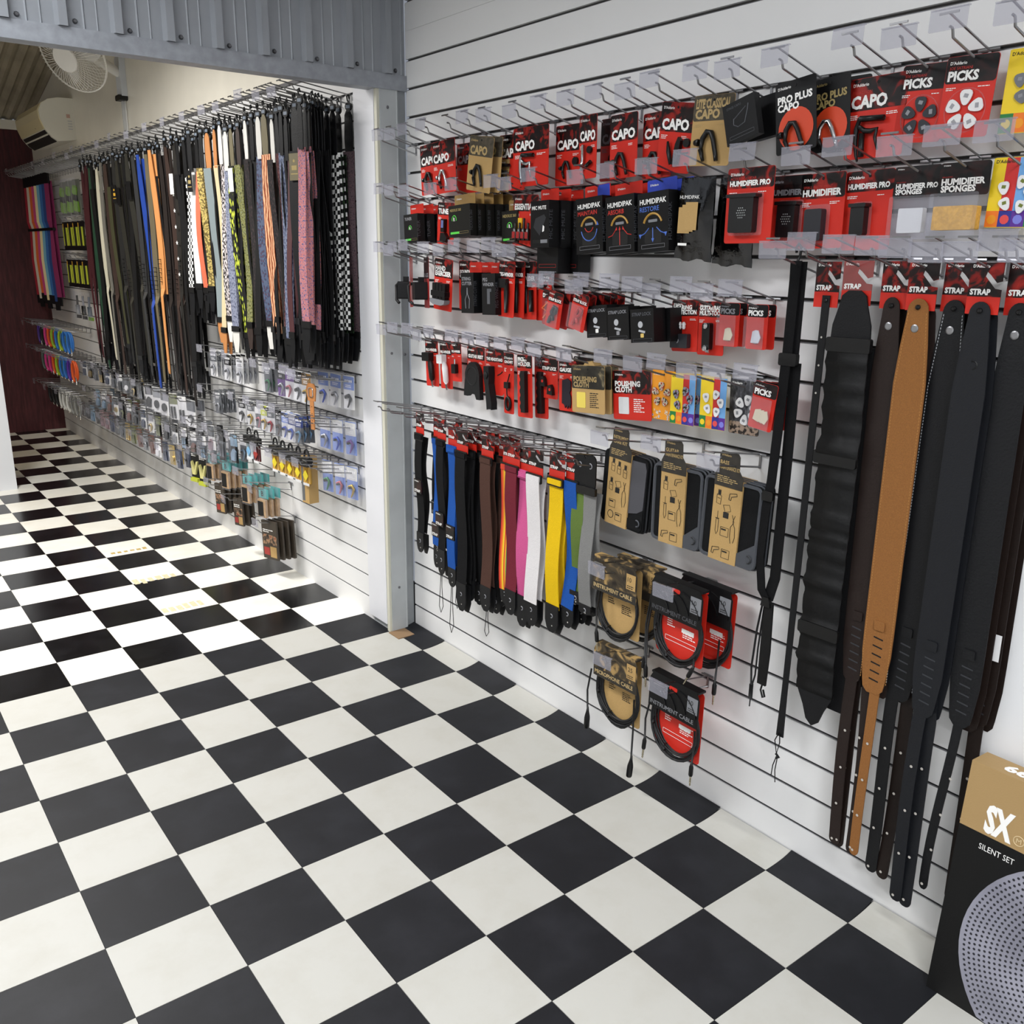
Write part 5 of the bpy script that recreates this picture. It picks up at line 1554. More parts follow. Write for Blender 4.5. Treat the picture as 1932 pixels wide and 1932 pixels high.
for k in range(2):
    web_strap(('second', 'third')[k] + ' chocolate brown strap behind the front brown one', 2.48 - 0.03 * k, 0.085 - 0.02 * k, BRN, 0.055, 0.922, 0.36 - 0.02 * k, (hF + 'the rear brown straps') if k == 0 else None, leather=0.08, wind=0.008)
web_strap('rainbow striped strap left of the burgundy one', 2.418, 0.115, rainbow(), 0.052, 0.915, 0.40, hF + 'the rainbow strap', leather=0.05, wind=-0.008)
web_strap('burgundy strap with grey buckle', 2.368, 0.13, webbing('burgundy', '#6d2230'), 0.062, 0.92, 0.375, hF + 'the burgundy strap', leather=0.08)
web_strap('bright pink webbing strap beside the white one', 2.306, 0.125, webbing('pink', '#c9588d'), 0.064, 0.912, 0.35, hF + 'the pink strap', buckle='self', leather=0.10)
web_strap('white strap with black buckle', 2.243, 0.135, webbing('white', '#dcd9da'), 0.068, 0.915, 0.378, hF + 'the white strap', leather=0.085)
web_strap('cream strap hanging behind the white one', 2.20, 0.085, webbing('cream', '#d8d0c6'), 0.05, 0.915, 0.39, leather=0.08)
web_strap('bright yellow strap with large black buckle', 2.14, 0.13, webbing('yellow', '#e0b914'), 0.066, 0.922, 0.388, hF + 'the yellow strap', leather=0.085)
web_strap('yellow strap behind the bright yellow one', 2.11, 0.09, webbing('yellow', '#e0b914'), 0.05, 0.92, 0.43, leather=0.05)
web_strap('royal blue strap with twisted lower end', 2.074, 0.12, BLU, 0.058, 0.926, 0.425, hF + 'the twisted blue strap', leather=0.07, wind=0.012)
web_strap('navy blue strap behind the twisted blue one', 2.045, 0.085, webbing('navy', '#173c78'), 0.05, 0.925, 0.44, leather=0.06)
web_strap('olive green strap with black leather top', 2.036, 0.12, webbing('olive', '#5d7337'), 0.056, 0.945, 0.52, hF + 'the olive strap', hanger=True, leather=0.03)
web_strap('grey strap with black leather top beside the kit cases', 1.978, 0.13, webbing('grey', '#7d7d7c'), 0.056, 0.95, 0.505, hF + 'the grey strap', hanger=True, leather=0.02, wind=-0.006)
for k in range(2):
    hook(3.09 + 0.07 * k, ZF, ('second', 'first')[k] + ' empty prong hook from the steel post in the strap row', 0.2, 0.035, False)

# ------------------------------------------------------------------ kit cases at 1.1 m
CASE = mat('case_fabric', '#0e0f11', 0.8, spec=0.2, bump=(500, 0.3))
CASEG = mat('case_grey', '#44474d', 0.6)
CASED = mat('case_charcoal', '#26282c', 0.6)
KDARK = mat('kit_header_print', '#2f2b25', 0.6, mottle=(40, 0.2))


def kit(label, y, lines, w, grey, sw, sx, hooklab, icons):
    t = thing('care_kit', label, 'case', frame(-0.10, y, 1.108, 0, sw))
    h0, h1 = -0.07, -0.295
    MB().prism(rrect(-w / 2, w / 2, h1, h0, 0.016), -0.055, -0.004).build('case_body', CASE, t)
    zp = MB()
    for q in (-0.016, -0.03, -0.044):
        zp.tube([(p[0], p[1], q) for p in rrect(-w / 2, w / 2, h1, h0, 0.016)], 0.0035, 5, True)
    zp.build('zip_piping', CASED if not grey else CASEG, t)
    if grey:
        MB().tube([(p[0], p[1], -0.004) for p in rrect(-w / 2 + 0.004, w / 2 - 0.004, h1 + 0.004, h0 - 0.004, 0.014)], 0.005, 6, True).build('edge_piping', CASEG, t)
    else:
        MB().prism([(sx + 0.045, h0 - 0.012), (w / 2 - 0.012, h0 - 0.01), (w / 2 - 0.004, h0 - 0.03), (w / 2 - 0.006, h0 - 0.16), (sx + 0.045, h1 + 0.05)][::-1], -0.004, -0.002).build('side_panel', mat('case_slate_panel', '#4a4a50', 0.6), t)
    MB().prism([(sx + 0.045, h1 + 0.006), (w / 2 - 0.012, h1 + 0.006), (w / 2 - 0.004, h1 + 0.016), (w / 2 - 0.004, h1 + 0.075), (sx + 0.045, h1 + 0.035)], -0.004, 0.0 if grey else -0.0015).build('corner_patch', CASEG if grey else CASE, t)
    logo_mark(t, w / 2 - 0.022, h1 + 0.03, 0.0015, 1.5, CASED if grey else CASEG)
    MB().box(sx - 0.046, sx + 0.046, h1 - 0.001, h0 + 0.001, -0.058, 0.0015).build('kraft_sleeve', KRAFT, t)
    MB().prism([(sx - 0.046, h0 - 0.02), (sx + 0.046, h0 - 0.02), (sx + 0.046, h0 + 0.012), (sx + 0.032, h0 + 0.03), (sx + 0.03, -0.004), (sx + 0.024, 0.004), (sx - 0.03, 0.004), (sx - 0.036, -0.004), (sx - 0.036, h0 + 0.03), (sx - 0.046, h0 + 0.012)], 0.0016, 0.003).build('header_flap', KDARK, t)
    mb = MB()
    for i, s in enumerate(lines):
        mb.text(s, sx - 0.032, -0.03 - 0.0135 * i, 0.0034, 0.0095, maxw=0.06 if i == 0 else 0.066, bold=0.02)
    brand(mb, sx - 0.028, -0.008, 0.005, 0.0034)
    mb.smallprint(sx - 0.038, h0 + 0.006, 0.0034, 0.07, 4, 0.005)
    mb.build('header_lettering', mat('tan_ink', '#b49a68', 0.6), t)
    mb = MB()
    z = 0.0021

    def line(pts, r=0.0007):
        mb.tube([(sx + a, h0 - b, z) for a, b in pts], r, 3)
    for a, b, kind in icons:
        if kind == 'bottle':
            line([(a - 0.008, b), (a - 0.008, b + 0.024), (a + 0.006, b + 0.026), (a + 0.007, b + 0.002), (a - 0.008, b)])
            line([(a - 0.004, b - 0.001), (a - 0.004, b - 0.014), (a + 0.004, b - 0.013), (a + 0.004, b + 0.001)])
            mb.box(sx + a - 0.004, sx + a + 0.004, h0 - b, h0 - b + 0.012, z - 0.0004, z)
            line([(a - 0.005, b + 0.009), (a + 0.004, b + 0.01)])
        elif kind == 'cloth':
            line([(a - 0.012, b), (a + 0.008, b - 0.004), (a + 0.014, b + 0.012), (a - 0.004, b + 0.018), (a - 0.012, b)])
            mb.box(sx + a - 0.01, sx + a + 0.008, h0 - b - 0.034, h0 - b - 0.018, z - 0.0004, z)
        elif kind == 'tool':
            line([(a, b), (a, b + 0.02), (a - 0.004, b + 0.024), (a - 0.004, b + 0.055), (a, b + 0.065), (a + 0.005, b + 0.055), (a + 0.005, b + 0.024), (a, b + 0.02)])
            line([(a - 0.006, b + 0.02), (a + 0.006, b + 0.02)], 0.0012)
        elif kind == 'cutter':
            line([(a + 0.004, b), (a - 0.002, b + 0.018), (a + 0.006, b + 0.034), (a + 0.008, b + 0.06), (a + 0.004, b + 0.075)], 0.0009)
            line([(a - 0.006, b), (a + 0.002, b + 0.018), (a - 0.008, b + 0.034), (a - 0.008, b + 0.06), (a - 0.004, b + 0.078)], 0.0009)
        elif kind == 'box':
            line([(a - 0.014, b), (a + 0.012, b), (a + 0.012, b + 0.024), (a - 0.014, b + 0.024), (a - 0.014, b)])
            mb.box(sx + a - 0.012, sx + a + 0.004, h0 - b - 0.008, h0 - b - 0.004, z - 0.0004, z)
        elif kind == 'clamp':
            line([(a - 0.012, b + 0.016), (a - 0.01, b), (a + 0.012, b - 0.004), (a + 0.014, b + 0.002), (a - 0.004, b + 0.008), (a - 0.006, b + 0.018), (a - 0.012, b + 0.016)], 0.001)
        elif kind == 'ring':
            mb.tube([(sx + p[0], h0 + p[1], z) for p in disc(a, -b - 0.01, 0.012, 14)], 0.0011, 3, True)
    mb.build('printed_icons', BLACKINK, t)
    hook(y - 0.004, 1.1, hooklab, 0.2, 0.03)
    return t


kit('Instrument Care Kit case in a kraft sleeve, slate side panel', 1.862, ['INSTRUMENT', 'CARE KIT'], 0.182, False, -3, -0.02, 'chrome prong hook holding the instrument care kit',
    [(-0.025, 0.035, 'bottle'), (0.0, 0.04, 'bottle'), (0.026, 0.046, 'bottle'), (-0.028, 0.095, 'bottle'), (0.0, 0.09, 'cloth'), (0.028, 0.085, 'cutter'), (-0.018, 0.148, 'box'), (-0.022, 0.185, 'ring'), (0.012, 0.185, 'box')])
I2 = [(-0.026, 0.045, 'bottle'), (0.018, 0.035, 'clamp'), (0.002, 0.07, 'cloth'), (-0.026, 0.09, 'tool'), (0.002, 0.13, 'box'), (0.028, 0.09, 'cutter'), (-0.024, 0.192, 'clamp'), (0.012, 0.19, 'box')]
kit('Guitar Maintenance Kit case in a kraft sleeve, grey edging', 1.662, ['GUITAR', 'MAINTENANCE KIT'], 0.182, True, 0.5, -0.012, 'chrome prong hook holding the guitar maintenance kit', I2)
kit('Bass Maintenance Kit case in a kraft sleeve, grey edging', 1.466, ['BASS', 'MAINTENANCE KIT'], 0.19, True, -1.5, -0.012, 'chrome prong hook holding the bass maintenance kit', I2)

# ------------------------------------------------------------------ cable packs
CAB = mat('cable_jacket', '#17181a', 0.5)


def coil(t, cx, cy, rx, ry, n, r=0.0034, m=None):
    for k in range(n):
        a = rx * (1 - 0.05 * (k % 4)) + random.uniform(-0.003, 0.003)
        b = ry * (1 - 0.055 * (k % 5)) + random.uniform(-0.003, 0.003)
        zz = -0.008 - 0.0035 * (k % 4)
        MB().tube([(cx + a * math.cos(2 * math.pi * i / 28), cy + b * math.sin(2 * math.pi * i / 28) - 0.003 * (k // 3), zz + 0.003 * math.sin(4 * math.pi * i / 28 + k)) for i in range(28)], r, 6, True).build('cable_loop', m or CAB, t, True)


def jack(t, x, y, z, ang=0):
    M = Matrix.Translation((x, y, z)) @ Matrix.Rotation(R(ang), 4, 'Z') @ Matrix.Rotation(R(90), 4, 'X')
    o = MB().lathe([(0.003, -0.008), (0.0045, 0), (0.0065, 0.006), (0.0065, 0.032), (0.005, 0.036)], 10, M).build('plug_sleeve', BLACKPL, t, True)
    MB().lathe([(0.004, 0.036), (0.003, 0.04), (0.003, 0.058), (0.002, 0.06), (0.003, 0.064), (0.001, 0.068)], 8, M).build('plug_tip', mat('nickel', '#cfc6ae', 0.25, 1.0), o, True)


def xlr(t, x, y, z, ang=0):
    M = Matrix.Translation((x, y, z)) @ Matrix.Rotation(R(ang), 4, 'Z') @ Matrix.Rotation(R(90), 4, 'X')
    MB().lathe([(0.003, -0.02), (0.005, -0.004), (0.0085, 0.012), (0.0095, 0.02), (0.0095, 0.05), (0.0085, 0.055)], 12, M).build('connector', BLACKPL, t, True)


def cable_pack(label, y, zr, kraft, lines, feet, hooklab, sw, ncoil, ends, d=0.14, ink=None):
    t = thing('cable_pack', label, 'cable', frame(-d, y, zr + 0.018, 0, sw))
    body = KRAFT if kraft else RED
    MB().prism(rrect(-0.088, 0.088, -0.235, -0.01, 0.01), -0.022, -0.0205).build('rear_card', body, t)
    coil(t, 0.0, -0.14, 0.09, 0.11, ncoil)
    top = (mat('sepia_photo', '#6a5a3c', 0.6) and ramp_mat('sepia_print', 'noise', 16, [(0.38, '#241f19'), (0.52, '#4b4132'), (0.62, '#a88a58'), (0.8, '#b8965f')], 0.6, rand=True, dist=1.5)) if kraft else BLACKCARD
    MB().prism([(-0.095, -0.108), (0.095, -0.108), (0.095, -0.02), (0.082, 0.004), (-0.082, 0.004), (-0.095, -0.02)], 0.006, 0.0075).build('header_card', top, t)
    MB().box(-0.09, 0.09, -0.002, 0.004, -0.022, 0.007).build('card_fold', top, t)
    mb = MB()
    if kraft:
        MB().prism([(-0.094, -0.107), (0.094, -0.107), (0.094, -0.08), (-0.094, -0.08)], 0.0075, 0.0078).build('title_band', KDARK, t)
    else:
        sw_ = MB()
        for q in range(4):
            sw_.tube(arc(-0.085 + 0.03 * q, -0.10, 0.06 + 0.008 * q, 80, 15, 8, 0.0074), 0.0035, 3)
        sw_.build('swirl_print', mat('swirl_ink', '#0c0c0e', 0.35), t)
        MB().prism(rrect(-0.018, 0.012, -0.028, -0.016, 0.004), 0.0075, 0.0082).build('hang_slot', RED, t)
    mb.text(lines, -0.088, -0.098, 0.0083, 0.0125, maxw=0.168, bold=0.02)
    mb.build('title_lettering', ink or (mat('tan_bright_ink', '#c7ad7a', 0.6) if kraft else mat('silver_title_ink', '#7f8084', 0.4)), t)
    lb = MB().box(0.052, 0.09, -0.066, -0.018, 0.0078, 0.0085)
    lab = lb.build('length_label', KRAFT if kraft else GREYPL, t)
    mb = MB().text(feet, 0.058, -0.042, 0.0089, 0.014, maxw=0.026)
    mb.smallprint(0.056, -0.056, 0.0089, 0.03, 2, 0.006)
    mb.build('length_lettering', BLACKINK, lab)
    mb = MB()
    mb.smallprint(-0.05, -0.125, -0.0195, 0.03, 4, 0.007)
    mb.smallprint(0.01, -0.14, -0.0195, 0.05, 5, 0.006)
    mb.build('small_print', BLACKINK if kraft else WHITEINK, t)
    if not kraft:
        mb = MB().box(0.005, 0.05, -0.15, -0.138, -0.0204, -0.0196)
        frame_line(mb, -0.055, 0.06, -0.19, -0.176, -0.0199, 0.0012)
        mb.build('plug_print', WHITEINK, t)
    mb = MB()
    for (ax, ay) in ((-0.08, -0.16), (-0.03, -0.226)):
        mb.tube([(ax + 0.006 * math.cos(a), ay + 0.01 * math.sin(a), -0.008 + 0.014 * math.cos(a * 1.0)) for a in [i * 0.6283 for i in range(10)]], 0.002, 4, True)
    mb.build('cable_tie', BLACKPL, t)
    for (x_, y0, y1, kind, ang) in ends:
        MB().tube([(x_ * 0.95, y0, 0.0), (x_ * 1.03, (y0 + y1) / 2, 0.006), (x_, y1, 0.006)], 0.0031, 6).build('cable_tail', CAB, t, True)
        (jack if kind == 'jack' else xlr)(t, x_, y1 - 0.004, 0.006, ang)
    if hooklab:
        hook(y, zr, hooklab, 0.2, 0.03)
    return t


cable_pack('kraft Instrument Cable pack with 10 foot label', 1.842, 0.7, True, 'INSTRUMENT CABLE', '10', 'chrome prong hook holding the kraft instrument cables', 0, 9, [(-0.07, -0.1, -0.24, 'jack', 8)])
cable_pack('second kraft cable pack behind the 10 foot one', 1.80, 0.7, True, '', '50', None, 0, 7, [], d=0.085)
cable_pack('front black and red Instrument Cable pack with 10 foot label', 1.592, 0.708, False, 'INSTRUMENT CABLE', '10', 'chrome prong hook holding the pair of red cable packs', -1, 8, [(-0.105, -0.06, -0.26, 'jack', -6), (-0.098, -0.06, -0.285, 'jack', 4), (0.078, -0.2, -0.222, 'jack', -25)], ink=mat('dim_title_ink', '#4c4d52', 0.4))
cable_pack('rear black and red cable pack showing its red back', 1.545, 0.708, False, '', '10', None, -1, 6, [(0.06, -0.15, -0.275, 'jack', 0)], d=0.075)
cable_pack('kraft Microphone Cable pack with 25 foot label', 1.822, 0.418, True, 'MICROPHONE CABLE', '25', 'chrome prong hook holding the microphone cable', 0.5, 11, [(-0.118, -0.1, -0.25, 'xlr', -3), (0.085, -0.13, -0.33, 'xlr', -6)])
cable_pack('lower black and red Instrument Cable pack above the floor', 1.578, 0.414, False, 'INSTRUMENT CABLE', '10', 'chrome prong hook holding the lower red cable pack', -1, 7, [(-0.1, -0.1, -0.225, 'jack', -4), (0.085, -0.12, -0.22, 'jack', 0)])

# ------------------------------------------------------------------ boxed drum pad set leaning at the right
BOXB = mat('carton_black', '#111111', 0.6, spec=0.25, bump=(200, 0.15))
BOXG = mat('carton_gold', '#a88a5c', 0.65, bump=(300, 0.2))
t = thing('mute_pad_box', 'black and gold Silent Set carton leaning at the wall end', 'box', Matrix.Translation((-0.152, 0.765, 0)) @ WB @ Matrix.Rotation(R(-4.2), 4, 'X'))
BW, BH, BD = 0.5, 0.569, 0.068
MB().box(0, BW, 0, BH * 0.735, -BD, 0).build('carton_body', BOXB, t)
MB().box(0, BW, BH * 0.735, BH, -BD, 0).build('gold_top', BOXG, t)
mb = MB().text('SX', 0.049, 0.429, 0.0006, 0.058, width=0.058, bold=0.05)
mb.build('title_lettering', WHITEINK, t)
MB().text('SILENT SET', 0.048, 0.3835, 0.0006, 0.013, width=0.073).build('set_lettering', WHITEINK, t)
mb = MB().text('M', 0.121, 0.4345, 0.0006, 0.011, align='c')
mb.tube([(p[0], p[1], 0.0004) for p in disc(0.121, 0.44, 0.0105, 20)], 0.0008, 4, True)
mb.build('size_mark', mat('pale_gold_ink', '#d8c49a', 0.5), t)
MB().text('66', 0.055, 0.018, BH + 0.0006, 0.03, width=0.05, bold=0.05, M=Matrix.Rotation(R(-90), 4, 'X')).build('top_lettering', WHITEINK, t)
PADM = ramp_mat('pad_print', 'noise', 6, [(0.3, '#7a7a86'), (0.7, '#a3a3b0')], 0.5, detail=1)
cx, cy, rr = 0.309, 0.18, 0.2625
MB().prism([p for p in disc(cx, cy, rr, 48) if True] if False else [(x_, max(0.002, min(BH * 0.72, y_))) for x_, y_ in disc(cx, cy, rr, 60)], 0.0001, 0.0004).build('pad_print', PADM, t)
mb = MB()
for ring in range(1, 24):
    rad = 0.0109 * ring
    n = max(6, int(2 * math.pi * rad / 0.0115))
    for k in range(n):
        a = 2 * math.pi * (k + 0.37 * ring) / n
        px, py = cx + rad * math.cos(a), cy + rad * math.sin(a)
        if 0.004 < px < BW - 0.005 and 0.006 < py < BH * 0.72 - 0.005:
            mb.prism(disc(px, py, 0.0031, 6), 0.0004, 0.0006)
o = mb.build('printed_holes', mat('hole_print', '#26262e', 0.5), t)
o['kind'] = 'stuff'

# ================================================================== back room: strap wall
ZS = 2.2


def uvm(key, tex, scale, stops, stretch=(1, 1, 1), **k):
    return ramp_mat('strap_' + key, tex, scale, stops, 0.75, coords='UV', stretch=stretch, **k)


ST = {
    'black': mat('strap_black', '#0b0b0d', 0.6, spec=0.3), 'blackflat': mat('strap_blackflat', '#121316', 0.7, spec=0.25, bump=(300, 0.3)),
    'maroon': mat('strap_maroon', '#4a2226', 0.6), 'wine': mat('strap_wine', '#421a20', 0.5), 'brown': mat('strap_brown', '#33231d', 0.5),
    'blackbr': mat('strap_blackbrown', '#1e1715', 0.5), 'tan': mat('strap_tan', '#c98a50', 0.55), 'khaki': mat('strap_khaki', '#5f5640', 0.6),
    'blue': mat('strap_blue', '#1c3f94', 0.5), 'charcoal': mat('strap_charcoal', '#2c2d2f', 0.55), 'cream': mat('strap_cream', '#cdbd97', 0.7),
    'grey': mat('strap_grey', '#7e8a8d', 0.6), 'coral': mat('strap_coral', '#d9684a', 0.6), 'white': mat('strap_white', '#e4e4e2', 0.5),
    'ivory': mat('strap_ivory', '#c9c4b0', 0.5), 'green': mat('strap_green', '#123a26', 0.6), 'olivedark': mat('strap_olivedark', '#3a3a22', 0.6),
    'khakiblack': mat('strap_khakiblack', '#22211a', 0.55), 'blacktag': mat('strap_blacktag', '#141414', 0.55), 'greywhite': mat('strap_greywhite', '#6c6a63', 0.6),
    'bluewhite': uvm('bluewhite', 'noise', 8, [(0.4, '#1f2c52'), (0.55, '#8d96ac'), (0.65, '#3a3150')], (1, 6, 1)),
    'redpat': uvm('redpat', 'noise', 9, [(0.42, '#191315'), (0.55, '#5d2529'), (0.68, '#8a6a66')], (1, 7, 1)),
    'blackpat': uvm('blackpat', 'noise', 9, [(0.5, '#121113'), (0.7, '#4d3a3c')], (1, 7, 1)),
    'orange_pais': uvm('orange_paisley', 'wave', 1.2, [(0.25, '#8a4428'), (0.5, '#e0976a'), (0.75, '#eab48c')], (1, 9, 1), dist=9.0),
    'blue_pais': uvm('blue_paisley', 'voronoi', 5, [(0.1, '#7d3b36'), (0.3, '#2d3550'), (0.6, '#55607a')], (1, 16, 1)),
    'olive': uvm('olive_floral', 'noise', 7, [(0.4, '#3f4428'), (0.52, '#8c8a4a'), (0.62, '#6f7b6a'), (0.72, '#a8954c')], (1, 14, 1)),
    'lime': uvm('lime_floral', 'voronoi', 3.0, [(0.2, '#d6de4a'), (0.42, '#8a9a2a'), (0.5, '#15170e')], (1.2, 13, 1)),
    'bluegrey': uvm('bluegrey_floral', 'noise', 7, [(0.4, '#50556c'), (0.55, '#9aa0b5'), (0.7, '#6d7086')], (1, 12, 1)),
    'whiteblack': uvm('whiteblack', 'noise', 6, [(0.48, '#151416'), (0.54, '#d9cfcf')], (1, 10, 1)),
    'gold': uvm('gold_honeycomb', 'voronoi', 4, [(0.15, '#8f7a3a'), (0.4, '#d9c274'), (0.6, '#6a5a2e')], (1, 30, 1)),
    'floral': uvm('pink_floral', 'noise', 8, [(0.4, '#4a4f7e'), (0.5, '#c98a86'), (0.58, '#b5544c'), (0.68, '#8f93b8')], (1, 14, 1)),
    'paisley': uvm('dark_paisley', 'noise', 9, [(0.38, '#2c2028'), (0.5, '#5b4a4e'), (0.6, '#3a2a34'), (0.7, '#7a5a58')], (1, 16, 1)),
    'checker': uvm('checker', 'checker', 1.0, [(0.0, '#0d0d0e'), (0.5, '#e8e8e6')], (4.0, 62, 1)),
    'stars': mat('strap_stars', '#16130f', 0.55), 'greenblack': uvm('greenblack', 'noise', 7, [(0.5, '#101510'), (0.65, '#2c4a2a')], (1, 10, 1)),
}
COLN = {'black': 'plain black', 'blackflat': 'wide matt black', 'maroon': 'slim maroon', 'wine': 'wine red leather', 'brown': 'dark brown leather', 'blackbr': 'brown-black leather', 'tan': 'light tan leather', 'khaki': 'khaki-edged',
        'blue': 'bright blue leather', 'charcoal': 'charcoal leather', 'cream': 'cream cotton', 'grey': 'wide grey', 'coral': 'coral orange', 'white': 'plain white', 'ivory': 'ivory leather', 'green': 'dark green', 'olivedark': 'dark olive',
        'khakiblack': 'black khaki-edged', 'blacktag': 'gold-tagged black', 'greywhite': 'grey canvas', 'bluewhite': 'blue-and-white patterned', 'redpat': 'red-flecked patterned', 'blackpat': 'black patterned', 'orange_pais': 'orange paisley',
        'blue_pais': 'navy paisley', 'olive': 'olive floral', 'lime': 'lime-flowered black', 'bluegrey': 'blue-grey floral', 'whiteblack': 'black-and-white flecked', 'gold': 'gold honeycomb', 'floral': 'pink and blue floral', 'paisley': 'dark purple paisley',
        'checker': 'black-and-white checkered', 'stars': 'white-starred black', 'greenblack': 'black with green print'}
LEATHER = {'tan', 'blue', 'wine', 'brown', 'blackbr', 'charcoal', 'ivory', 'khaki', 'khakiblack', 'blacktag', 'stars', 'green', 'greywhite'}
CLIP = None
NS = [0]
LAY = ['front', 'second', 'third', 'fourth', 'rearmost']


def far_hook(y, z, label, L=0.24, group=None, ticket=False, single=False):
    return hook(y, z, label, L, 0.03, ticket, xw(y), group, single)


def far_strap(kind, y, d, label, w=0.052, bot=1.15, top=2.165, yaw=16, endm=None, tag_=None, upper=None):
    global CLIP
    i = NS[0]
    NS[0] += 1
    t = thing('guitar_strap', label, 'strap', frame(xw(y) - d, y, top + random.uniform(-0.022, 0.012), yaw + random.uniform(-7, 9), random.uniform(-1.0, 1.0)), 'straps on the back room wall')
    if CLIP is None:
        c = MB().tube([(0.004, 0.004, 0), (0.0, 0.018, 0), (-0.008, 0.014, 0), (-0.006, 0.0, 0), (0.0, -0.01, 0)], 0.0032, 5)
        c.prism(disc(0, -0.024, 0.016, 12), -0.004, 0.004)
        c.prism([(-0.006, -0.06), (0.006, -0.06), (0.004, -0.036), (-0.004, -0.036)], -0.003, 0.003)
        CLIP = (c.mesh('hanger_clip', BLACKPL), MB().prism(rrect(-0.010, 0.010, -0.03, -0.018, 0.002), 0.004, 0.0045).mesh('clip_label', mat('clip_label_grey', '#6d7886', 0.5)))
    o = put('hanger_clip', CLIP[0], t)
    put('clip_label', CLIP[1], o)
    m = ST[kind]
    leather = kind in LEATHER
    H = top - bot
    if leather:
        z0, z1, n = -0.05, -H * 0.62, 12
        pth, ws = [], []
        for k in range(n + 1):
            v = k / n
            pth.append((0.006 * math.sin(v * 4 + i), z0 + (z1 - z0) * v, 0.01 * math.sin(v * 3 + i * 2)))
            ws.append(w * (0.55 + 0.45 * min(1, v * 5)) * (1 if v < 0.9 else 0.85))
        MB().ribbon(pth, ws, 0.004).build('strap_body', m, t, False)
        MB().ribbon([(pth[-1][0], z1, pth[-1][2]), (pth[-1][0] + 0.004, z1 - 0.04, 0.012), (0.006, z1 - (H + z1) * 0.5, 0.008), (0.0, -H + 0.02, 0.0), (-0.003, -H, -0.004)], [w * 0.85, w * 0.5, w * 0.45, w * 0.45, w * 0.3], 0.0035).build('strap_tail', endm or m, t)
        MB().ribbon([(0.012, -0.07, -0.012), (0.014, z1 * 0.6, -0.016), (0.012, z1 - 0.03, -0.012)], w * 0.95, 0.004).build('strap_back', m, t)
        mb = MB()
        for k in range(6):
            q = z1 + 0.16 - 0.024 * k
            mb.box(-0.004, 0.004, q - 0.003, q, -0.001 + pth[-2][2], 0.0135)
        if y < 6.2:
            mb.build('slots', mat('slot_dark', '#070708', 0.9), t)['kind'] = 'stuff'
        if kind == 'stars':
            mb = MB()
            for k in range(7):
                c_ = -0.22 - 0.08 * k
                s5 = [((0.011 if j % 2 == 0 else 0.0045) * math.cos(R(90 + 36 * j)), c_ + (0.011 if j % 2 == 0 else 0.0045) * math.sin(R(90 + 36 * j))) for j in range(10)]
                mb.prism(s5, 0.012, 0.0135)
            mb.build('star_print', WHITEINK, t)['kind'] = 'stuff'
    else:
        zu = -0.19
        MB().prism([(-w * 0.3, zu - 0.01), (w * 0.3, zu - 0.01), (w * 0.36, zu + 0.05), (w * 0.3, -0.055), (w * 0.12, -0.035), (-w * 0.12, -0.035), (-w * 0.3, -0.055), (-w * 0.36, zu + 0.05)], 0.001, 0.005).build('leather_top', upper or endm or LEAK, t)
        z1, n = -H + 0.12, 12
        pth = [(0.008 * math.sin(v * 3.3 + i), zu + (z1 - zu) * v, 0.006 + 0.012 * math.sin(v * 4 + i * 1.7)) for v in [k / n for k in range(n + 1)]]
        MB().ribbon(pth, w, 0.0025).build('webbing', m, t)
        MB().ribbon([(p[0] * -0.7 + 0.006, p[1] * 0.985, p[2] * 0.5 - 0.02) for p in pth], w * 0.95, 0.0025).build('rear_webbing', m, t)
        x_, y_, zz = pth[-1]
        MB().box(x_ - w / 2 - 0.003, x_ + w / 2 + 0.003, y_ - 0.012, y_ + 0.014, zz - 0.005, zz + 0.006).build('slide_buckle', BLACKPL, t)
        MB().prism([(x_ + p[0], y_ + p[1]) for p in [(-w / 2, 0), (-w * 0.48, -0.05), (-w * 0.25, -0.11), (w * 0.25, -0.11), (w * 0.48, -0.05), (w / 2, 0)]], zz - 0.002, zz + 0.002).build('leather_end', endm or LEAK, t)
        MB().prism([(x_ + 0.014 + p[0] * 0.9, y_ + p[1]) for p in [(-w / 2, 0), (-w * 0.48, -0.05), (-w * 0.25, -0.115), (w * 0.25, -0.115), (w * 0.48, -0.05), (w / 2, 0)]], zz - 0.022, zz - 0.018).build('rear_end', endm or LEAK, t)
    if tag_:
        o = MB().box(-w * 0.42, w * 0.42, -0.30, -0.2, 0.018, 0.0195).build('swing_tag', tag_[0], t)
        mb = MB()
        if tag_[1] is not None:
            mb.box(-w * 0.22, w * 0.22, -0.262, -0.245, 0.0196, 0.0198)
            mb.box(-w * 0.3, w * 0.3, -0.278, -0.274, 0.0196, 0.0198)
            mb.prism(disc(0, -0.228, 0.006, 8), 0.0196, 0.0198)
            mb.build('tag_print', tag_[1], o)
    return t


ONES = 'zeroth first second third fourth fifth sixth seventh eighth ninth tenth eleventh twelfth thirteenth fourteenth fifteenth sixteenth seventeenth eighteenth nineteenth'.split()
TENS = {2: 'twenty', 3: 'thirty', 4: 'forty'}


def ordn(n):
    if n < 20:
        return ONES[n]
    return (TENS[n // 10] + '-' + ONES[n % 10]) if n % 10 else TENS[n // 10][:-1] + 'ieth'

TAN_END = mat('end_tan', '#b97b45', 0.6)
WHITE_END = mat('end_white', '#dcdad4', 0.5)
BRN_END = mat('end_brown', '#30221d', 0.55)
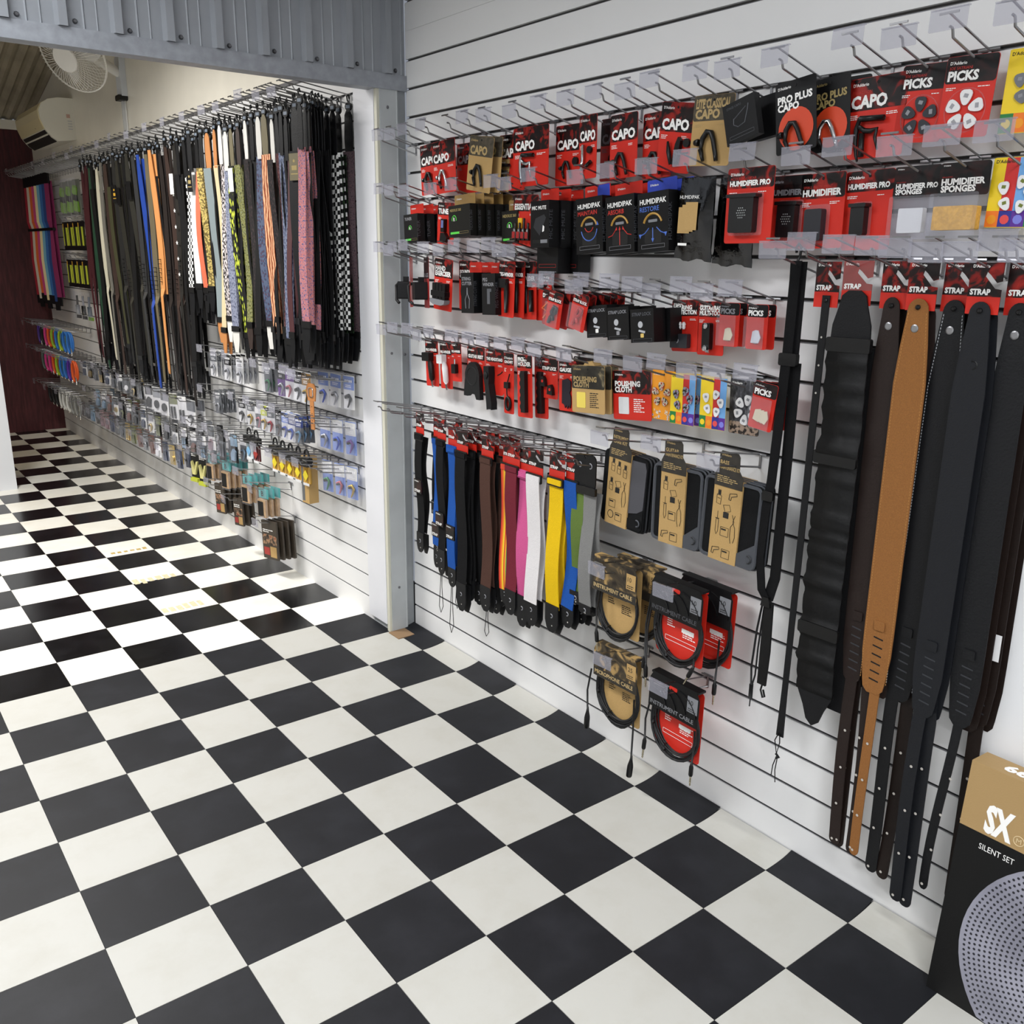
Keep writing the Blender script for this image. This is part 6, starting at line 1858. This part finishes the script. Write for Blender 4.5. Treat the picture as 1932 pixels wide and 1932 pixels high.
# first prong beside the white jamb carries a deep stack
stack = [('paisley', 0.012, 'dark purple paisley strap right beside the white jamb', 1.14), ('greenblack', 0.05, 'black strap with green print behind the dark paisley one', 1.15), ('checker', 0.075, 'black and white checkered strap, right one of the pair', 1.16),
         ('checker', 0.10, 'black and white checkered strap, left one of the pair', 1.17)]
for k in range(5):
    stack.append(('black', 0.12 + 0.013 * k, '%s black strap edge between the checkered and the pink floral straps' % ordn(k + 1), 1.13 + 0.012 * (k % 3)))
stack += [('floral', 0.19, 'pink and blue floral strap, rear one of two', 1.17), ('floral', 0.212, 'pink and blue floral strap, front one of two', 1.19)]
for kind, d, lab, bot in stack:
    far_strap(kind, 3.475 - (0.012 if kind == 'paisley' else 0), d, lab, {'paisley': 0.06, 'floral': 0.04, 'black': 0.046}.get(kind, 0.054), bot, 2.168 + 0.03 * d, {'paisley': 22, 'floral': 12, 'black': 3}.get(kind, 16))
far_hook(3.475, ZS, 'chrome prong hook beside the white jamb carrying the deep strap stack', 0.25)
seq = [(3.545, 'blackflat'), (3.63, 'maroon'), (3.676, 'bluewhite'), (3.717, 'redpat'), (3.764, 'blackpat'), (3.84, 'orange_pais'), (3.9, 'blue_pais'), (3.968, 'black'), (4.038, 'blackpat'), (4.122, 'olive'), (4.202, 'lime'), (4.266, 'bluegrey'),
       (4.331, 'whiteblack'), (4.397, 'cream'), (4.493, 'grey'), (4.577, 'gold'), (4.634, 'coral'), (4.739, 'white'), (4.815, 'checker'), (4.91, 'black'), (4.991, 'stars'), (5.099, 'brown'), (5.212, 'blackbr'), (5.346, 'tan'), (5.43, 'khaki'),
       (5.545, 'blue'), (5.653, 'charcoal'), (5.755, 'khakiblack'), (5.849, 'black'), (5.957, 'khakiblack'), (6.046, 'blacktag'), (6.148, 'olivedark'), (6.241, 'brown'), (6.337, 'greywhite'), (6.448, 'ivory'), (6.549, 'black'), (6.626, 'green'),
       (6.732, 'wine'), (6.827, 'wine')]
ends = {'grey': TAN_END, 'cream': TAN_END, 'bluegrey': WHITE_END, 'olive': BRN_END, 'lime': LEAK, 'whiteblack': WHITE_END, 'blue_pais': WHITE_END}
ups = {'grey': TAN_END, 'cream': TAN_END, 'orange_pais': mat('upper_olive', '#6a6248', 0.6), 'floral': mat('upper_olive', '#6a6248', 0.6), 'lime': mat('upper_olive', '#6a6248', 0.6), 'blackpat': WHITE_END}
WT = mat('white_tag', '#dedede', 0.6)
for n, (y, kind) in enumerate(seq):
    long_ = kind in LEATHER or y > 4.55
    bot = 1.14 + 0.03 * math.sin(n * 2.3) if not long_ else 0.87 + 0.05 * math.sin(n * 1.7)
    if kind in ('coral', 'checker', 'white', 'gold'):
        bot = 1.3
    wd = {'blackflat': 0.066, 'grey': 0.066, 'orange_pais': 0.056, 'maroon': 0.03, 'bluewhite': 0.03, 'redpat': 0.03, 'blackpat': 0.034}.get(kind, 0.041)
    tg = {'blacktag': (BLACKCARD, mat('tag_gold', '#c79a2c', 0.5)), 'stars': (WT, None), 'blackflat': (mat('tag_olive', '#6a6248', 0.6), GOLDINK), 'lime': (WT, None), 'white': (BLACKCARD, GOLDINK), 'khakiblack': (BLACKCARD, None) if n % 2 else None}.get(kind)
    who = '%s strap on the %s hook from the white jamb' % (COLN[kind], ordn(n + 2))
    far_strap(kind, y, 0.2, who, wd, bot, 2.172, 17, ends.get(kind), tg, ups.get(kind))
    for j in range(2):
        k2 = 'black' if (n + j) % 3 else ('blackbr' if n > 18 else 'black')
        gap = seq[n + 1][0] - y if n + 1 < len(seq) else 0.08
        far_strap(k2, y - 0.004 if j == 0 else y + gap * 0.52, 0.155 if j == 0 else 0.185, 'black strap %s the one on the %s hook from the jamb' % (('close behind', 'just beyond')[j], ordn(n + 2)), 0.046 if j == 0 else 0.03, bot + (0.02 if y < 4.6 else -0.06) + 0.03 * j, 2.168, 8 if j == 0 else -4)
    far_hook(y, ZS, 'prong hook carrying the ' + who, 0.25, None, n % 3 == 1)
# the far end of the top row: empty and thinly filled prongs
for k in range(26):
    y = 6.9 + 0.085 * k
    far_hook(y, ZS, '%s bare prong hook at the far end of the strap row' % ordn(k + 1), 0.25, 'bare prongs at the far end', k % 4 == 0)
# folded neck straps hanging at the far corner
for k, (col, nm) in enumerate((('#9c1f30', 'crimson'), ('#c8c0b0', 'pale grey'), ('#d0602c', 'orange'), ('#b8437a', 'rose pink'), ('#e0cfa0', 'cream'), ('#6b9fb8', 'pale blue'), ('#2f5f9c', 'mid blue'), ('#1d3a72', 'navy'), ('#7a2150', 'plum'))):
    y = 8.98 - 0.095 * k
    m = mat('corner_strap_' + nm.replace(' ', '_'), col, 0.7)
    ln = 0.9 + 0.03 * math.sin(k * 2)
    t = thing('ribbon_strap', '%s ribbon strap hanging by the maroon end wall' % nm, 'strap', frame(xw(y) - 0.12, y, 2.12, 22))
    MB().ribbon([(0, 0, 0), (0.004, -0.3, 0.012), (-0.002, -0.36, 0.0), (0.004, -0.6, 0.012), (0, -ln, 0.0)], [0.05, 0.055, 0.03, 0.055, 0.055], 0.006).build('webbing', m, t)
    MB().ribbon([(0.012, 0, -0.02), (0.012, -0.34, -0.02), (0.01, -ln, -0.02)], 0.05, 0.006).build('rear_webbing', m, t)
    MB().box(-0.03, 0.03, -0.372, -0.352, -0.012, 0.012).build('elastic_tie', BLACKPL, t)
    MB().box(-0.028, 0.028, -0.02, 0.06, -0.012, 0.004).build('header_card', BLACKCARD, t)
    MB().prism([(-0.025, -ln - 0.07), (0.025, -ln - 0.07), (0.028, -ln), (-0.028, -ln)], -0.004, 0.006).build('end_tab', LEAK, t)
# green-black accessory packs between the ribbons and the straps
LIME = mat('lime_plastic', '#6d962c', 0.4)
YEL = mat('acid_stripe', '#b9c038', 0.5)
for r_ in range(2):
    for k in range(4):
        y = 7.72 - 0.15 * k
        t = thing('clip_pack', '%s pack with yellow stripes, %s row between ribbon straps and leather straps' % (ordn(k + 1), ('upper', 'lower')[r_]), 'packet', frame(xw(y) - 0.13, y, 1.80 - 0.27 * r_, 8))
        MB().prism(rrect(-0.06, 0.06, -0.2, 0, 0.005), -0.002, 0).build('backing_card', BLACKCARD, t)
        MB().box(-0.034, -0.029, -0.17, -0.04, 0, 0.010).build('striped_rod', YEL, t)
        MB().box(0.024, 0.029, -0.17, -0.04, 0, 0.010).build('striped_rod', YEL, t)
        MB().box(-0.012, 0.004, -0.17, -0.04, 0, 0.012).build('dark_rod', mat('dark_rod', '#2c2a22', 0.4), t)
        MB().box(-0.055, -0.04, -0.12, -0.012, 0.0002, 0.001).build('header_strip', mat('pack_amber', '#b98a2c', 0.5), t)
        far_hook(y, 1.82 - 0.27 * r_, 'chrome prong hook holding the %s striped pack of the %s row' % (ordn(k + 1), ('upper', 'lower')[r_]), 0.16)
for k in range(3):
    y = 7.66 - 0.19 * k
    t = thing('clip_pack', '%s clear pack of lime and black clips under the bare prongs' % ordn(k + 1), 'packet', frame(xw(y) - 0.13, y, 2.09, 10))
    MB().prism(rrect(-0.065, 0.065, -0.26, 0, 0.005), 0.03, 0.031).build('clear_blister', FILM, t)
    MB().prism(rrect(-0.06, 0.06, -0.25, -0.01, 0.005), -0.002, 0).build('backing_card', mat('pack_grey', '#5f625c', 0.5), t)
    MB().prism([(-0.02, -0.10), (0.008, -0.115), (0.02, -0.07), (0.0, -0.05)], 0.002, 0.026).build('clip_jaw', LIME, t)
    MB().prism([(-0.02, -0.22), (0.03, -0.23), (0.025, -0.16), (-0.01, -0.15)], 0.002, 0.026).build('clip_jaw', LIME, t)
    MB().prism([(-0.04, -0.19), (0.02, -0.19), (0.0, -0.10), (-0.03, -0.10)], 0.002, 0.02).build('clip_body', BLACKPL, t)
for k in range(3):
    y = 7.6 - 0.17 * k
    t = thing('brush_pack', '%s clear hanging tool pack below the striped packs' % ordn(k + 1), 'packet', frame(xw(y) - 0.13, y, 1.30, 8))
    MB().prism(rrect(-0.05, 0.05, -0.2, 0, 0.005), 0.012, 0.0125).build('clear_blister', FILM, t)
    MB().tube([(0, -0.03, 0.004), (0, -0.1, 0.006)], 0.008, 7).build('tool_handle', (BLACKPL, GREYPL, mat('tool_slate', '#4d5660', 0.5))[k], t, True)
    MB().tube([(0, -0.1, 0.006), (0.002, -0.17, 0.006)], 0.016, 8).build('tool_body', (GREYPL, BLACKPL, mat('tool_slate', '#4d5660', 0.5))[k], t, True)
    MB().prism(rrect(-0.045, 0.045, -0.2, -0.175, 0.003), 0, 0.004).build('card_foot', LIME if k == 2 else BLACKCARD, t)

# ------------------------------------------------------------------ back room: small goods
GOODS = 'small goods on the back room wall'


def looped_lead(y, z, d, col, nm, label):
    m = mat('lead_' + nm, col, 0.45)
    t = thing('patch_lead', label, 'cable', frame(xw(y) - d, y, z, random.uniform(15, 40)), GOODS)
    for k in range(2):
        MB().tube([(0.032 * math.cos(2 * math.pi * i / 14) * (1 - 0.2 * k), -0.085 + (0.075 + 0.006 * k) * math.sin(2 * math.pi * i / 14), 0.012 * k) for i in range(14)], 0.009, 6, True).build('cable_loop', m, t, True)
    MB().tube([(0.02, -0.12, 0.016), (0.026, -0.19, 0.016)], 0.006, 6).build('plug', BRIGHT, t, True)
    MB().tube([(-0.03 + 0.006 * math.cos(i), -0.06 + 0.03 * math.sin(i), 0.012) for i in range(6)], 0.004, 4, True).build('cable_tie', BLACKPL, t)
    return t


rows = [('upper', 1.0, 8.9, 0.13, ['purple', 'black', 'pink', 'orange', 'lime', 'blue', 'lime', 'blue', 'blue']),
        ('middle', 0.78, 8.85, 0.13, ['grey', 'pink', 'pink', 'orange', 'lime', 'blue', 'blue', 'violet', 'orange']),
        ('lowest', 0.5, 8.75, 0.13, ['black', 'black', 'black', 'white', 'white', 'white', 'silver', 'silver'])]
LC = {'purple': '#4a2f86', 'black': '#151515', 'pink': '#d23a86', 'orange': '#de5a22', 'lime': '#9cba2c', 'blue': '#2f74c4', 'grey': '#56635f', 'violet': '#5a2fa0', 'white': '#d6d6d2', 'silver': '#8d8d8a'}
for nm, z, y0, st, cols in rows:
    cnt = {}
    for k, c in enumerate(cols):
        y = y0 - st * k
        cnt[c] = cnt.get(c, 0) + 1
        looped_lead(y, z - 0.02, 0.16, LC[c], c, '%s %s coiled patch lead from the maroon wall in the %s lead row' % (ordn(cnt[c]), c, nm))
        far_hook(y, z + 0.0, 'chrome prong hook holding the %s lead of the %s lead row' % (ordn(k + 1), nm), 0.28, None, k % 3 == 0)


def small_pack(y, z, d, w, h, top, body, product, pcol, label, group=GOODS, yaw=14, clear=True, marks=True, kind='packet'):
    t = thing('accessory_pack', label, kind, frame(xw(y) - d, y, z, yaw, random.uniform(-3, 3)), group)
    MB().prism(rrect(-w / 2, w / 2, -h, 0, 0.003), -0.0015, 0).build('backing_card', body, t)
    MB().prism(rrect(-w / 2 + 0.001, w / 2 - 0.001, -h * 0.42, -0.004, 0.003), 0, 0.0008).build('header_print', top, t)
    if marks:
        mb = MB()
        for q in range(4):
            mb.box(-w * 0.36 + w * 0.18 * q, -w * 0.24 + w * 0.18 * q, -h * 0.2, -h * 0.13, 0.0009, 0.0011)
        mb.smallprint(-w * 0.3, -h * 0.3, 0.001, w * 0.6, 2, 0.007)
        mb.build('lettering', WHITEINK if top not in (WHITEPL,) else BLACKINK, t)
    if product == 'capo':
        MB().tube([(-w * 0.25, -h * 0.62, 0.008), (w * 0.1, -h * 0.56, 0.008), (w * 0.28, -h * 0.66, 0.008), (w * 0.16, -h * 0.8, 0.008), (0.0, -h * 0.94, 0.008)], [0.004, 0.006, 0.006, 0.005, 0.003], 6).build('capo', pcol, t, True)
        MB().tube([(-w * 0.22, -h * 0.66, 0.008), (w * 0.12, -h * 0.62, 0.008)], 0.0055, 6).build('capo_pad', BLACKPL, t, True)
    elif product == 'block':
        MB().prism([(-w * 0.3, -h * 0.9), (w * 0.2, -h * 0.92), (w * 0.34, -h * 0.6), (0, -h * 0.5), (-w * 0.3, -h * 0.66)], 0.001, 0.012).build('item', pcol, t)
    elif product == 'rod':
        for q in range(2):
            MB().tube([(-w * 0.2 + w * 0.36 * q, -h * 0.5, 0.006), (-w * 0.2 + w * 0.36 * q, -h * 0.95, 0.006)], 0.006, 6).build('item', pcol, t, True)
    elif product == 'disc':
        MB().prism(disc(0, -h * 0.68, w * 0.3, 12), 0.001, 0.008).build('item', pcol, t)
    if clear:
        MB().prism(rrect(-w / 2, w / 2, -h, -0.01, 0.003), 0.014, 0.0144).build('clear_front', FILM, t)
    return t


STEELC = mat('brushed_silver', '#a9abae', 0.3, 0.9)
VIO = mat('violet_print', '#5b2f7a', 0.5)
NVY = mat('navy_print', '#2a3a74', 0.5)
SKY = mat('sky_print', '#7f92c8', 0.5)
GRC = mat('grey_print', '#5d6064', 0.5)
PAL = mat('pale_card', '#d9d9d8', 0.5)
GLD = mat('gold_metal', '#c7a64a', 0.3, 0.9)
REDM = mat('red_metal', '#a5222c', 0.35, 0.5)
GRNM = mat('green_metal', '#2f7a4a', 0.35, 0.4)
BLUM = mat('blue_metal', '#2648a8', 0.35, 0.4)
ROSE = mat('rose_metal', '#b4606a', 0.35, 0.4)
CHAM = mat('champagne_metal', '#c9b27a', 0.3, 0.7)
# upper small row, right of the long straps
rowA = [(4.80, 5, GRC, PAL, STEELC, 'stacked grey and blue'), (4.60, 4, BLACKCARD, PAL, STEELC, 'stacked black-topped'), (4.44, 4, WHITEPL, PAL, STEELC, 'stacked white-topped'), (4.10, 3, GRC, GRC, GRNM, 'stacked grey-green'),
        (3.95, 1, BLACKCARD, VIO, STEELC, 'violet based black-topped'), (3.86, 1, VIO, PAL, ROSE, 'violet topped'), (3.77, 1, BLACKCARD, PAL, BLACKPL, 'black-capo'), (3.69, 1, mat('amber_print', '#8a6a3a', 0.5), PAL, GLD, 'gold-capo')]
for y, n, top, body, pc, nm in rowA:
    for j in range(n):
        small_pack(y - 0.003 * j, 1.095, 0.14 - 0.024 * j, 0.062, 0.135, top, body, 'capo', pc, '%s%s capo pack in the upper small row' % (LAY[j] + ' ' if n > 1 else '', nm))
    far_hook(y, 1.1, 'chrome prong hook holding the %s capo pack in the upper small row' % nm, 0.2, None, True)
for z, top, lst in ((1.1, SKY, ((BLUM, 'steel'), (STEELC, 'pewter'), (BLACKPL, 'black'))), (0.9, PAL, ((STEELC, 'silver'), (BLUM, 'blue'), (VIO, 'purple'))), (0.7, PAL, ((GRNM, 'green'), (ROSE, 'pink'), (GLD, 'gold')))):
    nm = {1.1: 'upper', 0.9: 'middle', 0.7: 'lower'}[z]
    for j, (pc, cn) in enumerate(lst):
        y = 3.69 - 0.095 * j
        small_pack(y, z - 0.004, 0.06 - 0.012 * j, 0.075, 0.145, top, PAL if z == 1.1 else SKY, 'capo', pc, '%s capo pack beside the white jamb in the %s small row' % (cn, nm), yaw=10)
        far_hook(y, z, 'chrome prong hook holding the %s capo pack beside the jamb' % cn, 0.2, None, j == 0)
rowB = [(4.78, 4, GRC, STEELC), (4.45, 1, BLACKCARD, BLACKPL), (4.34, 1, GRC, GLD), (4.24, 1, PAL, ROSE), (4.17, 1, YEL, GLD), (4.10, 2, GRC, REDM), (4.0, 1, BLACKCARD, mat('brown_item', '#4a352c', 0.5)), (3.93, 2, SKY, BLUM), (3.86, 2, NVY, BLUM), (3.79, 3, NVY, mat('teal_item', '#5f8aa8', 0.4))]
for k, (y, n, top, pc) in enumerate(rowB):
    for j in range(n):
        small_pack(y - 0.003 * j, 0.89, 0.14 - 0.024 * j, 0.06, 0.125, top, PAL if k % 3 else GRC, 'capo', pc, '%scapo pack of the %s hook in the middle small row' % (LAY[j] + ' ' if n > 1 else '', ordn(k + 1)))
    far_hook(y, 0.9, 'chrome prong hook holding the %s pack of the middle small row' % ordn(k + 1), 0.22, None, k % 2 == 0)
# tan leather belt strap with buckle
t = thing('leather_sling', 'tan leather buckle strap hanging in front of the capo packs', 'strap', frame(xw(3.6) - 0.16, 3.6, 1.06, 10))
MB().prism([(-0.03, -0.05), (-0.026, -0.075), (0.026, -0.075), (0.03, -0.05), (0.034, -0.02), (0.02, 0.0), (-0.02, 0.0), (-0.034, -0.02)], 0, 0.005).build('shaped_pad', TAN_END, t)
MB().box(-0.013, 0.013, -0.2, -0.07, 0, 0.004).build('tongue', TAN_END, t)
MB().tube([(p[0], p[1], 0.007) for p in rrect(-0.015, 0.015, -0.058, -0.018, 0.008)], 0.002, 5, True).build('buckle', BRIGHT, t)
mb = MB()
for q in (-0.1, -0.13, -0.16):
    mb.prism(disc(0, q, 0.0025, 6), 0.004, 0.0044)
mb.build('holes', mat('slot_dark', '#070708', 0.9), t)
MB().tube([(-0.03, -0.02, 0), (-0.045, -0.1, 0), (-0.04, -0.18, 0)], 0.003, 5).build('lace', BLACKPL, t)
far_hook(3.6, 1.1, 'chrome prong hook holding the tan buckle strap', 0.24, None, True)
# yellow bottle kits with black caps
YLAB = mat('diamond_yellow', '#e4cf2a', 0.5)
AMB = mat('amber_tube', '#b98e35', 0.3)
for k in range(7):
    y = 4.28 - 0.085 * k if k > 1 else 4.43 - 0.09 * k
    red_ = k < 2
    t = thing('bottle_pack', ('clear bottle pack with blue label' if k == 0 else 'dark red bottle pack' if k == 1 else '%s yellow bottle pack with black cap' % ordn(k - 1)) + ' above the paper packs', 'packet', frame(xw(y) - 0.12, y, 0.70, 8), GOODS)
    MB().prism(rrect(-0.034, 0.034, -0.04, 0.0, 0.008), -0.01, 0.018).build('cap', BLACKPL, t)
    MB().tube([(-0.02, 0.0, 0.0), (-0.012, 0.03, 0.0), (0.0, 0.036, 0.0), (0.012, 0.03, 0.0), (0.02, 0.0, 0.0)], 0.005, 5).build('cap_loop', BLACKPL, t, True)
    for q in range(3):
        MB().tube([(-0.02 + 0.02 * q, -0.04, 0.0), (-0.02 + 0.02 * q, -0.12, 0.0)], 0.0085, 7).build('tube', (mat('pale_tube', '#b9c4c9', 0.3), mat('wine_tube', '#4d1519', 0.3), AMB)[min(k, 2)], t, True)
    MB().prism([(-0.022, -0.082), (0.0, -0.108), (0.022, -0.082), (0.0, -0.056)], 0.010, 0.011).build('diamond_label', (mat('ice_label', '#7fb4dd', 0.5), mat('rust_label', '#a3322c', 0.5), YLAB)[min(k, 2)], t)
    MB().box(-0.024, 0.024, -0.13, -0.118, 0.008, 0.009).build('foot_label', WHITEPL, t)
    far_hook(y, 0.7, 'chrome prong hook holding the %s bottle pack' % ordn(k + 1), 0.22, None, k % 2 == 0)
t = thing('long_carton', 'tall slim kraft carton hanging below the bottle packs', 'box', frame(xw(3.8) - 0.10, 3.8, 0.70, 6))
MB().box(-0.03, 0.03, -0.22, 0, -0.03, 0.02).build('carton', KRAFT, t)
MB().box(-0.028, -0.006, -0.21, -0.01, 0.0202, 0.0208).build('printed_strip', GRC, t)
MB().box(-0.026, -0.008, -0.05, -0.03, 0.0209, 0.0214).build('red_mark', REDINK, t)
far_hook(3.8, 0.7, 'chrome prong hook holding the slim kraft carton', 0.22)
# humidity paper packs, teal headed
TEAL = mat('teal_print', '#4f9e9c', 0.5)
PAPER = mat('tan_paper', '#b99a78', 0.8, mottle=(60, 0.1))
for k, (y, n, z) in enumerate(((4.92, 4, 0.52), (4.70, 4, 0.52), (4.42, 4, 0.50), (4.22, 3, 0.47))):
    for j in range(n):
        t = thing('paper_pack', '%s teal-headed pack of tan paper in the %s stack' % (LAY[j], ordn(k + 1)), 'packet', frame(xw(y) - 0.15 + 0.03 * j, y - 0.004 * j, z, 12), GOODS)
        MB().prism(rrect(-0.042, 0.042, -0.16, 0, 0.003), 0.012, 0.0125).build('clear_bag', FILM, t)
        MB().box(-0.04, 0.04, -0.055, -0.004, 0, 0.001).build('teal_header', TEAL, t)
        MB().box(-0.036, 0.03, -0.15, -0.06, 0.0, 0.014).build('paper_sachets', PAPER, t)
        if j == 0:
            MB().box(-0.034, 0.012, -0.145, -0.07, 0.0142, 0.0148).build('dark_label', BLACKCARD, t)
            MB().text('B', -0.02, -0.045, 0.0014, 0.026, bold=0.03).build('size_letter', BLACKINK, t)
    far_hook(y, z + 0.006, 'chrome prong hook holding the %s stack of teal-headed paper packs' % ordn(k + 1), 0.2, None, True)
# dark photo pouches near the floor
DPH = ramp_mat('food_photo', 'noise', 40, [(0.35, '#1d1713'), (0.5, '#5a4a3c'), (0.6, '#b08a6a'), (0.7, '#7a2c1e')], 0.5, rand=True)
for k, (y, n, z, w, h) in enumerate(((4.86, 4, 0.36, 0.085, 0.17), (4.60, 3, 0.33, 0.08, 0.15), (4.20, 4, 0.30, 0.12, 0.2))):
    for j in range(n):
        t = thing('photo_pouch', '%s dark brown photo pouch in the %s stack near the floor' % (LAY[j], ordn(k + 1)), 'pouch', frame(xw(y) - 0.14 + 0.028 * j, y - 0.004 * j, z, 14, 2), GOODS)
        MB().prism(rrect(-w / 2, w / 2, -h, 0, 0.004), -0.006, 0.004).build('pouch', mat('pouch_umber', '#3b332a', 0.5), t)
        if j == 0:
            MB().box(-w * 0.46, w * 0.46, -h * 0.62, -h * 0.36, 0.0042, 0.0048).build('photo_band', DPH, t)
            MB().box(0.0, w * 0.42, -h * 0.94, -h * 0.66, 0.0042, 0.0048).build('paper_label', KRAFT, t)
            MB().box(-w * 0.42, -w * 0.04, -h * 0.9, -h * 0.7, 0.0042, 0.0048).build('red_label', mat('rust_label', '#a3322c', 0.5), t)
            MB().smallprint(-w * 0.42, -h * 0.25, 0.0046, w * 0.7, 2, 0.01).build('lettering', WHITEINK, t)
    far_hook(y, z + 0.006, 'chrome prong hook holding the %s stack of photo pouches' % ordn(k + 1), 0.2, None, True)
# yellow plastic stands beside them
for k in range(2):
    y = 5.18 - 0.13 * k
    t = thing('stand_pack', ('first', 'second')[k] + ' black card with yellow folding stand near the floor', 'packet', frame(xw(y) - 0.15, y, 0.50, 14), GOODS)
    MB().prism(rrect(-0.055, 0.055, -0.17, 0, 0.004), -0.001, 0).build('backing_card', BLACKCARD, t)
    MB().prism([(-0.03, -0.15), (0.0, -0.15), (0.03, -0.07), (0.015, -0.07), (-0.005, -0.12), (-0.03, -0.07), (-0.04, -0.08)], 0.001, 0.012).build('stand', mat('pale_yellow_plastic', '#d8d28a', 0.4), t)
    MB().box(-0.04, 0.03, -0.19, -0.17, 0.0, 0.02).build('stand_foot', YEL, t)
    MB().smallprint(-0.045, -0.025, 0.0008, 0.08, 3, 0.009).build('lettering', WHITEINK, t)
    far_hook(y, 0.506, 'chrome prong hook holding the %s yellow stand' % ('first', 'second')[k], 0.22, None, True)
# general runs of small bagged parts
pal = [STEELC, BLACKPL, GRC, mat('faded_pink', '#8f7478', 0.5), mat('faded_blue', '#7f97ab', 0.5), mat('olive_item', '#6f7350', 0.5), CHAM, mat('brick_item', '#6b4a40', 0.5), WHITEPL, mat('dusk_item', '#41485a', 0.5)]
paln = ['silver', 'black', 'grey', 'dusty pink', 'pale blue', 'olive', 'champagne', 'brick red', 'white', 'slate blue']
runs = [('mid run', 0.80, 7.45, 5.02, 0.155, 0.115, 2), ('second run', 0.62, 7.15, 4.75, 0.155, 0.13, 3), ('third run', 0.70, 5.0, 4.5, 0.16, 0.15, 2), ('floor run', 0.47, 7.62, 5.3, 0.13, 0.12, 2)]
for nm, z, ya, yb, st, h, n in runs:
    k = 0
    y = ya
    while y > yb:
        c = random.randrange(len(pal))
        big = nm == 'mid run' and y < 6.0
        for j in range(n):
            body = (PAL if (big or c % 3 == 0) else GRC) if random.random() < 0.7 else BLACKCARD
            small_pack(y - 0.004 * j, z - 0.006, 0.17 - 0.05 * j, 0.06 if not big else 0.085, h * (1.35 if big else 1.0), (BLACKCARD, PAL, GRC, pal[c])[random.randrange(4)] if nm != 'floor run' else pal[c], body if nm != 'floor run' else pal[c], random.choice(['block', 'rod', 'disc', 'capo']), pal[c] if not big else BLACKPL,
                       '%s %s parts bag on the %s hook of the %s' % (paln[c], ('front', 'middle', 'rear')[j], ordn(k + 1), {'mid run': 'upper bag row', 'second run': 'second bag row', 'third run': 'short bag row', 'floor run': 'lowest bag row'}[nm]), marks=False)
        far_hook(y, z, 'chrome prong hook holding the %s parts bags of the %s' % (ordn(k + 1), {'mid run': 'upper bag row', 'second run': 'second bag row', 'third run': 'short bag row', 'floor run': 'lowest bag row'}[nm]), 0.25, None, k % 2 == 0)
        y -= st
        k += 1
